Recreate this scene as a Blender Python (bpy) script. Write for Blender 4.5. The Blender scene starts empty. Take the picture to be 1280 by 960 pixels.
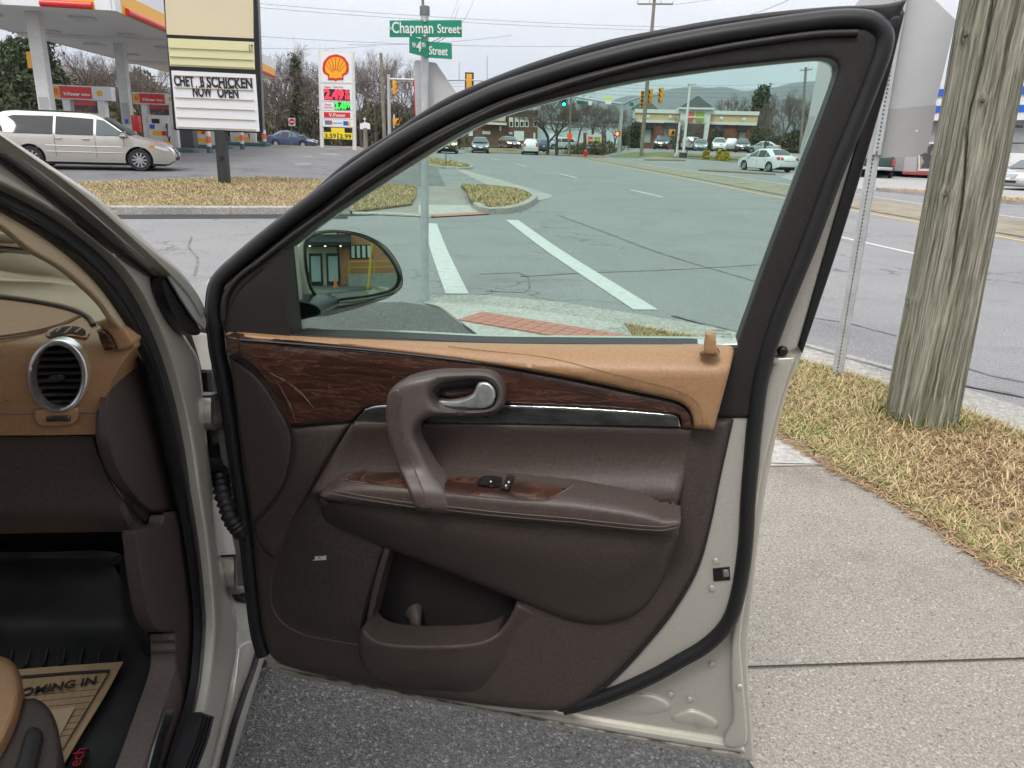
import bpy, bmesh, math, random
import numpy as np
from mathutils import Vector, Matrix
from mathutils.geometry import delaunay_2d_cdt
random.seed(7); np.random.seed(7)
SC = bpy.context.scene
COL = SC.collection
R = math.radians
# ------------------------------------------------------------------ camera
CAM_H, F_PX = 1.55, 950.0
PITCH, ROLL = R(17.9), R(2.1)
_cp, _sp, _cr, _sr = math.cos(PITCH), math.sin(PITCH), math.cos(ROLL), math.sin(ROLL)
cam_d = bpy.data.cameras.new('camera'); cam = bpy.data.objects.new('camera', cam_d); COL.objects.link(cam)
cam_d.sensor_fit = 'HORIZONTAL'; cam_d.sensor_width = 36.0; cam_d.lens = F_PX / 1280 * 36
cam_d.clip_start = 0.02; cam_d.clip_end = 20000
_rt = Vector((_cr, _sr * _sp, _sr * _cp)); _up = Vector((-_sr, _cr * _sp, _cr * _cp)); _bk = Vector((0, -_cp, _sp))
cam.matrix_world = Matrix(((_rt.x, _up.x, _bk.x, 0), (_rt.y, _up.y, _bk.y, 0), (_rt.z, _up.z, _bk.z, CAM_H), (0, 0, 0, 1)))
SC.camera = cam
# ------------------------------------------------------------------ overcast sky, soft sun, exposure
W = bpy.data.worlds.new('World'); SC.world = W; W.use_nodes = True
_n, _l = W.node_tree.nodes, W.node_tree.links
_bg = _n['Background']; _bg.inputs['Strength'].default_value = 0.1
SUN_EL, SUN_AZ = R(52), R(205)
_sky = _n.new('ShaderNodeTexSky'); _sky.sky_type = 'NISHITA'; _sky.sun_disc = False
_sky.sun_elevation = SUN_EL; _sky.sun_rotation = SUN_AZ; _sky.air_density = 1.0; _sky.dust_density = 3.0; _sky.ozone_density = 1.0
_tc = _n.new('ShaderNodeTexCoord')
_mp = _n.new('ShaderNodeMapping'); _mp.inputs['Scale'].default_value = (1.0, 1.0, 4.5)
_cl = _n.new('ShaderNodeTexNoise'); _cl.inputs['Scale'].default_value = 2.2; _cl.inputs['Detail'].default_value = 7; _cl.inputs['Roughness'].default_value = .52
_rp = _n.new('ShaderNodeValToRGB'); _rp.color_ramp.elements[0].position = .33; _rp.color_ramp.elements[0].color = (5.3, 5.32, 5.5, 1)
_rp.color_ramp.elements[1].position = .68; _rp.color_ramp.elements[1].color = (6.5, 6.5, 6.6, 1)
_mx = _n.new('ShaderNodeMix'); _mx.data_type = 'RGBA'; _mx.inputs[0].default_value = .93
_l.new(_tc.outputs['Generated'], _mp.inputs['Vector']); _l.new(_mp.outputs[0], _cl.inputs['Vector']); _l.new(_cl.outputs['Fac'], _rp.inputs[0])
# overcast sky brightens towards the zenith as (1 + 2 sin elevation), all around
_sx = _n.new('ShaderNodeSeparateXYZ'); _l.new(_tc.outputs['Generated'], _sx.inputs[0])
_mr = _n.new('ShaderNodeMapRange'); _mr.inputs[1].default_value = 0; _mr.inputs[2].default_value = 1; _mr.inputs[3].default_value = 1; _mr.inputs[4].default_value = 3; _l.new(_sx.outputs[2], _mr.inputs[0])
_vm = _n.new('ShaderNodeVectorMath'); _vm.operation = 'SCALE'; _l.new(_rp.outputs[0], _vm.inputs[0]); _l.new(_mr.outputs[0], _vm.inputs['Scale'])
_l.new(_sky.outputs[0], _mx.inputs[6]); _l.new(_vm.outputs[0], _mx.inputs[7]); _l.new(_mx.outputs[2], _bg.inputs['Color'])
sun_d = bpy.data.lights.new('sun', 'SUN'); sun_d.energy = 1.5; sun_d.angle = R(16); sun_d.color = (1.0, .96, .9)
sun = bpy.data.objects.new('sun', sun_d); COL.objects.link(sun)
_sd = Vector((math.sin(SUN_AZ) * math.cos(SUN_EL), math.cos(SUN_AZ) * math.cos(SUN_EL), math.sin(SUN_EL)))
sun.rotation_euler = _sd.to_track_quat('Z', 'Y').to_euler(); sun.location = (0, 0, 30)
SC.view_settings.view_transform = 'Standard'; SC.view_settings.look = 'None'
SC.view_settings.exposure = 0.46; SC.view_settings.gamma = 1.0; SC.view_settings.use_curve_mapping = False
SC.cycles.use_denoising = True
SC.cycles.max_bounces = 6; SC.cycles.transparent_max_bounces = 12; SC.cycles.diffuse_bounces = 3; SC.cycles.glossy_bounces = 3
SC.cycles.use_adaptive_sampling = True; SC.cycles.adaptive_threshold = .03
SC.cycles.caustics_reflective = False; SC.cycles.caustics_refractive = False

# ------------------------------------------------------------------ helpers: projection on real planes
def ray(px, py):
    x = (px - 640) / F_PX; y = (480 - py) / F_PX
    x, y = _cr * x - _sr * y, _sr * x + _cr * y
    return Vector((x, _cp + y * _sp, -_sp + y * _cp))
EYE = Vector((0, 0, CAM_H))
def G(px, py, z=0.0):
    d = ray(px, py); t = (z - CAM_H) / d.z
    return EYE + d * t
def DEP(px, py, dep):
    return EYE + ray(px, py) * dep
class Pl:
    """a plane of the place: a point on it and its normal; at() finds the point of the plane seen at a photo position"""
    def __init__(s, p, n): s.p = Vector(p); s.n = Vector(n).normalized()
    def at(s, px, py, v=0.0):
        d = ray(px, py); t = (s.p + s.n * v - EYE).dot(s.n) / d.dot(s.n)
        return EYE + d * t
# ------------------------------------------------------------------ helpers: materials
MATS = {}
def pm(name, base, rough=.6, metal=0.0, c2=None, cscale=8, cdet=4, cpos=(.35, .65), bump=None, coat=0, spec=.5, stretch=None, c3=None, c3scale=1.2, c3pos=(.5, .7), emis=None, rvar=0):
    if name in MATS: return MATS[name]
    m = bpy.data.materials.new(name); m.use_nodes = True
    n, l = m.node_tree.nodes, m.node_tree.links
    b = n['Principled BSDF']
    b.inputs['Base Color'].default_value = (*base, 1); b.inputs['Roughness'].default_value = rough; b.inputs['Metallic'].default_value = metal
    b.inputs['Specular IOR Level'].default_value = spec
    if coat: b.inputs['Coat Weight'].default_value = coat; b.inputs['Coat Roughness'].default_value = .08
    if emis: b.inputs['Emission Color'].default_value = (*emis[0], 1); b.inputs['Emission Strength'].default_value = emis[1]
    vec = None
    if c2 or bump or c3 or rvar:
        tc = n.new('ShaderNodeTexCoord'); vec = tc.outputs['Object']
        if stretch:
            mp = n.new('ShaderNodeMapping'); mp.inputs['Scale'].default_value = stretch; l.new(vec, mp.inputs['Vector']); vec = mp.outputs[0]
    col = None
    def noise(sc, det, rgh=.55, dist=0):
        t = n.new('ShaderNodeTexNoise'); t.inputs['Scale'].default_value = sc; t.inputs['Detail'].default_value = det
        t.inputs['Roughness'].default_value = rgh; t.inputs['Distortion'].default_value = dist; l.new(vec, t.inputs['Vector']); return t.outputs['Fac']
    def ramp(fac, a, bb):
        rr = n.new('ShaderNodeMapRange'); rr.inputs['From Min'].default_value = a; rr.inputs['From Max'].default_value = bb; l.new(fac, rr.inputs['Value']); return rr.outputs[0]
    def mix(fac, a, bb):
        mm = n.new('ShaderNodeMix'); mm.data_type = 'RGBA'; l.new(fac, mm.inputs[0])
        for i, c in ((6, a), (7, bb)):
            if isinstance(c, tuple): mm.inputs[i].default_value = (*c, 1)
            else: l.new(c, mm.inputs[i])
        return mm.outputs[2]
    if c2: col = mix(ramp(noise(cscale, cdet), *cpos), base, c2)
    if c3: col = mix(ramp(noise(c3scale, 3), *c3pos), col or base, c3)
    if col: l.new(col, b.inputs['Base Color'])
    if rvar:
        rr = n.new('ShaderNodeMapRange'); rr.inputs['To Min'].default_value = max(.02, rough - rvar); rr.inputs['To Max'].default_value = min(1, rough + rvar)
        l.new(noise(cscale * .7, 5), rr.inputs['Value']); l.new(rr.outputs[0], b.inputs['Roughness'])
    if bump:
        bp = n.new('ShaderNodeBump'); bp.inputs['Strength'].default_value = bump[1]; bp.inputs['Distance'].default_value = bump[2]
        l.new(noise(bump[0], bump[3] if len(bump) > 3 else 3, .6), bp.inputs['Height']); l.new(bp.outputs[0], b.inputs['Normal'])
    MATS[name] = m
    return m
def glass(name, tint, refl=1.0, rough=0.0):
    if name in MATS: return MATS[name]
    m = bpy.data.materials.new(name); m.use_nodes = True; n, l = m.node_tree.nodes, m.node_tree.links; n.clear()
    o = n.new('ShaderNodeOutputMaterial'); mx = n.new('ShaderNodeMixShader'); t = n.new('ShaderNodeBsdfTransparent'); g = n.new('ShaderNodeBsdfGlossy')
    fr = n.new('ShaderNodeFresnel'); fr.inputs['IOR'].default_value = 1.45; ml = n.new('ShaderNodeMath'); ml.operation = 'MULTIPLY'; ml.inputs[1].default_value = refl
    t.inputs['Color'].default_value = (*tint, 1); g.inputs['Roughness'].default_value = rough
    l.new(fr.outputs[0], ml.inputs[0]); l.new(ml.outputs[0], mx.inputs[0]); l.new(t.outputs[0], mx.inputs[1]); l.new(g.outputs[0], mx.inputs[2]); l.new(mx.outputs[0], o.inputs[0])
    MATS[name] = m; return m
# ------------------------------------------------------------------ helpers: objects
def tag(o, label, cat, group=None, kind=None):
    o['label'] = label; o['category'] = cat
    if group: o['group'] = group
    if kind: o['kind'] = kind
    return o
ROOTS = {}
def empty(name, loc=(0, 0, 0), rz=0.0):
    o = bpy.data.objects.new(name, None); COL.objects.link(o); o.location = loc; o.rotation_euler = (0, 0, rz); o.empty_display_size = .1
    ROOTS[o.name] = Matrix.Translation(Vector(loc)) @ Matrix.Rotation(rz, 4, 'Z')
    return o
def inv_of(p):
    while p is not None:
        if p.name in ROOTS: return ROOTS[p.name].inverted()
        p = p.parent
    return Matrix.Identity(4)
def link(name, me, mat, parent=None, world=False):
    """world=True: the mesh is given in world coordinates, keep it there under its parent"""
    o = bpy.data.objects.new(name, me); COL.objects.link(o)
    if mat is not None: me.materials.append(mat)
    if parent is not None:
        o.parent = parent
        if world and parent.name in ROOTS: o.matrix_parent_inverse = ROOTS[parent.name].inverted()
    return o
def smooth(me, ang=40):
    me.shade_smooth(); me.set_sharp_from_angle(angle=R(ang))
def mesh(name, v, f, mat, parent=None, sm=None, world=False):
    me = bpy.data.meshes.new(name); me.from_pydata([tuple(a) for a in v], [], f); me.update()
    if sm: smooth(me, sm)
    return link(name, me, mat, parent, world)
def bmobj(name, bm, mat, parent=None, sm=None, world=False, recalc=True):
    if recalc: bmesh.ops.recalc_face_normals(bm, faces=bm.faces)
    me = bpy.data.meshes.new(name); bm.to_mesh(me); bm.free()
    if sm: smooth(me, sm)
    return link(name, me, mat, parent, world)
class MB:
    """collects boxes, tubes and prisms into one mesh"""
    def __init__(s): s.v = []; s.f = []
    def add(s, v, f):
        o = len(s.v); s.v += [tuple(a) for a in v]; s.f += [tuple(i + o for i in q) for q in f]; return s
    def box(s, x0, x1, y0, y1, z0, z1, M=None, ch=0.0):
        if ch <= 0:
            v = [Vector(p) for p in ((x0, y0, z0), (x1, y0, z0), (x1, y1, z0), (x0, y1, z0), (x0, y0, z1), (x1, y0, z1), (x1, y1, z1), (x0, y1, z1))]
            f = [(0, 3, 2, 1), (4, 5, 6, 7), (0, 1, 5, 4), (1, 2, 6, 5), (2, 3, 7, 6), (3, 0, 4, 7)]
        else:
            bm = bmesh.new(); bmesh.ops.create_cube(bm, size=1)
            for q in bm.verts: q.co = Vector(((x0 + x1) / 2 + q.co.x * (x1 - x0), (y0 + y1) / 2 + q.co.y * (y1 - y0), (z0 + z1) / 2 + q.co.z * (z1 - z0)))
            bmesh.ops.bevel(bm, geom=list(bm.edges), offset=ch, segments=2, affect='EDGES', profile=.6)
            bm.verts.index_update(); v = [q.co.copy() for q in bm.verts]; f = [tuple(q.index for q in fc.verts) for fc in bm.faces]; bm.free()
        if M is not None: v = [M @ q for q in v]
        return s.add(v, f)
    def tube(s, pts, rad, seg=8, cap=True, flat=1.0):
        pts = [Vector(p) for p in pts]; n = len(pts); rr = rad if isinstance(rad, (list, tuple)) else [rad] * n
        v = []; f = []; prev = None
        for i, p in enumerate(pts):
            t = (pts[min(i + 1, n - 1)] - pts[max(i - 1, 0)]).normalized()
            if prev is None: a = t.orthogonal().normalized()
            else:
                a = (prev - t * prev.dot(t))
                a = a.normalized() if a.length > 1e-6 else t.orthogonal().normalized()
            prev = a; b = t.cross(a)
            for k in range(seg):
                w = 2 * math.pi * k / seg; v.append(p + a * math.cos(w) * rr[i] + b * math.sin(w) * rr[i] * flat)
        for i in range(n - 1):
            for k in range(seg):
                k2 = (k + 1) % seg; f.append((i * seg + k, i * seg + k2, (i + 1) * seg + k2, (i + 1) * seg + k))
        if cap: f.append(tuple(range(seg - 1, -1, -1))); f.append(tuple((n - 1) * seg + k for k in range(seg)))
        return s.add(v, f)
    def prism(s, poly, M, t):
        """poly: list of 2D points, extruded by t along the local z, placed by matrix M"""
        n = len(poly); v = [M @ Vector((a, b, 0)) for a, b in poly] + [M @ Vector((a, b, t)) for a, b in poly]
        f = [tuple(range(n - 1, -1, -1)), tuple(range(n, 2 * n))] + [(i, (i + 1) % n, n + (i + 1) % n, n + i) for i in range(n)]
        return s.add(v, f)
    def lathe(s, prof, M=None, seg=24, close=False):
        """prof: (r, h) pairs about the local z axis"""
        n = len(prof); v = []; f = []
        for r, h in prof:
            for k in range(seg):
                w = 2 * math.pi * k / seg; v.append(Vector((r * math.cos(w), r * math.sin(w), h)))
        for i in range(n - 1 if not close else n):
            j = (i + 1) % n
            for k in range(seg):
                k2 = (k + 1) % seg; f.append((i * seg + k, i * seg + k2, j * seg + k2, j * seg + k))
        if M is not None: v = [M @ q for q in v]
        return s.add(v, f)
    def build(s, name, mat, parent=None, sm=None, world=False, recalc=True):
        if recalc:
            bm = bmesh.new(); me = bpy.data.meshes.new(name); me.from_pydata(s.v, [], s.f); bm.from_mesh(me)
            bmesh.ops.recalc_face_normals(bm, faces=bm.faces); bm.to_mesh(me); bm.free()
            if sm: smooth(me, sm)
            return link(name, me, mat, parent, world)
        return mesh(name, s.v, s.f, mat, parent, sm, world)
def frame(o, x, y):
    """matrix with origin o, local x and y axes given"""
    x = Vector(x).normalized(); z = x.cross(Vector(y)).normalized(); y = z.cross(x); o = Vector(o)
    return Matrix(((x.x, y.x, z.x, o.x), (x.y, y.y, z.y, o.y), (x.z, y.z, z.z, o.z), (0, 0, 0, 1)))
def copy_tree(o, parent=None):
    c = o.copy(); COL.objects.link(c); c.parent = parent
    if o.name in ROOTS: ROOTS[c.name] = ROOTS[o.name]
    for ch in list(o.children): copy_tree(ch, c)
    return c
_FONT = {}
def text(name, s, M, size, mat, parent=None, world=False, ext=.0015, sx=1.0, align='CENTER', fit=None, bold=0.0, shear=0.0):
    cu = bpy.data.curves.new(name, 'FONT'); cu.body = s; cu.size = size; cu.extrude = ext; cu.align_x = align; cu.align_y = 'CENTER'; cu.resolution_u = 3; cu.offset = bold; cu.shear = shear
    ob = bpy.data.objects.new(name, cu); COL.objects.link(ob)
    dg = bpy.context.evaluated_depsgraph_get(); me = bpy.data.meshes.new_from_object(ob.evaluated_get(dg))
    bpy.data.objects.remove(ob); bpy.data.curves.remove(cu)
    if fit:
        xs = [v.co.x for v in me.vertices]; wdt = max(xs) - min(xs); sx = fit / max(wdt, 1e-6)
    for v in me.vertices: v.co.x *= sx
    me.transform(M); me.name = name; me.materials.clear()
    return link(name, me, mat, parent, world)
# ------------------------------------------------------------------ helpers: outlines and soft shapes
def cr(pts, closed=True, step=4.0):
    """smooth line through the points; a point with a third element 1 stays a corner"""
    n = len(pts); P = [np.array(p[:2], float) for p in pts]; corner = [len(p) > 2 and p[2] == 1 for p in pts]
    out = []
    rng = range(n) if closed else range(n - 1)
    for i in rng:
        p1, p2 = P[i], P[(i + 1) % n]
        p0 = P[i - 1] if (closed or i > 0) else p1
        p3 = P[(i + 2) % n] if (closed or i + 2 < n) else p2
        L = np.linalg.norm(p2 - p1)
        m1 = np.zeros(2) if False else (p2 - p0) / max(np.linalg.norm(p2 - p0), 1e-9) * L
        m2 = (p3 - p1) / max(np.linalg.norm(p3 - p1), 1e-9) * L
        if corner[i] or (not closed and i == 0): m1 = (p2 - p1)
        if corner[(i + 1) % n] or (not closed and i + 2 >= n): m2 = (p2 - p1)
        k = max(1, int(round(L / step)))
        for j in range(k):
            t = j / k; t2 = t * t; t3 = t2 * t
            out.append(tuple((2 * t3 - 3 * t2 + 1) * p1 + (t3 - 2 * t2 + t) * m1 + (-2 * t3 + 3 * t2) * p2 + (t3 - t2) * m2))
    if not closed: out.append(tuple(P[-1]))
    return out
def seg_dist(Q, loops):
    """distance of each point in Q to the nearest loop segment"""
    Q = np.asarray(Q, float); best = np.full(len(Q), 1e9)
    for lp in loops:
        A = np.asarray(lp, float); B = np.roll(A, -1, 0); d = B - A; L2 = (d ** 2).sum(1) + 1e-12
        for c in range(0, len(Q), 400):
            q = Q[c:c + 400, None, :]; t = np.clip(((q - A) * d).sum(2) / L2, 0, 1)
            dd = np.sqrt((((A + t[..., None] * d) - q) ** 2).sum(2)).min(1); best[c:c + 400] = np.minimum(best[c:c + 400], dd)
    return best
def inside(Q, lp):
    Q = np.asarray(Q, float); A = np.asarray(lp, float); B = np.roll(A, -1, 0); r = np.zeros(len(Q), bool)
    dy = B[:, 1] - A[:, 1]; dy = np.where(np.abs(dy) < 1e-12, 1e-12, dy); sl = (B[:, 0] - A[:, 0]) / dy
    for c in range(0, len(Q), 500):
        q = Q[c:c + 500]; X = q[:, None, 0]; Y = q[:, None, 1]
        r[c:c + 500] = (((A[:, 1] > Y) != (B[:, 1] > Y)) & (X < sl * (Y - A[:, 1]) + A[:, 0])).sum(1) % 2 == 1
    return r
def fill2d(loops, grid=None, rings=()):
    """constrained triangulation of an outline (first loop) with holes (others); returns points, triangles, boundary loops"""
    verts = []; edges = []
    for lp in loops:
        o = len(verts); verts += [tuple(p) for p in lp]; edges += [(o + i, o + (i + 1) % len(lp)) for i in range(len(lp))]
    extra = []
    if rings:
        for li, lp in enumerate(loops):
            A = np.asarray(lp, float); t = np.roll(A, -1, 0) - np.roll(A, 1, 0); t /= (np.linalg.norm(t, axis=1)[:, None] + 1e-9)
            nn = np.stack([-t[:, 1], t[:, 0]], 1)
            for w in rings:
                for sg in (1, -1):
                    Q = A + nn * w * sg; ok = inside(Q, loops[0])
                    for h in loops[1:]: ok &= ~inside(Q, h)
                    Q = Q[ok]
                    if len(Q): Q = Q[seg_dist(Q, loops) > w * .93]; extra += [tuple(q) for q in Q]
    if grid:
        A = np.asarray(loops[0]); mn, mx = A.min(0), A.max(0)
        gx, gy = np.meshgrid(np.arange(mn[0], mx[0], grid), np.arange(mn[1], mx[1], grid)); Q = np.stack([gx.ravel() + (gy.ravel() / grid % 2) * grid * .5, gy.ravel()], 1)
        if len(Q):
            ok = inside(Q, loops[0])
            for h in loops[1:]: ok &= ~inside(Q, h)
            Q = Q[ok]
        if len(Q):
            lim = max([grid * .6] + [w + grid * .4 for w in rings]); Q = Q[seg_dist(Q, loops) > lim]; extra += [tuple(q) for q in Q]
    allv = [Vector(p) for p in verts + extra]
    ov, oe, of, *_ = delaunay_2d_cdt(allv, edges, [], 1, 1e-5)
    P = np.array([(v.x, v.y) for v in ov]); F = []
    cent = np.array([P[list(f)].mean(0) for f in of]) if of else np.zeros((0, 2))
    ok = inside(cent, loops[0]) if len(cent) else []
    if len(cent):
        for h in loops[1:]: ok &= ~inside(cent, h)
    for f, k in zip(of, ok):
        if k: F.append(tuple(f))
    return P, F
def shape(name, plane, poly, v, mat, parent=None, back=.02, round_=(0, 0), holes=(), grid=None, sm=35, raw=False, fn=None, world=True, step=4.0):
    """an outline on a plane of the place, raised to v (metres along the plane normal) with a rounded rim
    (round_ = width in photo units, depth in metres), a height function fn(x, y, d) and a skirt going back"""
    loops = [[tuple(p[:2]) for p in poly] if raw else cr(poly, step=step)] + [h if raw else cr(h, step=step) for h in holes]
    w, dep = round_
    rings = (w * .08, w * .28, w * .6, w) if w else ()
    P, F = fill2d(loops, grid, rings)
    d = seg_dist(P, loops)
    V = []
    for (x, y), dd in zip(P, d):
        vv = v if fn is None else fn(x, y, dd)
        if w:
            q = 1 - min(dd / w, 1.0); vv -= dep * (1 - math.sqrt(max(0, 1 - q * q)))
        V.append(plane.at(x, y, vv))
    n = plane.n
    FF = []
    for f in F:
        a, b, c = (V[i] for i in f[:3])
        FF.append(f if (b - a).cross(c - a).dot(n) > 0 else tuple(reversed(f)))
    cnt = {}
    for f in FF:
        for i in range(len(f)):
            a, b = f[i], f[(i + 1) % len(f)]; cnt[(a, b)] = cnt.get((a, b), 0) + 1
    if back:
        m = {}
        for (a, b) in [e for e in cnt if (e[1], e[0]) not in cnt]:
            for q in (a, b):
                if q not in m: m[q] = len(V); V.append(V[q] - n * back)
            FF.append((b, a, m[a], m[b]))
    return mesh(name, V, FF, mat, parent, sm, world)
def line3(plane, pts, v, step=5.0, fn=None):
    return [plane.at(x, y, v if fn is None else fn(x, y)) for x, y in cr(pts, closed=False, step=step)]
def sstep(a, b, x):
    t = max(0.0, min(1.0, (x - a) / (b - a))); return t * t * (3 - 2 * t)
def interp(x, xs):
    return float(np.interp(x, [a for a, _ in xs], [b for _, b in xs]))
# ================================================================== ground, roads, pavements, grass
def cl01(x): return max(0.0, min(1.0, x))
def hz(x, y):
    """height of the land: flat road, the filling station side climbs gently, so does the restaurant side"""
    z = 0.0
    if y > 14.5:
        s = cl01((-1.6 - .14 * (y - 16) - x) / 5.0); z += s * float(np.interp(y, [14.5, 20, 24, 50, 56, 75], [0, .11, .17, .56, .52, 0]))
    if y > 60:
        s = cl01((x - 9.0) / 4.0); z += s * .04 * min(y - 60, 22)
    return z
def asphalt(name, a, b, speck, sp_scale, crack=None, c3=None, rough=.85, bumpd=.004, fine=140):
    m = bpy.data.materials.new(name); m.use_nodes = True; n, l = m.node_tree.nodes, m.node_tree.links; bs = n['Principled BSDF']; bs.inputs['Roughness'].default_value = rough; bs.inputs['Specular IOR Level'].default_value = .3
    tc = n.new('ShaderNodeTexCoord'); V = tc.outputs['Object']
    def no(s, d, r=.6):
        t = n.new('ShaderNodeTexNoise'); t.inputs['Scale'].default_value = s; t.inputs['Detail'].default_value = d; t.inputs['Roughness'].default_value = r; l.new(V, t.inputs['Vector']); return t.outputs['Fac']
    def rg(f, a0, a1, b0=0, b1=1):
        t = n.new('ShaderNodeMapRange'); t.inputs[1].default_value = a0; t.inputs[2].default_value = a1; t.inputs[3].default_value = b0; t.inputs[4].default_value = b1; l.new(f, t.inputs[0]); return t.outputs[0]
    def mx(f, c, d):
        t = n.new('ShaderNodeMix'); t.data_type = 'RGBA'; l.new(f, t.inputs[0])
        for i, q in ((6, c), (7, d)):
            if isinstance(q, tuple): t.inputs[i].default_value = (*q, 1)
            else: l.new(q, t.inputs[i])
        return t.outputs[2]
    col = mx(rg(no(.35, 5), .35, .65), a, b)
    if c3: col = mx(rg(no(.9, 6, .7), .52, .68), col, c3)
    vo = n.new('ShaderNodeTexVoronoi'); vo.inputs['Scale'].default_value = sp_scale; l.new(V, vo.inputs['Vector'])
    hs = n.new('ShaderNodeSeparateColor'); l.new(vo.outputs['Color'], hs.inputs[0])
    vf = n.new('ShaderNodeTexVoronoi'); vf.inputs['Scale'].default_value = sp_scale * 2.1; l.new(V, vf.inputs['Vector']); hf = n.new('ShaderNodeSeparateColor'); l.new(vf.outputs['Color'], hf.inputs[0])
    col = mx(rg(hf.outputs[1], .3, 1.0, 0, .42), col, speck); col = mx(rg(hf.outputs[2], .55, 1.0, 0, .55), col, tuple(q * .5 for q in a)); col = mx(rg(hs.outputs[0], .90, .97, 0, .5), col, tuple(min(.8, q * 1.1) for q in speck)); col = mx(rg(hs.outputs[1], .95, .985, 0, .8), col, tuple(q * .4 for q in a))
    dk = tuple(q * .45 for q in a)
    col = mx(rg(no(fine, 3), .42, .62, .5, 0), col, dk)
    if crack:
        dm = n.new('ShaderNodeMix'); dm.data_type = 'VECTOR'; dm.inputs[0].default_value = .12
        nn = n.new('ShaderNodeTexNoise'); nn.inputs['Scale'].default_value = 1.8; nn.inputs['Detail'].default_value = 6; l.new(V, nn.inputs['Vector'])
        va = n.new('ShaderNodeVectorMath'); va.operation = 'SCALE'; va.inputs['Scale'].default_value = 1.1; l.new(nn.outputs['Color'], va.inputs[0])
        ad = n.new('ShaderNodeVectorMath'); ad.operation = 'ADD'; l.new(V, ad.inputs[0]); l.new(va.outputs[0], ad.inputs[1])
        ed = n.new('ShaderNodeTexVoronoi'); ed.feature = 'DISTANCE_TO_EDGE'; ed.inputs['Scale'].default_value = crack[0]; l.new(ad.outputs[0], ed.inputs['Vector'])
        gate = rg(no(.22, 3), .47, .56)
        cm = n.new('ShaderNodeMath'); cm.operation = 'MULTIPLY'; l.new(rg(ed.outputs['Distance'], crack[1] * .3, crack[1], 1, 0), cm.inputs[0]); l.new(gate, cm.inputs[1])
        col = mx(cm.outputs[0], col, tuple(q * .5 for q in a))
    l.new(col, bs.inputs['Base Color'])
    bp = n.new('ShaderNodeBump'); bp.inputs['Strength'].default_value = .7; bp.inputs['Distance'].default_value = bumpd; l.new(vo.outputs['Distance'], bp.inputs['Height']); l.new(bp.outputs[0], bs.inputs['Normal'])
    return m
M_road = asphalt('worn_asphalt', (.235, .235, .238), (.285, .283, .282), (.38, .38, .38), 110, (.35, .010), (.195, .195, .20), fine=60)
M_lot = asphalt('coarse_asphalt', (.085, .083, .082), (.125, .122, .118), (.36, .345, .32), 135, None, (.07, .068, .066), bumpd=.006, fine=90)
M_fore = asphalt('forecourt_asphalt', (.15, .15, .155), (.205, .205, .208), (.27, .27, .27), 90, (.3, .012), (.085, .085, .09), fine=40)
M_patch = asphalt('fresh_asphalt', (.035, .036, .04), (.05, .05, .054), (.08, .08, .085), 120, None, None)
M_walk = asphalt('aggregate_concrete', (.255, .23, .195), (.33, .305, .265), (.50, .465, .41), 150, None, (.185, .165, .138), fine=110, bumpd=.003)
M_conc = asphalt('pale_concrete', (.43, .415, .385), (.49, .475, .44), (.53, .51, .48), 160, (.5, .006), (.38, .36, .33), fine=30, bumpd=.001)
M_kerb = asphalt('kerb_concrete', (.36, .345, .315), (.45, .43, .40), (.5, .48, .45), 110, (1.2, .008), (.25, .24, .22), fine=25, bumpd=.002)
M_lotc = asphalt('parking_concrete', (.36, .355, .345), (.43, .42, .41), (.46, .45, .44), 90, (.3, .01), (.30, .295, .29), fine=20, bumpd=.001)
M_tact = pm('tactile_brick', (.34, .135, .10), .8, c2=(.40, .18, .14), cscale=14, bump=(60, .3, .004))
M_line = pm('road_paint', (.50, .50, .485), .7, c2=(.41, .41, .40), cscale=12, cdet=8, c3=(.34, .34, .335), c3scale=5, c3pos=(.60, .80))
M_yel = pm('yellow_paint', (.60, .36, .06), .7, c2=(.45, .28, .07), cscale=5, cdet=8)
M_dirt = pm('dry_soil', (.17, .12, .07), .95, c2=(.25, .185, .105), cscale=6, cdet=8, c3=(.10, .105, .04), c3scale=1.3, bump=(40, .6, .02, 6))
def sheet(name, poly, off, mat, parent=None, cell=2.0, thick=0.0, sm=None):
    """a piece of ground following the land: outline in metres, off above it"""
    P, Fc = fill2d([list(poly)], cell)
    V = [(x, y, hz(x, y) + off) for x, y in P]; F = []
    for f in Fc:
        a, b, c = (np.array(V[i][:2]) for i in f[:3]); F.append(f if np.cross(b - a, c - a) > 0 else tuple(reversed(f)))
    if thick:
        cnt = {(f[i], f[(i + 1) % len(f)]) for f in F for i in range(len(f))}; m = {}
        for a, b in [e for e in cnt if (e[1], e[0]) not in cnt]:
            for q in (a, b):
                if q not in m: m[q] = len(V); V.append((V[q][0], V[q][1], V[q][2] - thick))
            F.append((b, a, m[a], m[b]))
    o = mesh(name, V, F, mat, parent, sm)
    if parent is None: o['kind'] = 'structure'
    return o
def g2(px, py, z=0): p = G(px, py, z); return (p.x, p.y)
def GT(px, py):
    p = G(px, py)
    for _ in range(14): p = G(px, py, .5 * (p.z + hz(p.x, p.y)))
    return p
def circle_pts(pts, step=1.0): return cr(pts, closed=True, step=step)
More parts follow.
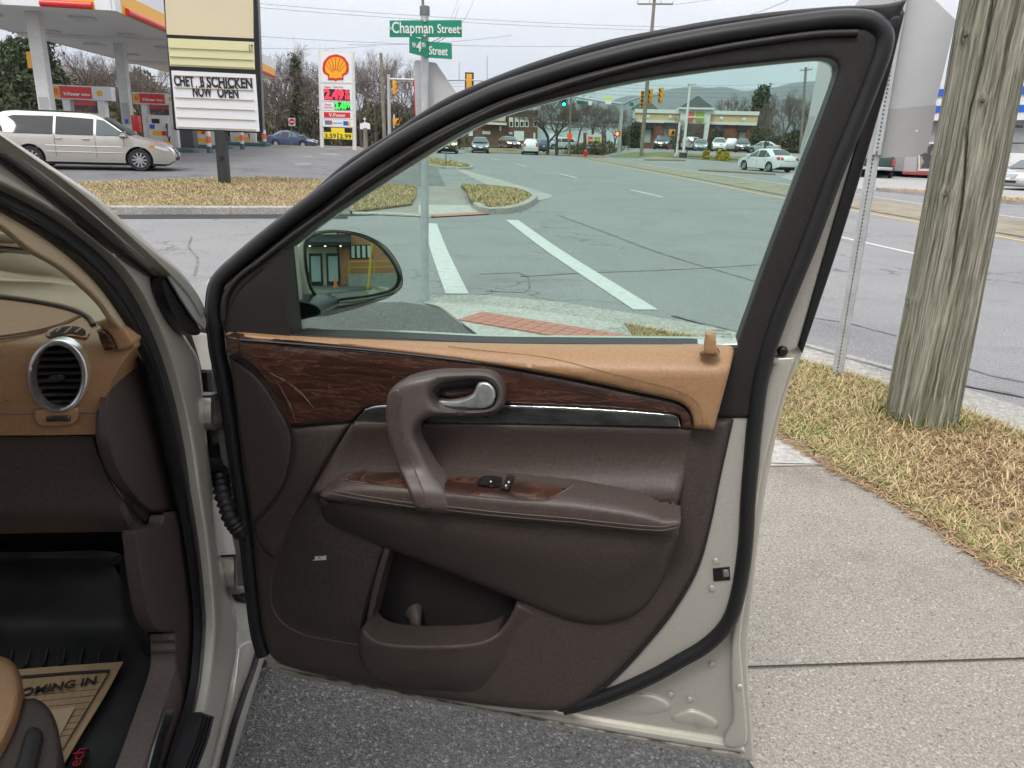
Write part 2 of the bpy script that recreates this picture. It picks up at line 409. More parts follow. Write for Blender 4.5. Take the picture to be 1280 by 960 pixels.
# wide land to the horizon
o = mesh('ground', [(-3900, -1400, -.35), (3900, -1400, -.35), (3900, 5300, -.35), (-3900, 5300, -.35)], [(0, 1, 2, 3)], M_dirt); o['kind'] = 'structure'
def grid_sheet(name, x0, x1, y0, y1, off, mat, nx, ny):
    V = []; F = []
    for j in range(ny + 1):
        for i in range(nx + 1):
            x = x0 + (x1 - x0) * i / nx; y = y0 + (y1 - y0) * j / ny; V.append((x, y, hz(x, y) + off))
    for j in range(ny):
        for i in range(nx): a = j * (nx + 1) + i; F.append((a, a + 1, a + nx + 2, a + nx + 1))
    o = mesh(name, V, F, mat); o['kind'] = 'structure'; return o
grid_sheet('road', -70, 90, -45, 190, 0.0, M_road, 107, 157)
# our parking lot: dark coarse asphalt
LOT_EDGE = [(1.75, -3.0), (.78, 1.0), (.66, 1.62), (.30, 3.3), (-.22, 5.8), (-.72, 7.05)]
sheet('parking_lot', [(-30, -30), (6.0, -30), (5.2, -12), (2.9, -7)] + LOT_EDGE + [(-1.1, 7.25), (-3.5, 6.4), (-10, 4.0), (-20, .2), (-30, -3.6)], .006, M_lot, cell=3.0)
sheet('asphalt_patch', [(-.62, 7.0), (-.1, 6.9), (.02, 6.0), (-.19, 5.7), (-.42, 6.3)], .0105, M_patch, cell=1)
# forecourt of the filling station
sheet('forecourt', [(-13.5, 17.0), (-10.77, 19.6), (-7.6, 23.4), (-3.4, 24.3), (-2.4, 25.4), (-3.9, 37.5), (-5.2, 44.0), (-9.0, 63.0), (-60, 63), (-68, 20), (-45, 8.0), (-30, 8.0), (-20, 10.5)], .014, M_fore, cell=2.0)
# concrete: corner apron, ramp, gutter, sidewalks
GUT_OUT = [(-.85, 7.62), (-.3, 7.72), (.45, 7.50), (1.2, 7.05), (1.9, 6.60), (2.45, 6.18), (2.95, 5.45), (3.36, 4.60), (3.75, 3.4), (4.1, 2.0), (4.6, -1.0), (5.3, -6.0), (7.0, -18), (9.5, -35)]
GUT_IN = [(-.88, 7.20), (-.35, 7.25), (.30, 7.02), (.98, 6.62), (1.62, 6.20), (2.12, 5.78), (2.56, 5.15), (2.95, 4.40), (3.33, 3.3), (3.68, 1.9), (4.18, -1.05), (4.9, -6.0), (6.6, -18), (9.1, -35)]
sheet('gutter', GUT_OUT + list(reversed(GUT_IN)), .008, M_kerb, cell=1.0)
WALK_R = [(9.0, -36), (4.3, -6.5), (2.72, -1.0), (2.25, 1.2), (1.97, 2.55), (1.83, 3.15), (1.69, 3.6), (1.52, 4.15), (1.30, 4.95), (1.12, 5.6), (1.0, 6.08), (.98, 6.62)]
slab = sheet('sidewalk', [(2.9, -7)] + LOT_EDGE + [(-.88, 7.2), (-.35, 7.25), (.3, 7.02), (.98, 6.60)] + list(reversed(WALK_R[1:-1])), .010, M_walk, cell=1.0)
sheet('sidewalk', [(.25, 3.57), (.72, 3.56), (1.23, 3.55), (1.69, 3.60), (1.52, 4.15), (1.30, 4.95), (1.12, 5.6), (1.0, 6.08), (.98, 6.60), (.3, 7.0), (-.35, 7.23), (-.84, 7.19), (-.70, 7.05), (-.2, 5.8)], .0145, M_conc, cell=.6)
def joint(a, b, w=.008, z=.0155, m=pm('joint_gap', (.03, .028, .025), .95)):
    a = Vector((*a, z)); b = Vector((*b, z)); d = (b - a).normalized(); s = Vector((-d.y, d.x, 0)) * w
    return mesh('pavement_joint', [a - s, b - s, b + s, a + s], [(0, 1, 2, 3)], m, slab)
joint((.62, 1.97), (2.1, 2.12), .004); joint((.30, 3.56), (1.70, 3.605), .004); joint((1.02, .35), (2.45, .5)); joint((-.25, 5.85), (1.05, 6.0), .004, .0175)
# tactile strip: brick pavers
TA = [Vector((*g2(603, 394), 0)), Vector((*g2(790, 426), 0)), Vector((*g2(718, 428), 0)), Vector((*g2(608, 404), 0))]
t0, t1 = Vector((-.30, 6.86, 0)), Vector((1.0, 6.14, 0)); tu = (t1 - t0).normalized(); tv = Vector((tu.y, -tu.x, 0)); L = (t1 - t0).length
tact = MB().box(0, L, 0, .40, .010, .0165, frame(t0, tu, tv)).build('tactile_paving', pm('paver_bed', (.30, .15, .11), .9)); tact['kind'] = 'structure'
me0 = None
nb = 13
for i in range(nb):
    for j in range(4):
        w = L / nb
        if me0 is None:
            ob = MB().box(0, w - .006, 0, .094, 0, .011, None, .002).build('paver', M_tact, tact); me0 = ob.data
        else:
            ob = bpy.data.objects.new('paver', me0); COL.objects.link(ob); ob.parent = tact
        p = t0 + tu * (w * (i + (.5 if False else 0)) + .003) + tv * (.1 * j + .003); ob.location = (p.x, p.y, .0155 + .0012 * random.random()); ob.rotation_euler = (0, 0, math.atan2(tu.y, tu.x)); ob.scale = (1, -1, 1)
# far corner: grass islands, walk, ramp, kerbs
def kerb(name, pts, w=.16, h=.13, label=None, closed=False, seg=3.0, mat=None):
    """a kerb in stones along a line"""
    root = None; P = [Vector((x, y, 0)) for x, y in cr(pts, closed=closed, step=.5)]
    if closed: P.append(P[0])
    out = []; chunk = []; acc = 0
    root = empty(name, (P[0].x, P[0].y, hz(P[0].x, P[0].y)))
    def flush(ch):
        if len(ch) < 2: return
        V = []; F = []
        for i, p in enumerate(ch):
            t = (ch[min(i + 1, len(ch) - 1)] - ch[max(i - 1, 0)]).normalized(); s = Vector((-t.y, t.x, 0)); z = hz(p.x, p.y)
            for dx, dz in ((-w / 2, -.1), (-w / 2 + .02, h - .02), (-w / 2 + .05, h), (w / 2, h), (w / 2, -.1)):
                q = p + s * dx; V.append((q.x, q.y, z + dz))
        k = 5
        for i in range(len(ch) - 1):
            for j in range(k - 1): F.append((i * k + j, i * k + j + 1, (i + 1) * k + j + 1, (i + 1) * k + j))
        F.append(tuple(range(k - 1, -1, -1))); F.append(tuple((len(ch) - 1) * k + j for j in range(k)))
        mesh('kerb_stone', V, F, mat or M_kerb, root, 40, world=True)
    for i, p in enumerate(P):
        chunk.append(p)
        if i and (p - P[i - 1]).length: acc += (p - P[i - 1]).length
        if acc > seg:
            flush(chunk); q = p; d = (P[min(i + 1, len(P) - 1)] - p); chunk = [p + d.normalized() * .012] if d.length else []; acc = 0
    flush(chunk)
    root['kind'] = 'structure'
    return root
sheet('asphalt_patch', [(-9.6, 12.2), (-7.2, 13.05), (-4.6, 14.05), (-3.2, 14.5), (-3.3, 14.95), (-2.6, 15.5), (-4.5, 14.95), (-7.2, 13.9), (-9.8, 12.9)], .006, M_patch, cell=1)
kerb('kerb', [(-14.5, 11.0), (-9.8, 12.85), (-7.23, 13.87), (-4.52, 14.92), (-3.35, 15.37)], .18, .15)
kerb('kerb', [(-3.3, 15.39), (-2.4, 15.60), (-1.7, 15.35)], .18, .04)
sheet('walk', [(-3.0, 15.4), (-1.7, 15.3), (-.65, 16.35), (-1.25, 18.5), (-1.55, 22.5), (-1.9, 25.0), (-3.1, 25.2), (-2.6, 20.5), (-2.35, 17.6)], .012, M_walk, cell=1)
sheet('walk', [(-2.05, 15.9), (-1.68, 15.32), (-.65, 16.35), (-1.05, 17.6), (-1.15, 18.4), (-2.3, 17.9)], .017, M_conc, cell=.8)
sheet('tactile_paving', [(-1.72, 15.25), (-.60, 16.35), (-.72, 16.75), (-1.85, 15.68)], .022, M_tact, cell=.6)
ISL2 = [(-.62, 16.50), (-.30, 16.75), (.05, 17.9), (.36, 20.2), (.36, 21.4), (.1, 23.0), (-.4, 24.2), (-1.2, 24.9), (-1.85, 24.95), (-1.5, 22.5), (-1.2, 19.2), (-.95, 17.6)]
kerb('kerb', [(-.98, 17.7), (-.63, 16.45), (-.28, 16.72), (.08, 17.9), (.40, 20.2), (.40, 21.4), (.12, 23.1), (-.4, 24.35), (-1.3, 25.05)], .16, .14)
sheet('walk', [(.44, 20.4), (.9, 21.8), (.95, 23.0), (.2, 26.5), (-.9, 31), (-2.4, 37), (-3.4, 42), (-3.8, 42), (-2.5, 35), (-1.3, 28), (-.5, 24.8), (.2, 23.2)], .008, M_kerb, cell=1)
ISL3 = [(-2.9, 38.6), (-2.5, 39.6), (-2.7, 42.5), (-3.6, 46.0), (-5.0, 50), (-6.0, 52), (-6.9, 51), (-6.4, 47), (-5.0, 42.0), (-4.0, 39.2)]
kerb('kerb', ISL3, .16, .13, closed=True)
ISL1 = [(-9.8, 12.95), (-7.2, 14.0), (-4.5, 15.05), (-3.3, 15.5), (-2.45, 17.7), (-2.7, 20.5), (-3.15, 24.0), (-5.0, 24.1), (-7.6, 23.3), (-9.4, 21.3), (-10.8, 19.5), (-13.6, 17.2), (-14.8, 11.2)]
STRIP = list(reversed(WALK_R)) + [(9.0, -35.5), (6.55, -18), (4.85, -6.0), (4.13, -1.05), (3.63, 1.9), (3.28, 3.3), (2.90, 4.38), (2.52, 5.12), (2.08, 5.74), (1.58, 6.15)]
sheet('verge', ISL1, .05, M_dirt, cell=1.2, thick=.05); sheet('verge', ISL2, .10, M_dirt, cell=.8, thick=.1); sheet('verge', ISL3, .10, M_dirt, cell=1, thick=.1)
sheet('verge', STRIP, .022, M_dirt, cell=1.0, thick=.02)
# far-left verge behind the forecourt, with the price sign
sheet('verge', [(-60, 63.3), (-9.2, 63.3), (-7.6, 54), (-5.3, 45.0), (-5.9, 45.5), (-8.5, 49), (-11.5, 51.0), (-17, 52.8), (-17.5, 55), (-12, 57), (-12, 62)] if False else [(-22, 50.0), (-14.5, 49.2), (-8.8, 47.6), (-7.6, 49), (-7.2, 53), (-9.5, 62), (-14, 64), (-70, 66), (-70, 120), (-13, 120), (-11, 70), (-8, 62), (-22, 56)] if False else [(-26, 52.0), (-14.5, 49.2), (-9.2, 47.6), (-7.9, 49), (-8.4, 54), (-11.5, 74), (-70, 74), (-70, 58)], .03, M_dirt, cell=2.5)
# main road: lane dashes, yellow line, median, seams
def stripe(name, pts, w, mat, off=.005, step=1.0):
    P = cr(pts, closed=False, step=step); V = []; F = []
    for i, p in enumerate(P):
        a = np.array(P[max(i - 1, 0)]); b = np.array(P[min(i + 1, len(P) - 1)]); t = (b - a) / np.linalg.norm(b - a); s = np.array((-t[1], t[0])) * w / 2
        for q in (np.array(p) - s, np.array(p) + s): V.append((q[0], q[1], hz(*q) + off))
    for i in range(len(P) - 1): F.append((2 * i, 2 * i + 2, 2 * i + 3, 2 * i + 1))
    o = mesh(name, V, F, mat); o['kind'] = 'structure'; return o
for y0, y1 in ((-10.6, -7.5), (1.0, 4.1), (12.3, 15.2), (24.0, 27.1), (34.6, 38.0), (46.7, 50.5), (58, 61.5), (70, 73)):
    stripe('lane_dash', [(8.62 - .176 * y0, y0), (8.62 - .176 * y1, y1)], .13, M_line)
stripe('edge_line', [(12.2, -10), (11.4, 0), (10.6, 8), (9.6, 17), (8.63, 25.5), (7.9, 38.85), (6.7, 57), (5.37, 76.6)], .15, M_yel)
MED = [(12.6, -10), (11.9, 0), (11.05, 8), (10.05, 17), (9.15, 25.5), (8.45, 38.85), (7.2, 57), (5.75, 78), (6.6, 78.6), (8.3, 64), (10.0, 50), (11.1, 38), (12.0, 27), (13.0, 17), (14.4, 5), (15.6, -10)]
sheet('median', circle_pts(MED, 3), .03, pm('median_soil', (.20, .165, .11), .9, c2=(.26, .235, .18), cscale=3, cdet=8, c3=(.14, .13, .08), c3scale=.8), cell=2, thick=.03)
stripe('edge_line', [(13.5, 20), (12.6, 30), (11.6, 42), (9.4, 62)], .12, M_line)
stripe('crosswalk_line', [(-1.62, 14.25), (-1.1, 10.8), (-.60, 7.75)], .24, M_line, .006); stripe('crosswalk_line', [(-.12, 15.4), (.55, 11.2), (1.28, 7.30)], .25, M_line, .006)
M_tar = pm('tar_seam', (.07, .07, .072), .8, c2=(.19, .19, .19), cscale=6, cdet=6)
for pts, w in (([(700, 270), (760, 292), (830, 318), (945, 352)], .05), ([(650, 346), (740, 341), (850, 337), (965, 330)], .03), ([(606, 364), (655, 366), (662, 362), (648, 341), (600, 343)], .025), ([(840, 395), (905, 412), (1000, 432), (1110, 463), (1280, 497)], .05), ([(1000, 395), (1060, 404), (1120, 420)], .03), ([(1200, 458), (1240, 470), (1280, 478)], .04), ([(240, 296), (236, 310), (247, 322), (243, 345)], .03)):
    stripe('tar_seam', [g2(*p) for p in pts], w, M_tar, .0105 if pts[0][0] in (840,) else .0045, .4)
# right: concrete lot across the road, grass strip, restaurant bank
sheet('parking_lot', [(13.2, 36), (15.0, 33.0), (17.4, 27.5), (21, 18), (30, 3), (80, 3), (80, 62), (20.5, 58.5), (14.5, 44)], .010, M_lotc, cell=3)
VR = [(14.9, 32.4), (15.3, 33.1), (16.4, 32.0), (18.4, 28.4), (21.5, 21.0), (24, 15), (23.3, 14.6), (20.2, 20.5), (17.1, 26.6)]
kerb('kerb', VR, .16, .13, closed=True); sheet('verge', VR, .10, M_dirt, cell=1, thick=.1)
VB = [(9.3, 86), (9.6, 78), (10.8, 73.5), (13.5, 71), (17.0, 68.0), (21.0, 63.5), (26, 60.5), (44, 62), (40, 72), (18, 76.5), (12, 82)]
sheet('bank', VB, .03, pm('green_bank', (.10, .125, .035), .95, c2=(.16, .15, .06), cscale=.8, cdet=6, bump=(12, .6, .05, 5)), cell=1.5)
sheet('bark_bed', [(15, 72.2), (18.5, 69.5), (24, 65.3), (25.5, 66.8), (21, 70.5), (16, 74)], .05, pm('bark_mulch', (.06, .038, .026), .95, bump=(8, .6, .05)), cell=1.5)
for isl in ([(11.4, 50.4), (13.5, 48.6), (15.4, 47.6), (14.6, 48.8), (12.6, 50.6)], [(10.7, 68.5), (12.5, 66.5), (13.8, 66.3), (12.4, 68.4)]):
    sheet('verge', circle_pts(isl, .6), .08, M_dirt, cell=.8, thick=.08)
sheet('verge', [(-6, 84), (2, 86), (6.5, 82), (9.0, 80), (9.3, 88), (3, 100), (-2, 150), (-8, 150)], .03, M_dirt, cell=3)

# ---- grass blades (nobody could count them)
def grass_mat(name, cols):
    m = bpy.data.materials.new(name); m.use_nodes = True; n, l = m.node_tree.nodes, m.node_tree.links; b = n['Principled BSDF']; b.inputs['Roughness'].default_value = .8; b.inputs['Specular IOR Level'].default_value = .2
    g = n.new('ShaderNodeNewGeometry'); r = n.new('ShaderNodeValToRGB'); e = r.color_ramp.elements
    while len(e) < len(cols): e.new(.5)
    for i, c in enumerate(cols): e[i].position = c[0]; e[i].color = (*c[1], 1)
    tc = n.new('ShaderNodeTexCoord'); t = n.new('ShaderNodeTexNoise'); t.inputs['Scale'].default_value = 1.0; t.inputs['Detail'].default_value = 4; l.new(tc.outputs['Object'], t.inputs['Vector'])
    mr = n.new('ShaderNodeMapRange'); mr.inputs[1].default_value = .35; mr.inputs[2].default_value = .65; mr.inputs[3].default_value = -.2; mr.inputs[4].default_value = .3; l.new(t.outputs['Fac'], mr.inputs[0])
    ad = n.new('ShaderNodeMath'); ad.operation = 'ADD'; l.new(g.outputs['Random Per Island'], ad.inputs[0]); l.new(mr.outputs[0], ad.inputs[1]); l.new(ad.outputs[0], r.inputs[0])
    l.new(r.outputs[0], b.inputs['Base Color']); return m
M_grass = grass_mat('dry_grass', [(0, (.15, .085, .042)), (.2, (.30, .19, .095)), (.42, (.47, .345, .19)), (.72, (.56, .44, .26)), (.86, (.33, .32, .12)), (1.0, (.15, .20, .05))])
def grass(name, poly, n, ln, wd, off, tilt=(35, 80), mat=None, label='', dens=None):
    A = np.array(poly); mn, mx = A.min(0), A.max(0); pts = np.zeros((0, 2)); rs = np.random.RandomState(len(poly) * 31 + n)
    while len(pts) < n:
        Q = mn + rs.rand(n * 2, 2) * (mx - mn); Q = Q[inside(Q, poly)]
        if dens is not None: Q = Q[rs.rand(len(Q)) < np.array([dens(*q) for q in Q])]
        pts = np.concatenate([pts, Q])
    pts = pts[:n]; az = rs.rand(n) * 2 * np.pi; ti = np.radians(tilt[0] + rs.rand(n) * (tilt[1] - tilt[0])); L = ln * (.5 + rs.rand(n)); w = wd * (.6 + .8 * rs.rand(n))
    z0 = np.array([hz(*p) for p in pts]) + off
    d = np.stack([np.cos(az) * np.sin(ti), np.sin(az) * np.sin(ti), np.cos(ti)], 1); s = np.stack([-np.sin(az), np.cos(az), np.zeros(n)], 1)
    b0 = np.concatenate([pts, z0[:, None]], 1); mid = b0 + d * (L * .55)[:, None]; d2 = d.copy(); d2[:, 2] -= .45; tip = mid + d2 * (L * .5)[:, None]; tip[:, 2] = np.maximum(tip[:, 2], b0[:, 2] + .002)
    V = np.empty((n, 5, 3)); V[:, 0] = b0 - s * w[:, None] / 2; V[:, 1] = b0 + s * w[:, None] / 2; V[:, 2] = mid + s * w[:, None] * .4; V[:, 3] = mid - s * w[:, None] * .4; V[:, 4] = tip
    k = np.arange(n) * 5; F = np.stack([k, k + 1, k + 2, k + 3], 1); T = np.stack([k + 3, k + 2, k + 4], 1)
    me = bpy.data.meshes.new(name); me.vertices.add(n * 5); me.vertices.foreach_set('co', V.ravel())
    idx = np.concatenate([np.concatenate([F, T], 1)]).ravel(); me.loops.add(n * 7); me.loops.foreach_set('vertex_index', idx.astype(np.int32))
    me.polygons.add(n * 2); st = np.stack([np.arange(n) * 7, np.arange(n) * 7 + 4], 1).ravel(); me.polygons.foreach_set('loop_start', st.astype(np.int32)); me.update(calc_edges=True); me.validate()
    o = link(name, me, mat or M_grass); tag(o, label, 'grass', kind='stuff'); return o
near = [(x, y) for x, y in STRIP if y > 1.0]
near = [(2.25, 1.2)] + [p for p in list(reversed(WALK_R)) if p[1] > 1.2][::-1][:0] + near
NEAR = [(2.25, 1.2), (1.97, 2.55), (1.83, 3.15), (1.66, 3.6), (1.49, 4.15), (1.28, 4.95), (1.10, 5.6), (.99, 6.08), (1.0, 6.55), (1.58, 6.18), (2.10, 5.76), (2.54, 5.14), (2.93, 4.40), (3.31, 3.3), (3.66, 1.9), (3.8, 1.2)]
grass('grass', NEAR, 60000, .062, .0045, .022, (40, 89), label='dry straw coloured grass strip around the wooden pole')
EDGE = [(1.97, 2.55), (1.83, 3.15), (1.66, 3.6), (1.49, 4.15), (1.28, 4.95)]
grass('leaf_litter', EDGE + [(x - .05, y - .02) for x, y in reversed(EDGE)], 1500, .055, .0045, .017, (72, 89.5), grass_mat('litter', [(0, (.12, .07, .04)), (.5, (.30, .19, .10)), (1, (.45, .33, .18))]), label='dead grass and leaf bits spilling over the pavement edge')
grass('grass', ISL1, 60000, .075, .010, .05, (40, 86), label='dry brown lawn behind the kerb under the letter board sign')
grass('grass', ISL2, 11000, .08, .011, .10, (35, 82), label='small grass island at the far corner of the crossing')
grass('grass', ISL3, 9000, .12, .03, .10, (25, 75), label='grass island with a thin post at the station driveway')
grass('grass', VR, 9000, .10, .02, .10, (25, 80), label='straw coloured grass strip across the road', mat=grass_mat('straw', [(0, (.30, .19, .08)), (.5, (.5, .33, .15)), (1, (.55, .40, .2))]))
# ================================================================== the silver SUV with its open door
M_brown = pm('brown_plastic', (.038, .0285, .0250), .56, spec=.38, bump=(340, .35, .0012, 2), c2=(.062, .049, .043), cscale=260, cdet=3, cpos=(.3, .7), c3=(.12, .11, .105), c3scale=150, c3pos=(.76, .82), rvar=.08)
M_brown_l = pm('brown_leather', (.056, .0415, .0365), .46, spec=.42, bump=(330, .35, .0012, 4), c2=(.076, .058, .051), cscale=200, cdet=3, rvar=.06)
M_brown_h = pm('brown_handle', (.080, .064, .059), .44, bump=(700, .1, .0005), c2=(.09, .073, .067), cscale=20, rvar=.08)
M_dark = pm('dark_plastic', (.0185, .0162, .0158), .46, spec=.28, bump=(900, .18, .0005, 2), rvar=.06, c2=(.026, .023, .023), cscale=240, cdet=2)
M_rubber = pm('black_rubber', (.0115, .0115, .013), .46, spec=.32, bump=(300, .08, .0005), rvar=.1, c2=(.016, .016, .018), cscale=12)
M_black = pm('black_paint', (.008, .008, .009), .3)
M_tan = pm('tan_leather', (.285, .160, .079), .46, bump=(330, .4, .0012, 4), c2=(.335, .192, .098), cscale=220, cdet=3, rvar=.06)
M_cream = pm('cream_trim', (.44, .345, .23), .62, bump=(600, .15, .0005), c2=(.48, .38, .26), cscale=6)
M_silver = pm('champagne_paint', (.50, .485, .43), .33, .45, c2=(.56, .54, .485), cscale=300, coat=.6, c3=(.33, .31, .26), c3scale=9, c3pos=(.66, .82))
M_chrome = pm('chrome', (.72, .72, .72), .12, 1.0, rvar=.06, c2=(.62, .62, .63), cscale=30)
M_schrome = pm('smoked_chrome', (.16, .165, .16), .3, .9, c2=(.075, .078, .075), cscale=22, cdet=8, cpos=(.45, .75), stretch=(1, 1, 3), rvar=.15)
M_steel = pm('zinc_steel', (.46, .45, .42), .4, .8, c2=(.3, .28, .25), cscale=40)
M_thread = pm('thread', (.20, .13, .085), .8)
M_bthread = pm('brown_thread', (.11, .085, .075), .8)
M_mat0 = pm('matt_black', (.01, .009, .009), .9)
def wood_mat():
    m = bpy.data.materials.new('burl_wood'); m.use_nodes = True; n, l = m.node_tree.nodes, m.node_tree.links; b = n['Principled BSDF']
    tc = n.new('ShaderNodeTexCoord'); mp = n.new('ShaderNodeMapping'); mp.inputs['Scale'].default_value = (1, 1, 6.5); mp.inputs['Rotation'].default_value = (0, R(7), 0)
    l.new(tc.outputs['Object'], mp.inputs['Vector'])
    def no(sc, det, dist, rg=.6):
        t = n.new('ShaderNodeTexNoise'); t.inputs['Scale'].default_value = sc; t.inputs['Detail'].default_value = det; t.inputs['Distortion'].default_value = dist; t.inputs['Roughness'].default_value = rg
        l.new(mp.outputs[0], t.inputs['Vector']); return t.outputs['Fac']
    r1 = n.new('ShaderNodeValToRGB'); e = r1.color_ramp.elements
    e[0].position = .30; e[0].color = (.014, .0075, .0055, 1); e[1].position = .72; e[1].color = (.070, .026, .0165, 1)
    x = e.new(.5); x.color = (.034, .0145, .0095, 1); l.new(no(11, 9, 1.1), r1.inputs[0])
    # pale ripples: thin iso-lines of a distorted noise
    a = n.new('ShaderNodeMath'); a.operation = 'SUBTRACT'; a.inputs[1].default_value = .5; l.new(no(12, 5, .9), a.inputs[0])
    ab = n.new('ShaderNodeMath'); ab.operation = 'ABSOLUTE'; l.new(a.outputs[0], ab.inputs[0])
    mr = n.new('ShaderNodeMapRange'); mr.inputs['From Min'].default_value = .0; mr.inputs['From Max'].default_value = .03; mr.inputs['To Min'].default_value = .8; mr.inputs['To Max'].default_value = 0; l.new(ab.outputs[0], mr.inputs['Value'])
    mr2 = n.new('ShaderNodeMath'); mr2.operation = 'MULTIPLY'; l.new(mr.outputs[0], mr2.inputs[0]); l.new(no(9, 2, 0), mr2.inputs[1])
    mx = n.new('ShaderNodeMix'); mx.data_type = 'RGBA'; l.new(mr2.outputs[0], mx.inputs[0]); l.new(r1.outputs[0], mx.inputs[6]); mx.inputs[7].default_value = (.24, .105, .068, 1)
    l.new(mx.outputs[2], b.inputs['Base Color']); b.inputs['Roughness'].default_value = .3; b.inputs['Coat Weight'].default_value = .45; b.inputs['Coat Roughness'].default_value = .14
    return m
M_wood = wood_mat()
def grille_mat():
    m = bpy.data.materials.new('speaker_mesh'); m.use_nodes = True; n, l = m.node_tree.nodes, m.node_tree.links; b = n['Principled BSDF']
    tc = n.new('ShaderNodeTexCoord'); v = n.new('ShaderNodeTexVoronoi'); v.inputs['Scale'].default_value = 300; v.inputs['Randomness'].default_value = .75; l.new(tc.outputs['Object'], v.inputs['Vector'])
    r = n.new('ShaderNodeValToRGB'); e = r.color_ramp.elements; e[0].position = .28; e[0].color = (.006, .005, .005, 1); e[1].position = .42; e[1].color = (.044, .034, .031, 1); l.new(v.outputs['Distance'], r.inputs[0]); l.new(r.outputs[0], b.inputs['Base Color'])
    bp = n.new('ShaderNodeBump'); bp.inputs['Strength'].default_value = .6; bp.inputs['Distance'].default_value = .0012; l.new(v.outputs['Distance'], bp.inputs['Height']); l.new(bp.outputs[0], b.inputs['Normal']); b.inputs['Roughness'].default_value = .6
    return m
M_grille = grille_mat()
M_doorglass = glass('door_glass', (.65, .83, .75), .45)
M_wsglass = glass('windshield_glass', (.78, .88, .82), 1.0)
M_mirror = pm('mirror_glass', (.9, .9, .9), .0, 1.0)

HINGE = Vector((-.55, 1.41, 0))
AF = Vector((-.11, .994, 0)).normalized(); AR = Vector((AF.y, -AF.x, 0))       # car forward, car right
car = empty('suv', (HINGE.x - .9 * AR.x, HINGE.y - .9 * AR.y, 0))
tag(car, 'champagne silver SUV in the foreground, its passenger door wide open showing brown and tan trim', 'suv')
DP = Pl((-.531, 1.41, 0), (-.1955, -.9807, 0))

# ---- outlines on the door (photo positions)
OUT_TOP = [(259, 350), (285, 326), (315, 306), (345, 285), (375, 256), (433, 204), (486, 170), (526, 143), (566, 120), (640, 89), (700, 68.5), (760, 51.5), (820, 39.5), (895, 26), (970, 16), (1045, 9.5), (1085, 8), (1110, 6)]
OUT = [(331, 824, 1), (300, 715), (285, 640), (270, 520), (262, 430), (258, 352, 1)] + OUT_TOP[1:] + [(1133, 1, 1), (1100, 118), (1050, 292), (1003, 441), (985, 486), (962, 585), (950, 660), (941, 740), (935, 800), (935, 840), (939, 900), (943, 952, 1), (860, 938), (740, 916), (620, 893), (500, 871), (400, 852), (345, 838)]
GLASS = [(354, 312, 1), (394, 281), (433, 254), (475, 227), (526, 195), (555, 177), (605, 151), (670, 130), (735, 113), (800, 99.5), (870, 89), (920, 82.5), (1020, 72.5), (1036, 73.5), (1046, 80), (1046, 92), (1032, 132), (1015, 176), (992, 237), (960, 321), (929, 408), (921, 431, 1), (800, 429.5), (700, 428.5), (600, 427), (500, 422), (420, 419), (365, 418, 1)]
TUBE_UP = [(268, 412), (267, 380), (273, 352), (300, 325), (345, 288), (388, 255), (441, 216), (520, 165), (613, 119), (670, 99), (727, 81.5), (800, 63), (860, 51), (920, 41), (1020, 27), (1065, 24), (1090, 28), (1104, 42), (1103, 62), (1092, 94), (1072, 145), (1045, 210), (1012, 300), (972, 401), (952, 465), (943, 530), (938, 585), (935, 620), (931, 685), (921, 747), (908, 780), (882, 806), (850, 825), (820, 842), (776, 862), (740, 875), (705, 884)]
TUBE_L = [(268, 405), (272, 440), (281, 480), (295, 572), (306, 653), (315, 734), (322, 790), (330, 818)]

shell = shape('door', DP, OUT, .006, M_silver, car, back=.055, holes=[GLASS], round_=(3, .004))
dr = shell
# stamped inner panel of the door, in front of the outer flange
INNER = [(300, 445, 1), (296, 520), (310, 640), (322, 735), (336, 812), (380, 838), (470, 858), (560, 876), (640, 890), (712, 886), (745, 876), (780, 863), (824, 843), (855, 826), (886, 808), (912, 781), (925, 747), (934, 690), (937, 620), (941, 560), (948, 500), (960, 445), (930, 428, 1)]
shape('inner_panel', DP, INNER, .048, M_silver, dr, back=.04, round_=(4, .006), sm=50, holes=[[(498, 664, 1), (462, 730), (446, 790), (466, 806), (500, 813), (560, 814), (606, 810), (632, 796), (648, 770), (658, 740, 1)]])
# upper pillar face beside the rubber (painted) and black edge trim
shape('pillar_face', DP, [(1098, 40, 1), (1112, 38, 1), (1104, 82), (1052, 262), (1000, 430), (978, 442, 1), (950, 452, 1), (985, 380), (1020, 290), (1070, 160)], .016, M_silver, dr, back=.012, round_=(3, .003))
shape('edge_trim', DP, [(1128, 10, 1), (1117, 30), (1046, 262), (997, 432, 1), (1003, 442, 1), (1054, 290), (1106, 116), (1131, 16, 1)], .022, M_black, dr, back=.02, round_=(2, .004))
shape('roof_edge_trim', DP, [(262, 348, 1)] + [(x - .5, y - 1.6) for x, y in OUT_TOP[1:]] + [(1134, -1, 1), (1124, 20), (1108, 62, 1), (1107, 45), (1100, 25), (1075, 13)] + [(x + 3, y + 12) for x, y in reversed(OUT_TOP[1:-2])] + [(266, 362, 1)], .026, M_rubber, dr, back=.022, round_=(4, .008))
shape('corner_plug', DP, [(1127, 24), (1136, 17), (1141, 22), (1136, 33), (1129, 35), (1125, 30)], .03, M_rubber, dr, back=.01, round_=(2, .002)).location = DP.at(1118, 28, 0) - DP.at(1133, 26, 0)
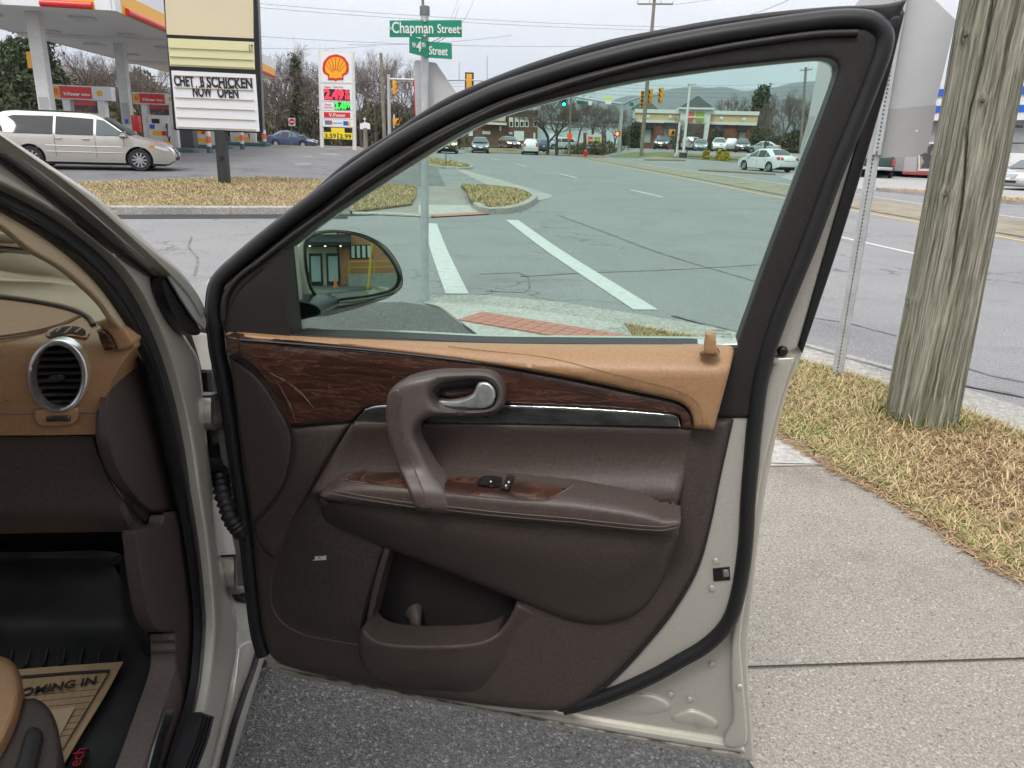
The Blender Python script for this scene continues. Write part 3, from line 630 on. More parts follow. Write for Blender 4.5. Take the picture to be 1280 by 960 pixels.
# lower shut face: ledges between rubber and hem
shape('shut_face', DP, [(968, 447, 1), (994, 446, 1), (976, 500), (954, 590), (942, 665), (934, 735), (926, 800), (929, 850), (934, 925), (926, 934), (905, 930), (916, 900), (914, 850), (915, 800), (922, 760), (934, 700), (941, 630), (946, 560), (953, 500)], .022, M_silver, dr, back=.018, round_=(3, .005))
shape('lower_hem', DP, [(345, 829), (440, 849), (560, 872), (660, 890), (760, 907), (860, 923), (930, 934, 1), (932, 941, 1), (860, 931), (740, 910), (620, 887), (500, 864), (400, 845), (347, 834)], .016, M_silver, dr, back=.012, round_=(2, .004))
seal = shape('hem_sealant', DP, [(348, 836), (400, 846.5), (500, 865.5), (620, 888.5), (740, 911.5), (860, 932.5), (925, 943), (926, 945), (860, 934.5), (740, 913.5), (620, 890.5), (500, 867.5), (400, 848.5), (348, 838)], .0115, pm('sealant', (.10, .095, .085), .7, c2=(.4, .385, .34), cscale=35, cpos=(.4, .6)), dr, back=.006)
# stamped recesses in the lower corner
def ridge(name, pts, v, r, mat, closed=False):
    p = cr(pts, closed=closed, step=4)
    if closed: p.append(p[0])
    return MB().tube([DP.at(x, y, v) for x, y in p], r, 6, flat=.6).build(name, mat, dr, 60, world=True)
shape('stamped_recess', DP, [(746, 884, 1), (770, 872), (806, 867), (832, 876), (838, 884), (832, 889), (802, 894), (770, 890)], .012, M_silver, dr, back=.006, round_=(5, .006))
shape('stamped_recess', DP, [(838, 897, 1), (850, 891), (866, 888), (884, 894), (897, 902), (897, 910), (886, 912), (862, 907), (842, 902)], .012, M_silver, dr, back=.006, round_=(5, .006))
for x, y in ((838, 868), (862, 874), (890, 830), (924, 858), (866, 926), (895, 701), (890, 735), (969, 451)):
    vv = .05 if x < 912 and y < 760 else .023 if x > 912 else .009
    MB().lathe([(0, .004), (.0045, .0035), (.006, 0)], frame(DP.at(x, y, vv), (.98, -.195, 0), (0, 0, 1)), 12).build('plug', M_silver, dr, 50, world=True)
# latch
shape('latch_plate', DP, [(891, 711, 1), (912, 709, 1), (913, 725, 1), (892, 727, 1)], .0505, M_black, dr, back=.004)
shape('latch', DP, [(903, 713, 1), (911, 712, 1), (912, 721, 1), (904, 722, 1)], .054, M_steel, dr, back=.006, round_=(1.5, .002))
MB().lathe([(0, .006), (.004, .006), (.007, .005), (.009, 0)], frame(DP.at(978, 439, .017), (.98, -.195, 0), (0, 0, 1)), 14).build('screw', M_black, dr, 50, world=True)
# rubber seal: two runs, rounded, with clip dots
def seal_run(pts, nm):
    b = MB(); P = cr(pts, closed=False, step=6)
    b.tube([DP.at(x, y, .050) for x, y in P], .0125, 12)
    b.tube([DP.at(x, y, .036) for x, y in P], .0165, 8, flat=.7)
    return b.build(nm, M_rubber, dr, 60, world=True)
seal_run(TUBE_UP, 'weatherstrip'); seal_run(TUBE_L, 'weatherstrip')
# window surround trim and glass
SURR = [(283, 418, 1), (275, 400), (277, 370), (290, 350), (320, 325), (360, 293), (398, 266), (450, 228), (528, 178), (618, 132), (674, 112), (732, 94), (802, 76), (862, 64), (922, 53), (1020, 39.5), (1075, 38, 1), (1086, 44, 1), (1078, 72), (1050, 140), (1026, 200), (992, 292), (955, 400), (938, 462), (926, 523, 1), (903, 523, 1), (916, 445), (921, 431, 1)]
SURRG = SURR + [tuple(reversed(p)) if False else p for p in []]
def surround():
    outer = [(283, 418, 1), (275, 400), (277, 370), (290, 350), (320, 325), (360, 293), (398, 266), (450, 228), (528, 178), (618, 132), (674, 112), (732, 94), (802, 76), (862, 64), (922, 53), (1020, 39.5), (1084, 33, 1), (1100, 44, 1), (1094, 76), (1067, 146), (1041, 206), (1007, 298), (966, 402), (948, 465), (937, 523, 1), (880, 523, 1), (880, 440, 1), (330, 440, 1)]
    def fn(x, y, d): return .054
    return shape('window_surround', DP, outer, .05, M_dark, dr, back=.04, holes=[GLASS], round_=(5, .008), fn=fn, grid=9, sm=50)
surround()
b = MB()
for off, rr in ((0, .005),):
    b.tube([DP.at(x, y, .0575) for x, y in cr([(280, 400), (282, 372), (296, 349), (324, 327), (364, 296), (402, 269), (454, 231), (532, 181), (622, 135), (678, 115), (736, 97), (806, 79), (866, 67), (926, 56), (1020, 43), (1072, 41)], closed=False)], rr, 12)
b.build('trim_ridge', M_dark, dr, 60, world=True)
shape('window_glass', DP, [((x - 640) * 1.006 + 640, (y - 260) * 1.01 + 260) + tuple(p for p in q) for x, y, *q in GLASS], .014, M_doorglass, dr, back=.004)
shape('glass_channel', DP, [(364, 416, 1), (500, 420), (600, 425), (800, 427), (921, 429, 1), (921, 434, 1), (800, 434), (600, 432), (500, 428), (364, 424, 1)], .03, M_black, dr, back=.02)
# sail panel (black, behind the mirror)
shape('sail_panel', DP, [(284, 412, 1), (282, 385), (292, 358), (318, 337), (352, 312, 1), (363, 418, 1)], .053, M_dark, dr, back=.02, round_=(4, .005), grid=10)
ridge('sail_ridge', [(285, 415), (287, 388), (300, 362), (330, 335)], .0535, .0028, M_dark)
# ---- lower trim
def fbase(x, y, d): return .066
TRIM = [(286, 444, 1), (296, 520), (306, 590), (314, 655, 1), (320, 720), (328, 790), (338, 818), (352, 830), (400, 844), (480, 861), (560, 875), (640, 885), (695, 888), (716, 884), (742, 867), (776, 836), (807, 802), (839, 761), (870, 708), (886, 655), (900, 590), (915, 524, 1), (880, 524, 1), (866, 480, 1), (600, 440, 1), (330, 425, 1)]
POCK = [(481, 686, 1), (470, 730), (456, 784), (469, 797), (497, 803), (553, 804), (595, 801), (618, 792), (635, 772), (644, 751, 1), (600, 700), (540, 665, 1)]
shape('trim_panel', DP, TRIM, .07, M_brown, dr, back=.03, holes=[POCK], round_=(10, .016), grid=14)
shape('trim_return', DP, [(903, 526, 1), (917, 525, 1), (902, 592), (888, 660), (872, 714), (842, 766), (810, 806), (778, 841), (744, 871), (718, 887), (700, 890), (690, 884, 1), (735, 862), (790, 812), (845, 722), (872, 640)], .0575, M_dark, dr, back=.01, round_=(3, .004))
# dark front corner panel
shape('front_panel', DP, [(287, 447, 1), (302, 456), (318, 468), (334, 487), (348, 510), (361, 534), (364, 562), (358, 595), (344, 622), (315, 654, 1), (307, 590), (297, 520)], .078, M_brown, dr, back=.03, round_=(5, .006), grid=10)
shape('front_rim', DP, [(362, 534, 1), (400, 531), (440, 528, 1), (412, 572), (387, 616, 1), (372, 640), (356, 672), (346, 700, 1), (330, 690), (316, 657, 1), (345, 624), (360, 596), (367, 562)], .080, M_brown, dr, back=.03, round_=(9, .012), grid=9)
# speaker grille with lettering
SPK = [(388, 618, 1), (405, 645), (440, 668), (478, 687, 1), (468, 720), (457, 755), (448, 803, 1), (410, 797), (376, 789), (350, 771), (340, 747), (345, 705), (360, 665)]
shape('speaker_grille', DP, SPK, .073, M_grille, dr, back=.02, round_=(3, .002), fn=lambda x, y, d: .070 + .006 * sstep(0, 30, d), grid=10)
ridge('speaker_rim', [(387, 619), (359, 665), (343, 705), (338, 747), (348, 773), (375, 792), (410, 800), (448, 806)], .0715, .0022, M_brown)
c0 = DP.at(400, 697.5, .0785); Mt = frame(c0, (DP.at(411, 696.6, .0785) - DP.at(388, 697.8, .0785)), (0, 0, 1))
text('badge', 'BOSE', Mt, .0095, pm('badge_silver', (.75, .75, .75), .35, .2), dr, world=True, fit=.027, shear=.35, bold=.00045, ext=.0006)
MB().box(-.016, .0125, -.0044, -.0036, 0, .0006, Mt).build('badge_line', MATS['badge_silver'], dr, world=True)
# map pocket: recess, floor, bottle bump, front lip
def pocket():
    b = MB(); P = cr(POCK); n = DP.n
    A = [DP.at(x, y, .07) for x, y in P]; Bk = [p - n * .062 for p in A]
    k = len(A); v = A + Bk; f = [(i, (i + 1) % k, k + (i + 1) % k, k + i) for i in range(k)] + [tuple(range(k, 2 * k))]
    b.add(v, f); return b.build('map_pocket', M_dark, dr, None, world=True)
pocket()
MB().tube([DP.at(x, y, v) for x, y, v in ((517, 764, .012), (519, 772, .03), (520, 785, .035), (521, 800, .03))], [.022, .014, .010, .012], 12, flat=.7).build('bottle_divider', M_brown, dr, 60, world=True)
shape('pocket_rim', DP, [(480, 685, 1), (487, 688, 1), (476, 728), (463, 781, 1), (456, 785, 1), (466, 735)], .082, M_brown, dr, back=.05, round_=(2, .004))
def flip(x, y, d):
    k_ = .047 * sstep(560, 655, x)
    t = (y - (800 if x < 600 else 800 - (x - 600) * .75)) / 34
    return .125 - k_ - .012 * sstep(-.2, 1.0, t) - (.045 - k_ * .6) * sstep(.9, 2.3, t)
shape('pocket_front', DP, [(450, 787, 1), (456, 785, 1), (469, 798), (497, 804.5), (553, 805.5), (596, 802), (619, 793), (636, 773), (646, 752, 1), (680, 768), (735, 785), (770, 784), (795, 772), (770, 812), (735, 845), (700, 866), (660, 872), (600, 868), (540, 862), (490, 855), (462, 842), (450, 818)], .12, M_brown, dr, back=.06, fn=flip, grid=8, round_=(7, .012), sm=60)
# big lower bulge below the armrest
def fbulge(x, y, d):
    top = interp(x, [(400, 624), (520, 637), (620, 649), (720, 657), (850, 668)]); bot = interp(x, [(400, 640), (480, 684), (553, 712), (635, 745), (714, 776), (745, 780), (782, 774), (826, 729), (848, 668)])
    t = (y - top) / max(8, bot - top); return .138 - .05 * sstep(.15, 1.1, t) ** 1.2
shape('door_bulge', DP, [(400, 622, 1), (402, 642), (412, 655), (440, 668), (480, 684), (553, 712), (635, 745), (680, 764), (714, 776), (745, 780), (782, 774), (807, 757), (826, 729), (842, 691), (849, 664, 1), (810, 660), (720, 650), (620, 642), (520, 630)], .13, M_brown, dr, back=.07, fn=fbulge, grid=8, round_=(12, .02), sm=60)
# leather insert above the armrest
def fins(x, y, d):
    t = (y - 530) / 80; return .095 - .022 * math.sin(math.pi * max(0, min(1, t * .95))) + .012 * sstep(520, 440, x)
shape('leather_insert', DP, [(441, 527, 1), (560, 528), (700, 530), (849, 534, 1), (866, 536, 1), (860, 580), (846, 636, 1), (800, 632), (700, 622), (560, 606), (420, 614), (403, 622), (388, 616, 1), (400, 596), (420, 562)], .09, M_brown_l, dr, back=.03, fn=fins, grid=9, round_=(10, .014), sm=60)
# armrest
ATOP = [(400, 612), (410, 603), (425, 592), (457, 585), (495, 585), (550, 588), (640, 595), (720, 602), (775, 611), (807, 620), (827, 631), (842, 632), (850, 640)]
ABOT = [(400, 626), (460, 632), (520, 638), (569, 643), (620, 649.5), (720, 658), (810, 667), (840, 669), (850, 660)]
def farm(x, y, d=9):
    tp, bt = interp(x, ATOP), interp(x, ABOT); t = (y - tp) / max(6, bt - tp)
    return .085 + .082 * (1 - (1 - max(0.0, min(1.0, t / .66))) ** 2) - .010 * sstep(.84, 1.04, t)
shape('armrest', DP, [(401, 622), (402, 611), (411, 602), (426, 592), (457, 585), (495, 585), (550, 588), (640, 595), (720, 602), (775, 611), (807, 620), (827, 630), (841, 632), (850, 641), (849, 661), (840, 669), (810, 667), (720, 658), (620, 649.5), (520, 638), (460, 632), (415, 626)], .16, M_brown_l, dr, back=.05, fn=farm, grid=3, round_=(4, .008), sm=80)
INL = [(424, 594), (440, 588), (457, 586.5), (495, 586.5), (550, 589.5), (640, 596.5), (721, 604.5, 1), (703, 615), (686, 624), (668, 625.5), (620, 622), (569, 617), (505, 609), (445, 602.5), (424, 598)]
shape('wood_inlay', DP, INL, .1, M_wood, dr, back=.004, fn=lambda x, y, d: farm(x, y) + .0025, grid=6, sm=60)
ridge_f = lambda nm, pts, off, r, mat: MB().tube([DP.at(x, y, farm(x, y) + off) for x, y in cr(pts, closed=False, step=4)], r, 5).build(nm, mat, dr, 60, world=True)
ridge_f('inlay_edge', [(424, 598), (445, 602.5), (505, 609), (569, 617), (620, 622), (668, 625.5), (686, 624), (703, 615), (721, 604.5)], .001, .0011, pm('inlay_lip', (.16, .13, .12), .35))
for k, dy in enumerate((0, 4.6)):
    ridge_f('seam', [(403, 611 + dy), (430, 615.5 + dy), (462, 621 + dy), (517, 629 + dy), (567, 634 + dy), (620, 640 + dy), (720, 648.5 + dy), (745, 651.5 + dy), (825, 658.5 + dy), (846, 655 + dy)], .0004, .0009, M_bthread)
def switch(nm, poly, lift, mat):
    return shape(nm, DP, poly, .1, mat, dr, back=.012, fn=lambda x, y, d: farm(x, y) + lift, raw=True)
switch('switch_bezel', [(596, 605.5), (600, 599), (612, 597.5), (626, 600.5), (624.5, 608), (614, 609.5), (600, 607.5)], .006, M_black)
switch('window_switch', [(600, 604.5), (602, 600.5), (611.5, 600), (610.5, 606.5), (603, 606)], .010, M_schrome)
switch('switch_bezel', [(626, 611.5), (632.5, 597.5), (642.5, 598.5), (637, 613.5)], .005, M_black)
switch('lock_switch', [(629.5, 606.5), (632.5, 600), (640, 600.8), (637, 607.5)], .009, M_dark)
switch('lock_switch', [(627.5, 611), (629, 608), (636.5, 608.8), (635, 612.5)], .009, M_schrome)
for (x, y) in ((636, 602.5), (632.5, 607), (613.5, 602)):
    MB().lathe([(0, .0008), (.0014, .0006), (.0018, 0)], frame(DP.at(x, y, farm(x, y) + .0125), (.98, -.195, 0), (0, .3, 1)), 8).build('switch_mark', pm('mark_white', (.7, .7, .7), .5), dr, None, world=True)
# wood trim with chrome strip
WOOD = [(282, 420, 1), (324, 426), (450, 438), (590, 453), (650, 463), (720, 476), (795, 492), (845, 503), (860, 512), (866, 525), (867, 536, 1), (851, 535.5, 1), (849, 521), (827, 517), (745, 511), (631, 506), (560, 506), (482, 507), (467, 508), (455, 512), (442, 526, 1), (400, 529), (363, 532, 1), (345, 495), (330, 472), (315, 456), (297, 445), (283, 439, 1)]
def fwood(x, y, d): return .092 - .010 * sstep(300, 420, x) * sstep(560, 420, x) * sstep(440, 500, y) + .004 * sstep(0, 20, d)
shape('wood_trim', DP, WOOD, .09, M_wood, dr, back=.03, fn=fwood, grid=10, round_=(3, .006), sm=60)
shape('wood_end', DP, [(281, 420, 1), (297, 423, 1), (299, 446, 1), (283, 440, 1)], .0975, M_wood, dr, back=.03, round_=(2, .003))
M_scr = pm('scuffed_lacquer', (.16, .105, .095), .5, c2=(.05, .022, .016), cscale=60, cdet=8, cpos=(.4, .6))
shape('scuff', DP, [(346, 476, 1), (353, 488), (363, 505), (370, 528, 1), (364, 512), (356, 496)], .0965, M_scr, dr, back=.001, raw=True)
shape('scuff', DP, [(336, 466, 1), (360, 476), (378, 492), (393, 511, 1), (377, 493.6), (358, 478.5)], .0972, M_scr, dr, back=.001, raw=True)
shape('chrome_strip', DP, [(443, 527, 1), (456, 513), (468, 509), (483, 508), (560, 507.5), (631, 508), (745, 512.5), (827, 518.5), (846, 522), (849.5, 534, 1), (740, 531.5), (620, 529.5), (483, 528)], .094, M_schrome, dr, back=.02, round_=(2, .003))
MB().tube([DP.at(x, y, .096) for x, y in cr([(456, 512.5), (468, 508.5), (483, 507.3), (560, 506.8), (631, 507.2), (745, 512), (827, 518), (846, 521.3), (849.5, 533)], closed=False)], .0013, 6).build('chrome_edge', M_chrome, dr, 60, world=True)
# tan beltline cap
TAN = [(282, 417, 1), (300, 417.5), (364, 422.5), (500, 428), (600, 431.5), (700, 433), (800, 433.5), (905, 434.5), (916, 436), (917, 442), (905, 490), (892, 537.5, 1), (867, 536, 1), (866, 524), (860, 511), (845, 501.5), (795, 490), (720, 474), (590, 452), (450, 435.5), (324, 424), (282, 420, 1)]
def ftan(x, y, d):
    top = interp(x, [(282, 416), (600, 429), (917, 434)]); return .072 + .035 * sstep(-2, 34, y - top) + .005 * sstep(0, 8, d)
shape('belt_trim', DP, TAN, .09, M_tan, dr, back=.022, fn=ftan, grid=8, round_=(4, .008), sm=60)
ST = cr([(560, 432.5), (600, 437.5), (684, 447), (750, 463), (795, 474.5), (840, 486), (864, 497), (876, 512), (879, 534)], closed=False, step=1.15)
b = MB()
for i in range(0, len(ST) - 1, 2): b.tube([DP.at(*ST[i], ftan(ST[i][0], ST[i][1], 9) + .0006), DP.at(*ST[i + 1], ftan(ST[i + 1][0], ST[i + 1][1], 9) + .0006)], .0009, 4)
b.build('stitching', M_thread, dr, None, world=True)
MB().tube([DP.at(x, y, .094) for x, y in cr([(300, 425), (450, 437), (590, 452.5), (650, 462.2), (720, 475), (795, 491), (843, 502)], closed=False)], .0026, 6).build('shadow_gap', M_black, dr, None, world=True)
# lock pin and collar
cM = frame(DP.at(887, 441, .098), (.98, -.195, 0), (0.19, .95, .2))
shape('lock_collar', DP, [(874, 441), (878, 437.5), (888, 436.5), (897, 438), (900, 442), (896, 446), (886, 447), (877, 445.5)], .114, M_tan, dr, back=.02, round_=(2.5, .004))
shape('lock_pin', DP, [(880, 443, 1), (880.5, 428, 1), (881.5, 427, 1), (882, 417.8), (884, 416.8), (893, 417), (894.6, 418.2), (894.6, 427.4, 1), (895.4, 428.6, 1), (895.6, 443, 1)], .122, M_tan, dr, back=.018, round_=(2, .004))
# glass etching
gm = pm('etching', (.02, .03, .03), .6)
for k, (s, y, x, w) in enumerate((('TEMPERED', 413.5, 899, .022), ('AS2 DOT 23 M40', 417.5, 902, .032), ('SOLAR', 421.5, 908, .018), ('43R', 425, 904, .012))):
    Mx = frame(DP.at(x, y, .0150), (-.98, .195, 0), (0, 0, 1)); Mx = frame(DP.at(x, y, .0150), (.98, -.195, 0), (0, 0, 1))
    t = text('glass_marking', s, Matrix.Identity(4), .0042, gm, dr, world=True, fit=w, ext=.0001)
    for v in t.data.vertices: v.co.x = -v.co.x
    t.data.transform(Mx)
# ---- pull handle and release lever
def fpull(x, y, d):
    a = .122 + .028 * sstep(600, 500, x) + .032 * sstep(578, 622, y)
    return a + .004 * sstep(0, 10, d)
PULL = [(485, 493), (492, 483), (503, 476), (530, 469), (562, 465.5), (605, 465), (622, 472), (631, 491), (629, 507), (618, 517), (600, 520.5), (560, 521), (540, 521.5), (527, 527), (520, 538), (522, 552), (540, 585), (560, 612), (569, 642, 1), (545, 642), (520, 638, 1), (507, 605), (496, 580), (487, 550), (482.5, 524), (483, 505)]
REC = [(539, 492), (545, 482), (560, 477), (605, 476), (617, 483), (621, 494), (615, 507), (600, 511), (556, 510.5), (542, 503)]
shape('pull_handle', DP, PULL, .13, M_brown_h, dr, back=.03, fn=fpull, grid=5, round_=(8, .014), holes=[REC], sm=60)
shape('handle_pad', DP, [(485, 496), (490, 489), (500, 487), (503, 492), (502, 515), (506, 545), (521, 590), (540, 636, 1), (521, 636, 1), (508, 604), (497, 579), (488, 549), (484, 522)], .15, M_brown_l, dr, back=.004, fn=lambda x, y, d: fpull(x, y, 9) + .0015, grid=5, round_=(3, .003), sm=60)
shape('handle_cup', DP, [(x, y) for x, y in REC], .098, M_dark, dr, back=.004, fn=lambda x, y, d: .118 - .028 * sstep(0, 14, d), grid=4, sm=70)
LEV = [(544, 500), (560, 500.5), (576, 499), (590, 493), (595, 484), (597, 478, 1), (609, 477.5), (617, 484), (620, 493), (616, 505), (606, 510), (580, 510), (556, 509.5), (547, 506)]
shape('release_lever', DP, LEV, .124, pm('brushed_chrome', (.70, .71, .71), .3, .75, c2=(.48, .49, .49), cscale=55, cdet=6, rvar=.12), dr, back=.008, fn=lambda x, y, d: .112 + .010 * sstep(545, 610, x), grid=4, round_=(4, .006), sm=70)
# ---- mirror on the outside of the door
MN = (DP.n + Vector((.46, 0, .085))).normalized()
MP = Pl(DP.at(440, 335, -.14), MN)
HOUS = [(358, 352), (362, 318), (378, 299), (396, 289.5), (424, 287.5), (455, 293), (480, 306), (497, 327), (503.5, 346), (501, 361), (482, 370), (446, 377.5), (420, 380), (396, 381), (372, 374)]
hb = cr(HOUS); b = MB(); k = len(hb)
lay = []
cen = Vector((0, 0, 0))
for p in hb: cen += MP.at(*p)
cen /= k
vd = (cen - EYE).normalized()
for sc, dv in ((1.0, .0), (1.005, .008), (.99, .03), (.93, .06), (.8, .10), (.6, .13), (.3, .145)):
    lay.append([cen + (MP.at(*p) - cen) * sc + vd * dv for p in hb])
v = [p for L in lay for p in L]; f = [(i * k + j, i * k + (j + 1) % k, (i + 1) * k + (j + 1) % k, (i + 1) * k + j) for i in range(len(lay) - 1) for j in range(k)] + [tuple(range((len(lay) - 1) * k, len(lay) * k))]
b.add(v, f); b.build('mirror_housing', M_silver, dr, 50, world=True)
MG = [(383.5, 312), (386, 301), (397, 293.5), (420, 291), (447, 295.5), (472, 308), (489, 328), (496.5, 347), (491, 359), (470, 366), (432, 371.5), (407, 373), (393.5, 364), (386, 341)]
MGO = [((x - 440) * 1.06 + 440.5, (y - 333) * 1.07 + 333) for x, y in MG]
shape('mirror_rim', MP, MGO, .003, M_black, dr, back=.012, holes=[MG], round_=(2, .003))
shape('mirror_face', MP, HOUS, .0005, M_silver, dr, back=.004, holes=[[((x - 440) * 1.05 + 440.5, (y - 333) * 1.06 + 333) for x, y in MG]], round_=(5, .006))
MC = MP.at(440, 333)
shape('mirror_glass', MP, [((x - 440) * 1.02 + 440, (y - 333) * 1.02 + 333) for x, y in MG], .000, M_mirror, dr, back=0, fn=lambda x, y, d: .002 - (MP.at(x, y) - MC).length_squared / 2.8, grid=2.5, sm=80)
Mx = frame(MP.at(437, 364.5, .0022), MP.at(476, 360.5, 0) - MP.at(415, 367.5, 0), (0, 0, 1))
text('mirror_legend', 'OBJECTS IN MIRROR ARE CLOSER THAN THEY APPEAR', Mx, .0052, gm, dr, world=True, fit=.088, ext=.0001)
shape('mirror_foot', DP, [(358, 374, 1), (378, 376), (398, 382), (402, 392), (385, 398), (364, 403, 1)], -.03, M_black, dr, back=.08, round_=(3, .01))
shape('mirror_arm', DP, [(358, 366, 1), (374, 375), (396, 383), (440, 380), (488, 370), (470, 378), (430, 390), (398, 396), (372, 388), (360, 380, 1)], -.15, M_silver, dr, back=.05, round_=(4, .012))
# ================================================================== body side, jamb and cabin of the SUV
SP = Pl(HINGE, AR)                                            # the side of the body, normal outwards
CP = Pl(SP.at(130, 515, -.11), -AF)                           # the face of the dashboard
c0 = [(-40, 137), (0, 165), (60, 205), (120, 245), (160, 282), (200, 316), (225, 337), (247, 367), (258, 390)]
c1 = [(-40, 143), (0, 172), (60, 214), (110, 252), (160, 296), (210, 343), (236, 372), (252, 400)]
c2 = [(-40, 152), (0, 181), (60, 226), (110, 266), (160, 309), (207, 348)]
c3 = [(-40, 170), (0, 200), (60, 246), (110, 288), (160, 327), (199, 352)]
c4 = [(-40, 214), (0, 232), (50, 257), (90, 282), (130, 314), (160, 346), (185, 387), (208, 440), (226, 500), (238, 560), (245, 610), (255, 675), (262, 740), (264, 790), (257, 860), (244, 918), (232, 960), (224, 985)]
c5 = [(-40, 247), (0, 266), (45, 292), (85, 321), (118, 352), (145, 387), (170, 428), (190, 472), (207, 538), (220, 595), (230, 640), (238, 690), (245, 745), (247, 790), (241, 860), (226, 912), (212, 960), (204, 985)]
c6 = [(199, 352), (210, 378), (221, 402), (236, 428), (247, 447), (253, 480), (259, 550), (266, 610), (274, 680), (283, 730), (293, 768), (297, 808), (289, 860), (276, 920), (266, 960), (260, 985)]
def band(nm, a, b_, v, mat, back=.03, rnd=(0, 0), grid=None, pl=SP, par=None, fn=None):
    P = [a[0] + (1,)] + a[1:-1] + [a[-1] + (1,)] + [b_[-1] + (1,)] + list(reversed(b_[1:-1])) + [b_[0] + (1,)]
    return shape(nm, pl, P, v, mat, par or car, back=back, round_=rnd, grid=grid, fn=fn, sm=60)
band('fender_edge', c0, c1, .0, M_silver, .05, (4, .01))
band('windshield_moulding', c1[:6], c2, -.012, pm('satin_trim', (.52, .53, .56), .25, .7), .03, (3, .006))
band('pillar_gap', c2, c3, -.028, M_black, .03)
body = band('a_pillar', c3 + c6[1:], c4, -.03, M_silver, .014, (7, .012), grid=14)
band('door_opening_seal', c4, c5, -.045, M_rubber, .012, (11, .022), grid=8)
MB().tube([SP.at(x, y, -.046) for x, y in cr([((a[0] * .35 + b[0] * .65), (a[1] * .35 + b[1] * .65)) for a, b in zip(c4, c5)], closed=False)], .003, 6).build('seal_lip', M_black, car, 60, world=True)
# pillar base: black corner block, fender side
shape('corner_block', SP, [(200, 349, 1), (208, 346), (220, 360), (234, 384), (248, 408), (250, 417), (240, 419), (230, 414), (216, 394), (206, 372)], -.010, M_black, car, back=.015, round_=(3, .006))
shape('corner_cover', SP, [(210, 345, 1), (224, 348), (240, 370), (257, 398), (257, 412, 1), (246, 402), (231, 380)], -.004, pm('grey_trim', (.28, .275, .28), .45), car, back=.003)
# jamb behind the hinges
shape('door_jamb', SP, [(236, 416, 1), (262, 420), (276, 470), (290, 560), (304, 650), (318, 745), (331, 822, 1), (300, 850, 1), (297, 806), (292, 768), (283, 730), (273, 680), (265, 610), (258, 550), (252, 480), (246, 447)], -.075, M_silver, car, back=.05, round_=(4, .01), grid=14)
shape('jamb_painted_shade', SP, [(256, 462, 1), (276, 466), (290, 560), (304, 650), (316, 735), (318, 752), (296, 748), (284, 720), (276, 676), (268, 610), (261, 550)], -.058, M_mat0, car, back=.02, round_=(4, .01))  # black sheet filling the hinge recess, its colour stands in for shade
# fender forward of the door, hood, front wheel
def hood():
    V = []; F = []; ny, nx = 14, 13
    for i in range(ny):
        s = .12 + 1.15 * i / (ny - 1)
        for j in range(nx):
            t = j / (nx - 1) * 2 - 1
            z = 1.075 - .05 * s - .10 * max(0, s - .6) ** 2 - .085 * abs(t) ** 3 - .5 * max(0, abs(t) - .9) ** 1.5
            c = HINGE - AR * .93 + AF * s + AR * (t * .86 * (1 - .1 * max(0, s - .5))); V.append((c.x, c.y, z))
    for i in range(ny - 1):
        for j in range(nx - 1): a = i * nx + j; F.append((a, a + 1, a + nx + 1, a + nx))
    return mesh('hood', V, F, M_silver, car, 60, world=True)
hood()
def fender():
    V = []; F = []; ns = 26; rows = [.36, .5, .62, .74, .86, .95, 1.0]
    for i in range(ns):
        s = -.02 + 1.25 * i / (ns - 1); wl = .62; r = .40
        dz = math.sqrt(max(0, r * r - (s - wl) ** 2)) + .36 if abs(s - wl) < r else .30
        for k, z in enumerate(rows):
            zz = max(z, dz) if k < 5 else z
            c = HINGE + AF * s - AR * (.055 + .05 * (abs(zz - .72) / .4) ** 2 + .10 * max(0, s - .8)); V.append((c.x, c.y, zz))
    for i in range(ns - 1):
        for k in range(len(rows) - 1): a = i * len(rows) + k; F.append((a, a + len(rows), a + len(rows) + 1, a + 1))
    return mesh('fender', V, F, M_silver, car, 60, world=True)
fender()
wc = HINGE + AF * .62 - AR * .20 + Vector((0, 0, .38)); WM = frame(wc, AF, (0, 0, 1))
tyre = MB().lathe([(.24, -.11), (.33, -.12), (.37, -.10), (.38, -.06), (.38, .06), (.37, .10), (.33, .12), (.24, .11)], WM, 32).build('wheel', M_rubber, car, 50, world=True)
MB().lathe([(0, .07), (.05, .075), (.08, .05), (.2, .06), (.24, .11), (.245, .09)], WM, 32).build('rim', M_chrome, tyre, 50, world=True)
# badge on the fender top (small chrome port)
# rocker and sill
sill = shape('sill', SP, [(297, 806, 1), (318, 800), (331, 822, 1), (316, 870), (301, 920), (288, 962), (280, 990, 1), (258, 990, 1), (266, 960), (277, 920), (290, 862)], -.035, M_silver, car, back=.06, round_=(5, .012), grid=12)
MB().tube([SP.at(x, y, -.028) for x, y in cr([(325, 806), (318, 832), (305, 868), (292, 908), (278, 960), (270, 990)], closed=False)], .010, 8, flat=.6).build('sill_seal', M_rubber, car, 60, world=True)
pad = shape('sill_scuff_pad', SP, [(251, 890, 1), (268, 896, 1), (259, 930), (247, 962), (238, 990, 1), (216, 990, 1), (228, 960), (243, 914)], -.018, M_rubber, car, back=.02, round_=(3, .004))
for k in (.25, .5, .75):
    MB().tube([SP.at(x, y, -.0165) for x, y in ((251 + 17 * k, 894 + 4 * k), (243 + 17 * k, 925 + 3 * k), (228 + 20 * k, 961), (218 + 21 * k, 988))], .0016, 5).build('pad_rib', M_black, pad, None, world=True)
MB().box(-.05, .05, -.9, 1.45, .30, .40, frame(HINGE - AR * .09 - AF * 1.3, AR, AF)).build('rocker', M_silver, car, world=True)
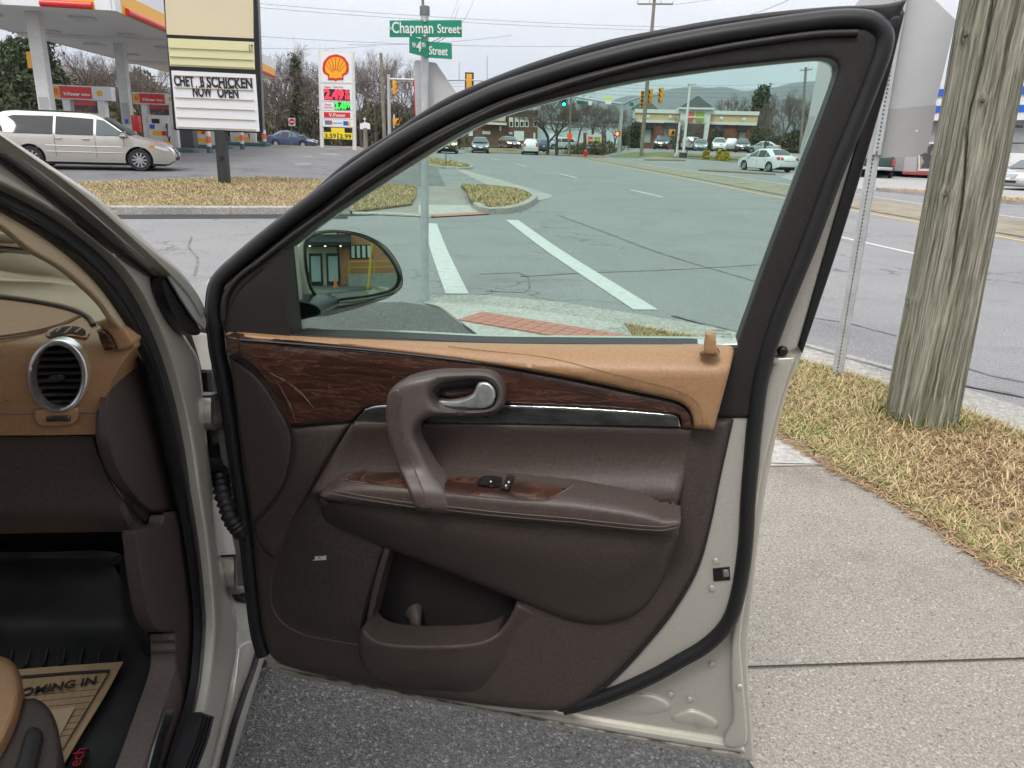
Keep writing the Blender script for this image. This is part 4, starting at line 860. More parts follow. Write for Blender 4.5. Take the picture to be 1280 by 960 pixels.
# hinges, wiring bellows, bolts
def hinge(cx, cy, h):
    r = shape('hinge', SP, [(cx - 13, cy - h, 1), (cx + 8, cy - h - 6), (cx + 12, cy - h, 1), (cx + 12, cy + h, 1), (cx - 8, cy + h), (cx - 13, cy + h - 6)], -.052, pm('hinge_dark', (.05, .048, .045), .5, .5), car, back=.01)
    for dy, nm in ((-h, 'hinge_leaf'), (h - 3, 'hinge_leaf')):
        shape(nm, SP, [(cx - 14, cy + dy - 3, 1), (cx - 4, cy + dy - 7, 1), (cx + 18, cy + dy - 4, 1), (cx + 20, cy + dy + 2, 1), (cx - 12, cy + dy + 2, 1)], -.02, M_steel, r, back=.03, round_=(1.5, .003))
    shape('hinge_leaf', SP, [(cx - 14, cy - h, 1), (cx - 10, cy - h, 1), (cx - 9, cy + h - 6), (cx - 4, cy + h), (cx - 10, cy + h, 1), (cx - 14, cy + h - 8)], -.02, M_steel, r, back=.03, round_=(1.2, .003))
    for dx, dy, rad in ((0, -4, .009), (8, 6, .007), (2, 10, .006)):
        MB().lathe([(0, .014), (rad * .7, .014), (rad * .72, .006), (rad, .006), (rad, 0)], frame(SP.at(cx + dx, cy + dy, -.045), AF, (0, 0, 1)), 12).build('bolt', M_steel, r, 40, world=True)
hinge(277, 517, 20); hinge(306, 719, 23)
cp = [SP.at(x, y, v) for x, y, v in ((272, 572, -.05), (275, 592, -.035), (279, 620, -.02), (288, 648, -.005), (300, 664, .01), (314, 662, .02))]
P = []
for i in range(len(cp) - 1):
    for k in range(14): P.append(cp[i].lerp(cp[i + 1], k / 14))
MB().tube(P, [.0175 if i % 4 < 2 else .014 for i in range(len(P))], 14).build('wiring_bellows', M_rubber, car, 60, world=True)
MB().tube([SP.at(272, 560, -.05), SP.at(272, 582, -.045)], .024, 10).build('wiring_plug', M_black, car, 40, world=True)
shape('wiring_bracket', SP, [(266, 568, 1), (282, 566, 1), (284, 606, 1), (270, 608, 1)], -.05, M_black, car, back=.02, round_=(2, .004))
shape('wiring_block', SP, [(272, 574, 1), (280, 573, 1), (281, 586, 1), (274, 588, 1)], -.03, M_dark, car, back=.02, round_=(2, .004))
# ---- pillar trim, windshield
band('pillar_trim', [(x + 5, y - 5) for x, y in c5[:8]], [(-40, 262), (0, 284), (20, 300), (37, 314), (75, 336), (97, 354), (123, 379), (138, 400)], -.056, M_cream, .004, (6, .010), grid=10)
shape('visor_clip', SP, [(-30, 292), (0, 290), (14, 295), (21, 303), (12, 304), (-10, 300), (-30, 302)], -.13, M_cream, car, back=.02, round_=(3, .006))
A0 = SP.at(262, 398, -.03); A1 = SP.at(-160, 70, -.05); ax = -AR * 1.62
ws = MB(); nW = 8
for i in range(nW + 1):
    t = i / nW; bow = .16 * (1 - (2 * t - 1) ** 2)
    for q, k in ((A0, 1), (A1, .5)):
        c = q + ax * t + AF * bow * k; ws.v.append(tuple(c))
ws.f = [(2 * i, 2 * i + 2, 2 * i + 3, 2 * i + 1) for i in range(nW)]
ws.build('windshield', M_wsglass, car, 60, world=True)
MB().tube([A0 + AF * .05 - Vector((0, 0, .025)) - AR * .1, A0 + AF * .19 - AR * .5 - Vector((0, 0, .035)), A0 + AF * .2 - AR * 1.1 - Vector((0, 0, .035))], .022, 8, flat=.7).build('wiper_cowl', M_black, car, 60, world=True)
# ---- dashboard
def vlim(x, y): return (SP.at(x, y, -.104) - CP.p).dot(CP.n)
def dv(x, y):  # the dash rolls forward towards the windshield
    return -.20 * sstep(440, 352, y) ** 1.3 + .02 * sstep(390, 470, y) * sstep(600, 480, y)
ell0 = lambda rx, ry: [(71 + rx * math.cos(2 * math.pi * i / 30), 471 + ry * math.sin(2 * math.pi * i / 30)) for i in range(30)]
dash = shape('dashboard', CP, [(-60, 345, 1), (0, 351), (60, 353), (96, 357, 1), (112, 366), (126, 381), (137, 397), (147, 398), (156, 410, 1), (168, 432), (158, 447), (146, 465), (134, 492), (128, 515), (129, 533), (118, 543, 1), (60, 544), (-60, 544, 1)], .0, M_tan, car, back=.25, fn=lambda x, y, d: dv(x, y), grid=7, sm=60, holes=[ell0(32, 40.5)])
shape('dash_top', CP, [(-60, 344, 1), (0, 349.5), (60, 351.5), (98, 356, 1), (113, 365), (127, 380), (138, 397), (120, 403), (116, 405, 1), (109, 394), (88, 384), (50, 376), (0, 369), (-60, 362, 1)], .0, M_cream, dash, back=.02, fn=lambda x, y, d: dv(x, y) + .006, grid=7, round_=(3, .006), sm=60)  # cream colour stands in for sky reflection on the tan top
b = MB(); b.tube([CP.at(x, y, dv(x, y) + .003) for x, y in cr([(-60, 364), (0, 371.5), (50, 378.5), (88, 387), (110, 397), (117, 407)], closed=False)], .0042, 8); b.build('dash_seam', pm('seam_dark', (.05, .035, .03), .5), dash, 60, world=True)
b = MB()
for off in (0, 4):
    b.tube([CP.at(x, y, dv(x, y) + .004) for x, y in cr([(-60, 425 + off), (0, 420 + off), (40, 414 + off * .8), (75, 405 + off * .5), (100, 394 + off * .3)], closed=False)], .0016, 5)
b.build('dash_stitching', M_thread, dash, None, world=True)
MB().tube([CP.at(x, y, dv(x, y) + .001) for x, y in cr([(-60, 516), (40, 516), (41, 516), (100, 515), (118, 515), (129, 509)], closed=False)], .0022, 6).build('dash_groove', M_thread, dash, None, world=True)
# corner block with wood
shape('corner_cap', CP, [(120, 404, 1), (138, 398), (149, 402), (157, 411), (166, 428), (162, 435), (148, 438), (146, 437, 1), (138, 420)], .03, M_tan, dash, back=.06, round_=(4, .008), grid=8)
shape('corner_wood', CP, [(121, 413, 1), (131, 414, 1), (139, 424), (145, 436, 1), (131, 439, 1), (125, 426)], .034, M_wood, dash, back=.03, round_=(1.5, .002))
# defroster slot
shape('defroster_slot', CP, [(57, 420), (62, 411), (80, 406), (100, 407), (110, 413), (109, 422), (95, 421), (80, 420)], .0, M_tan, dash, back=.01, fn=lambda x, y, d: dv(x, y) + .006, round_=(2, .004), grid=4)
shape('slot_opening', CP, [(62, 419), (68, 412), (85, 408.5), (102, 411), (106, 418), (88, 416.5)], .0, M_mat0, dash, back=.004, fn=lambda x, y, d: dv(x, y) + .0085, grid=4)
for k in range(3):
    MB().tube([CP.at(68 + 13 * k, 418 - k, dv(70, 415) + .010), CP.at(78 + 12 * k, 408.5 + k, dv(70, 410) + .010)], .002, 5).build('slot_vane', M_tan, dash, None, world=True)
# round air vent
VC = (72.5, 470)
def ell(rx, ry, n=44, cx=VC[0], cy=VC[1]):
    return [(cx + rx * math.cos(2 * math.pi * i / n), cy + ry * math.sin(2 * math.pi * i / n)) for i in range(n)]
vent = shape('vent_ring', CP, ell(38.5, 46.5), .03, pm('satin_chrome', (.86, .86, .86), .28, .9), dash, back=.014, holes=[ell(30.5, 39, cx=71, cy=471)], round_=(3.5, .010), raw=True, sm=70)
shape('vent_well', CP, ell(36, 44, cx=71, cy=471), -.03, M_mat0, dash, back=.004, raw=True)
for k in range(8):
    yy = 440 + 8.9 * k; hw = 31 * math.sqrt(max(0, 1 - ((yy - 471) / 41) ** 2))
    if hw < 6: continue
    shape('vent_slat', CP, [(71 - hw, yy - 1.2), (71 + hw, yy - 2.2), (71 + hw, yy + 1.3), (71 - hw, yy + 2.2)], .012, M_dark, dash, back=.02, raw=True)
shape('vent_tab', CP, [(58, 474, 1), (62, 470), (78, 468), (80, 472), (76, 476), (60, 478)], .022, M_dark, dash, back=.012, round_=(1.5, .003))
shape('vent_wheel_plate', CP, [(43, 512, 1), (98, 509, 1), (97, 524), (90, 531), (52, 533), (44, 527)], .024, M_tan, dash, back=.02, round_=(3, .004))
shape('vent_wheel', CP, [(58, 521, 1), (87, 520, 1), (87, 526.5, 1), (58, 527, 1)], .03, M_schrome, dash, back=.02, round_=(1, .002))
Mx = frame(CP.at(2, 502, .0235), AR, (0, 0, 1))
text('airbag_mark', 'BAG', Mx, .012, pm('embossed_tan', (.32, .175, .08), .55), dash, world=True, ext=.0008)
# dark end cap, lower dash, glove box
shape('end_cap', SP, [(130, 517, 1), (133, 494), (143, 470), (157, 450), (172, 436), (186, 428, 1), (198, 462), (212, 530), (224, 590), (232, 634, 1), (205, 641), (188, 640), (163, 618), (143, 588), (131, 552)], -.09, M_brown, car, back=.012, round_=(7, .012), grid=10)
low = shape('lower_dash', CP, [(-60, 546, 1), (60, 546), (118, 545, 1), (130, 548, 1), (134, 562), (146, 592), (166, 622), (190, 644), (192, 662, 1), (168, 664), (60, 666), (-60, 668, 1)], -.01, M_brown, car, back=.2, fn=lambda x, y, d: min(-.01 - .03 * sstep(640, 668, y), vlim(x, y)), grid=9)
MB().tube([CP.at(x, y, min(-.008, vlim(x, y) + .001)) for x, y in cr([(118, 546), (124, 566), (140, 602), (164, 636), (188, 660)], closed=False)], .003, 6).build('glove_box_seam', M_black, low, None, world=True)
# kick panel and sill trim inside
shape('kick_panel', SP, [(168, 664, 1), (198, 655), (202, 641, 1), (232, 637, 1), (240, 690), (246, 745), (248, 790), (242, 860), (227, 912), (205, 985, 1), (165, 985, 1), (196, 900), (216, 835), (217, 790, 1), (195, 788), (184, 770), (176, 730)], -.075, M_brown, car, back=.02, round_=(5, .008), grid=12)
shape('sill_trim', SP, [(217, 792, 1), (216, 835), (200, 888), (176, 960), (168, 985, 1), (196, 985, 1), (214, 930), (228, 880), (222, 830)], -.065, M_brown_l, car, back=.04, round_=(4, .006))
shape('sill_plate', SP, [(208, 887, 1), (219, 886, 1), (205, 930), (192, 985, 1), (180, 985, 1), (193, 935)], -.06, M_schrome, car, back=.004)
# cabin shell: floor, firewall, far side, roof
def cbox(nm, s0, s1, r0, r1, z0, z1, mat):
    return MB().box(r0, r1, s0, s1, z0, z1, frame(HINGE, AR, AF)).build(nm, mat, car, world=True)
M_carpet = pm('carpet', (.02, .018, .018), .95, bump=(300, .5, .003))
cbox('floor', -2.6, .5, -1.75, -.11, .36, .425, M_carpet)
cbox('firewall', .42, .48, -1.75, -.08, .36, 1.08, M_carpet)
cbox('far_side', -2.6, .4, -1.83, -1.76, .36, 1.15, M_dark)
cbox('roof', -2.6, -.62, -1.72, -.16, 1.70, 1.75, M_silver)
cbox('headliner', -2.6, -.64, -1.70, -.18, 1.675, 1.695, M_cream)
cbox('rear_shell', -2.65, -2.55, -1.8, -.1, .4, 1.7, M_dark)
MB().tube([HINGE - AR * (.90) + AF * -.2 + Vector((0, 0, .6)), HINGE - AR * .9 + AF * .3 + Vector((0, 0, .7))], .22, 8).build('centre_console', M_dark, car, 60, world=True)
# ---- seat edge
FP = Pl((0, 0, .62), (0, 0, 1))
seat = shape('seat', FP, [(-70, 816, 1), (-20, 818), (6, 822), (20, 832), (28, 855), (26, 882), (14, 915), (-2, 945), (-30, 985), (-70, 985, 1)], .0, M_tan, car, back=.12, round_=(10, .035), grid=9)
shape('seat_side', FP, [(30, 874, 1), (44, 873), (60, 884), (71, 905), (76, 935), (72, 985, 1), (-40, 985, 1), (-3, 945), (14, 918)], -.02, M_brown, car, back=.14, round_=(7, .02), grid=9)
shape('seat_handle', FP, [(34, 912), (44, 909), (53, 915), (50, 935), (40, 970), (25, 985), (12, 985), (22, 950)], -.004, M_dark, car, back=.03, round_=(4, .01))
# ---- rubber floor mat and paper mat (things of their own)
FM = Pl((0, 0, .435), (0, 0, 1)); 
mat_o = empty('floor_mat', FM.at(100, 800)); tag(mat_o, 'black rubber floor mat with raised ribs in the passenger footwell', 'floor mat')
M_mat = pm('mat_rubber', (.034, .031, .030), .5, bump=(200, .2, .001), rvar=.1, c2=(.018, .018, .019), cscale=10)
def fmat(x, y, d): return .0 + .05 * sstep(22, 2, d) + .12 * sstep(800, 690, y)
shape('mat_tray', FM, [(-60, 690, 1), (60, 690), (150, 692), (172, 720), (180, 770), (186, 795), (196, 800), (206, 806), (208, 830), (190, 890), (165, 960), (158, 985, 1), (-60, 985, 1)], .0, M_mat, mat_o, back=.02, fn=fmat, grid=10, sm=60)
for k in range(7):
    x = 10 + 22 * k; MB().tube([FM.at(x, 832, .006), FM.at(x + 5, 811, .012)], .006, 6, flat=.6).build('mat_rib', M_mat, mat_o, 60, world=True)
shape('mat_tag', FM, [(104, 934, 1), (112, 936, 1), (96, 975, 1), (76, 975, 1), (88, 948, 1)], .012, M_black, mat_o, back=.004)
Mx = frame(FM.at(94, 955, .0165), FM.at(102, 937, .016) - FM.at(88, 972, .016), (FM.at(88, 955, .016) - FM.at(94, 958, .016)))
text('mat_lettering', 'rTech', Mx, .03, pm('red_print', (.45, .015, .02), .6), mat_o, world=True, ext=.0004, fit=.075)
pap = empty('paper_floor_mat', FM.at(80, 880)); tag(pap, 'kraft paper floor mat printed with a black frame and lettering, lying on the rubber mat', 'paper mat')
M_kraft = pm('kraft_paper', (.44, .29, .165), .8, c2=(.48, .32, .185), cscale=20, bump=(60, .15, .002))
M_ink = pm('ink', (.025, .02, .018), .7)
PV = .018
shape('paper_sheet', FM, [(-60, 846, 1), (20, 837), (90, 831.5), (154, 827, 1), (132, 868), (104, 914), (70, 972, 1), (60, 990, 1), (-60, 990, 1)], PV, M_kraft, pap, back=.0015, fn=lambda x, y, d: PV + .003 * math.sin(x * .06) * math.cos(y * .05), grid=10, sm=60)
def pln(pts, r=.002): return MB().tube([FM.at(x, y, PV + .0035) for x, y in pts], r, 4, flat=.15).build('printed_line', M_ink, pap, None, world=True)
pln([(-60, 855.5), (20, 847), (90, 841.5), (137, 838.5)], .0034); pln([(137, 838.5), (120, 868), (96, 907), (75, 943), (55, 980)], .0034)
for k in range(9): pln([(-60, 872 + k * 8.5), (20, 863 + k * 8.2), (128 - k * 5.0, 853 + k * 8.2)], .0005)
for k in range(14): pln([(-30 + k * 12, 854 - k * .9), (-52 + k * 11, 935 - k * 2)], .0005)
a, b_ = FM.at(28, 866, PV + .005), FM.at(117, 851, PV + .005)
text('printed_lettering', 'COMING IN', frame((FM.at(15, 868, PV + .005) + b_) / 2, b_ - a, (FM.at(60, 848, 0) - FM.at(55, 875, 0))), .034, M_ink, pap, world=True, ext=.0004, fit=(b_ - FM.at(8, 869, PV + .005)).length, bold=.0009)
shape('printed_block', FM, [(62, 888, 1), (94, 883, 1), (72, 925, 1), (66, 930, 1)], PV + .0045, pm('pale_print', (.55, .40, .25), .8), pap, back=.0005, raw=True)
# ================================================================== vehicles
M_tyre = pm('tyre', (.014, .014, .015), .75); M_rim = pm('alloy', (.5, .5, .52), .3, .8); M_wglass = pm('tinted_window', (.012, .015, .017), .06, spec=.6); M_wglass_l = pm('clear_window', (.05, .075, .08), .05, spec=.7)
M_under = pm('underbody', (.01, .01, .011), .7); M_lamp = pm('headlamp', (.62, .63, .65), .12, coat=.6); M_tail = pm('tail_lamp', (.42, .012, .012), .2, coat=.6); M_amber = pm('amber_lamp', (.65, .22, .02), .2)
M_plate = pm('number_plate', (.6, .6, .62), .5); M_lampon = pm('lit_headlamp', (1, .95, .7), .2, emis=((1, .86, .45), 6)); M_lampon2 = pm('lit_fog_lamp', (1, .7, .2), .2, emis=((1, .62, .12), 5))
def paint(nm, c, met=.25): return pm(nm, c, .3, met, coat=.7, c2=tuple(q * .94 for q in c), cscale=3)
VEH = {
 'van': dict(L=5.14, W=1.98, belt=1.06, top=[(2.40, .23), (2.56, .33), (2.60, .50), (2.52, .68), (2.36, .80), (1.95, .94), (1.42, 1.05), (.55, 1.60), (.30, 1.68), (-.4, 1.74), (-1.5, 1.73), (-2.15, 1.67), (-2.38, 1.55), (-2.50, 1.10), (-2.55, .70), (-2.52, .42)],
   ws=(6, 7), rw=(12, 13), wheels=(1.58, -1.50), wr=.345, bot=.24, win=[[(1.28, 1.08), (.62, 1.52), (.42, 1.55), (.40, 1.07)], [(.32, 1.07), (.33, 1.55), (-.72, 1.60), (-.74, 1.07)], [(-.82, 1.07), (-.80, 1.60), (-1.9, 1.585), (-2.22, 1.50), (-2.30, 1.12), (-2.1, 1.07)]], seams=[(.36, .40, 1.05), (-.78, .40, 1.05), (1.18, .72, 1.03)]),
 'sedan': dict(L=4.50, W=1.72, belt=.93, top=[(2.08, .19), (2.21, .29), (2.25, .48), (2.15, .66), (1.75, .80), (1.10, .94), (.28, 1.40), (.0, 1.46), (-.6, 1.47), (-1.0, 1.42), (-1.62, 1.06), (-2.12, 1.02), (-2.22, .92), (-2.25, .55), (-2.2, .36)],
   ws=(5, 6), rw=(9, 10), wheels=(1.36, -1.28), wr=.31, bot=.20, win=[[(.98, .96), (.28, 1.33), (.08, 1.37), (.05, .94)], [(-.02, .94), (.0, 1.38), (-.55, 1.38), (-.78, 1.30), (-.82, .95)], [(-.88, .96), (-.84, 1.27), (-1.32, 1.0)]], seams=[(.02, .36, .93), (-.92, .6, .93), (.98, .5, .9)]),
 'suv': dict(L=4.65, W=1.86, belt=1.08, top=[(2.15, .27), (2.29, .38), (2.33, .60), (2.26, .86), (1.85, 1.0), (1.22, 1.10), (.50, 1.62), (.2, 1.69), (-1.2, 1.69), (-1.95, 1.62), (-2.25, 1.12), (-2.32, .8), (-2.28, .45)],
   ws=(5, 6), rw=(9, 10), wheels=(1.42, -1.34), wr=.36, bot=.28, win=[[(1.10, 1.11), (.50, 1.55), (.22, 1.58), (.2, 1.09)], [(.12, 1.09), (.14, 1.58), (-.85, 1.58), (-.9, 1.1)], [(-.98, 1.1), (-.94, 1.57), (-1.75, 1.54), (-1.95, 1.15)]], seams=[(.16, .42, 1.06), (-.94, .6, 1.06)]),
}
def half_width(s, x, z):
    W2 = s['W'] / 2; L2 = s['L'] / 2
    w = W2 * (1 - .05 * max(0, (z - .72) / .5) ** 2 - .04 * max(0, (.55 - z) / .35) ** 2)
    if z > s['belt']: w -= (z - s['belt']) * .36
    e = max(0, (abs(x) - (L2 - .75)) / .75); w *= 1 - .17 * e ** 2.2
    return max(w, .2)
def vehicle(name, kind, pnt, label, cat, group, lamps=None, detail=2, win=None, rim=None):
    s = VEH[kind]; root = empty(name); tag(root, label, cat, group); L2 = s['L'] / 2
    top = cr([(p[0], p[1]) for p in s['top']], closed=False, step=.12); arch = s['wr'] + .07
    bot = [(-L2 + .1, s['bot'])]
    out = list(top)
    for wx in (s['wheels'][1], s['wheels'][0]):
        zc = s['wr']; x0 = math.sqrt(arch ** 2 - (zc - s['bot']) ** 2)
        a0 = math.atan2(s['bot'] - zc, -x0); a1 = math.atan2(s['bot'] - zc, x0)
        if a0 < 0: a0 += 2 * math.pi
        for k in range(13):
            a = a0 + (a1 - a0) * k / 12; out.append((wx + arch * math.cos(a), zc + arch * math.sin(a)))
    P, F = fill2d([out], .11); V = []; FF = []
    for sg in (1, -1):
        o = len(V); V += [(x, sg * half_width(s, x, z), z) for x, z in P]
        for f in F:
            a, b, c = (Vector(V[o + i]) for i in f[:3]); g = tuple(o + i for i in f)
            FF.append(g if (b - a).cross(c - a).y * sg > 0 else tuple(reversed(g)))
    # strip over the top, front and back
    T = [1, .8, .4, 0, -.4, -.8, -1]; o = len(V)
    for i, (x, z) in enumerate(top):
        hw = half_width(s, x, z)
        for t in T:
            up = .035 * (1 - t * t) if .95 < z else 0; fw = .07 * (1 - t * t) * (1 if x > 0 else -1) * (1 if abs(x) > L2 - .5 else 0)
            V.append((x + fw, hw * t, z + up))
    n = len(T)
    for i in range(len(top) - 1):
        for k in range(n - 1): FF.append((o + i * n + k, o + i * n + k + 1, o + (i + 1) * n + k + 1, o + (i + 1) * n + k))
    bm = bmesh.new(); me = bpy.data.meshes.new('body'); me.from_pydata(V, [], FF); bm.from_mesh(me); bmesh.ops.remove_doubles(bm, verts=bm.verts, dist=.004); bmesh.ops.recalc_face_normals(bm, faces=bm.faces); bm.to_mesh(me); bm.free(); smooth(me, 38)
    link('body', me, pnt, root)
    MB().box(-L2 + .25, L2 - .25, -s['W'] / 2 + .12, s['W'] / 2 - .12, .16, .5).build('underbody', M_under, root)
    def side(nm, poly, mat, sg, off=.006, grid=.2):
        P, F = fill2d([cr([(a, c, 1) for a, c in poly], step=.07)], grid); V = [(x, sg * (half_width(s, x, z) + off), z) for x, z in P]; G_ = []
        for f in F:
            a, b, c = (Vector(V[i]) for i in f[:3]); G_.append(f if (b - a).cross(c - a).y * sg > 0 else tuple(reversed(f)))
        return mesh(nm, V, G_, mat, root, 40)
    def strip(nm, i0, i1, t0, t1, mat, off=.008, inset=.06):
        (xa, za), (xb, zb) = s['top'][i0], s['top'][i1]; V = []; k = 8
        nx, nz = (za - zb), -(xa - xb); l = math.hypot(nx, nz); nx, nz = nx / l, nz / l
        if nz < 0: nx, nz = -nx, -nz
        for u in (inset, 1 - inset):
            x = xa + (xb - xa) * u; z = za + (zb - za) * u; hw = half_width(s, x, z)
            for j in range(k + 1):
                t = t0 + (t1 - t0) * j / k; up = .035 * (1 - t * t) if z > .95 else 0; V.append((x + nx * (off + .02), hw * t, z + up + nz * (off + .02)))
        return mesh(nm, V, [(j, j + 1, k + 2 + j, k + 1 + j) for j in range(k)], mat, root, 40)
    wm = win or M_wglass
    strip('windshield', *s['ws'], -.9, .9, M_wglass_l); strip('rear_window', *s['rw'], -.86, .86, wm)
    for sg in (1, -1):
        for k, w in enumerate(s['win']): side('side_window', w, M_wglass_l if k == 0 else wm, sg, .022, .1)
    # wheels
    for wx in s['wheels']:
        for sg in (1, -1):
            M = Matrix.Translation((wx, sg * (s['W'] / 2 - .10), s['wr'])) @ Matrix.Rotation(-sg * math.pi / 2, 4, 'X'); r = s['wr']
            w = MB().lathe([(r * .62, -.09), (r * .92, -.10), (r, -.07), (r, .06), (r * .95, .085), (r * .68, .085), (r * .66, .05)], M, 28).build('wheel', M_tyre, root, 50)
            b = MB(); MB().lathe([(r * .64, .05), (r * .2, .04), (0, .042)], M, 28).build('wheel_well', M_under, w, 40); b.lathe([(r * .70, .07), (r * .66, .09), (r * .61, .06)], M, 28); b.lathe([(r * .2, .05), (r * .16, .07), (0, .072)], M, 16)
            if True:
                for q in range(10):
                    a = 2 * math.pi * q / 10; b.box(r * .14, r * .63, -.022, .022, .05, .08, M @ Matrix.Rotation(a, 4, 'Z'))
            b.build('rim', rim or M_rim, w, 40)
    # lamps, grille, plates: patches lying on the nose and tail
    f = s['top']; zf = f[3][1]
    def nose(nm, z0, z1, t0, t1, mat, off=.012, front=True, nz=4, nt=6, bow=0.0):
        prof = sorted((z, x) for x, z in top if (x > 0) == front and z < s['belt'] + .45 and abs(x) > L2 - 1.1); zs = [q[0] for q in prof]; xs = [q[1] for q in prof]; sg = 1 if front else -1; V = []
        for a in range(nz + 1):
            for c in range(nt + 1):
                t = t0 + (t1 - t0) * c / nt; z = z0 + (z1 - z0) * a / nz + bow * (c / nt) * (1 - .0); x = float(np.interp(z, zs, xs)); hw = half_width(s, x, z); fw = .07 * (1 - t * t) if abs(x) > L2 - .5 else 0
                V.append((x + sg * (fw + off), hw * t, z + (.004 if front else 0)))
        F = [(a * (nt + 1) + c, a * (nt + 1) + c + 1, (a + 1) * (nt + 1) + c + 1, (a + 1) * (nt + 1) + c) for a in range(nz) for c in range(nt)]
        return mesh(nm, V, F, mat, root, 40)
    for sg in (1, -1):
        x1 = L2 - .06; P0 = [(x1 - .02, zf - .05), (x1 - .06, zf + .05), (x1 - .42, zf + .12), (x1 - .46, zf + .06), (x1 - .2, zf - .03)]
        side('headlight', P0, lamps or M_lamp, sg, .012, .12)
        if detail > 1 and kind == 'van': side('indicator', [(x1 - .46, zf + .06), (x1 - .42, zf + .12), (x1 - .56, zf + .13), (x1 - .6, zf + .07)], M_amber, sg, .012, .12)
        nose('headlight', zf - .07, zf + .07, sg * .60, sg * .985, lamps or M_lamp)
        zt = .92 if kind == 'sedan' else 1.0; xr = -L2 + .05
        side('tail_light', [(xr + .0, zt - .12), (xr + .02, zt + .06), (xr + .28, zt + .06), (xr + .26, zt - .08)] if kind == 'sedan' else [(xr + .02, zt - .12), (xr + .1, zt + .3), (xr + .26, zt + .28), (xr + .2, zt - .1)], M_tail, sg, .012, .12)
        nose('tail_light', zt - .13, zt + (.06 if kind == 'sedan' else .28), sg * .72, sg * .985, M_tail, front=False)
        if detail > 1:
            mx = s['win'][0][0][0] - .1; mz = s['belt'] + .06
            MB().box(mx - .09, mx + .09, sg * (s['W'] / 2 - .02) - .0, sg * (s['W'] / 2 + .16), mz - .06, mz + .08, None, .03).build('wing_mirror', pnt, root, 50)
            for k, (sx, z0, z1) in enumerate(s['seams']):
                MB().tube([(sx, sg * (half_width(s, sx, z) + .002), z) for z in np.linspace(z0, z1, 8)], .006, 4).build('door_seam', M_under, root)
            for hx in ([.52, -.62] if kind != 'van' else [.22, -.55]):
                hx2 = hx - .12; zz = s['belt'] - .12; y = half_width(s, hx2, zz)
                MB().box(hx2 - .1, hx2 + .1, sg * (y - .01) if sg > 0 else -(y + .035), sg * (y + .035) if sg > 0 else -(y - .01), zz - .02, zz + .02, None, .008).build('door_handle', M_chrome if kind == 'van' else pnt, root, 50)
            if kind == 'van':
                for zz, xx in ((.73, (-1.05, 1.10)), (.55, (-1.05, 1.15))):
                    MB().tube([(x, sg * (half_width(s, x, zz) + .004), zz) for x in np.linspace(*xx, 12)], .014, 6, flat=.6).build('side_moulding', M_chrome if zz > .6 else pnt, root, 60)
                MB().tube([(x, sg * (half_width(s, x, 1.70) - .02), 1.745) for x in np.linspace(-1.9, .2, 10)], .02, 6).build('roof_rail', M_under, root, 60)
    gw = .50 if kind == 'van' else .42
    nose('grille_backing', zf - .13, zf + .07, -gw, gw, M_under, .010)
    for k in range(4): nose('grille', zf - .115 + .047 * k, zf - .093 + .047 * k, -gw + .02, gw - .02, M_chrome, .022, nz=1)
    nose('lower_grille', .33, .44, -.55, .55, M_under, .012)
    if detail > 1: nose('bumper_trim', .45, .475, -.72, .72, M_chrome, .022, nz=1)
    nose('number_plate', .46, .58, -.18, .18, M_plate, .03)
    zp = .80 if kind == 'sedan' else .78
    nose('number_plate', zp - .07, zp + .07, -.19, .19, M_plate, .02, front=False); nose('bumper', .40, .58, -.95, .95, pnt, .035, front=False)
    if kind == 'sedan': nose('boot_trim', .72, .74, -.6, .6, M_under, .014, front=False, nz=1)
    return root
def put(o, p, heading, sc=1.0):
    o.location = p; o.rotation_euler = (0, 0, heading); o.scale = (sc, sc, sc); return o
# champagne minivan on the forecourt
fwp, rwp = DEP(172, 213.5, 22.3), DEP(43, 203.5, 23.0)
d = fwp - rwp; hd = math.atan2(d.y, d.x); wb = Vector((d.x, d.y)).length
hd = R(17); wb = 3.08 * .95
van = vehicle('minivan', 'van', paint('champagne_van', (.47, .445, .405), .4), 'champagne minivan crossing the filling station forecourt', 'minivan', None)
ctr = DEP(107, 207.5, 22.9); side_in = Vector((-math.sin(hd), math.cos(hd), 0)) * .95
pv = ctr + side_in; put(van, (pv.x, pv.y, hz(pv.x, pv.y) + .014), hd, wb / 3.08)
# white vehicle whose nose shows behind the minivan's tail
o = vehicle('white_van', 'suv', paint('white_paint', (.68, .69, .70), 0), 'white vehicle mostly cut off at the left edge behind the minivan', 'car', None, detail=1)
p = DEP(-50, 176, 33); put(o, (p.x, p.y, hz(p.x, p.y) + .014), R(12))
# blue sedan beyond the price sign
o = vehicle('blue_sedan', 'sedan', paint('navy_paint', (.035, .06, .14)), 'dark blue sedan passing behind the price sign', 'car', None, detail=1)
p = DEP(366, 184, 71); put(o, (p.x, p.y, hz(p.x, p.y)), R(-8))
# white sedan leaving the side road beyond the median
ws_ = vehicle('white_sedan', 'sedan', paint('white_paint', (.68, .69, .70), 0), 'white sedan seen from behind, turning on the far carriageway', 'car', None, win=M_wglass)
p = G(957, 214); put(ws_, (p.x, p.y, hz(p.x, p.y) + .004), R(112), 1.0)
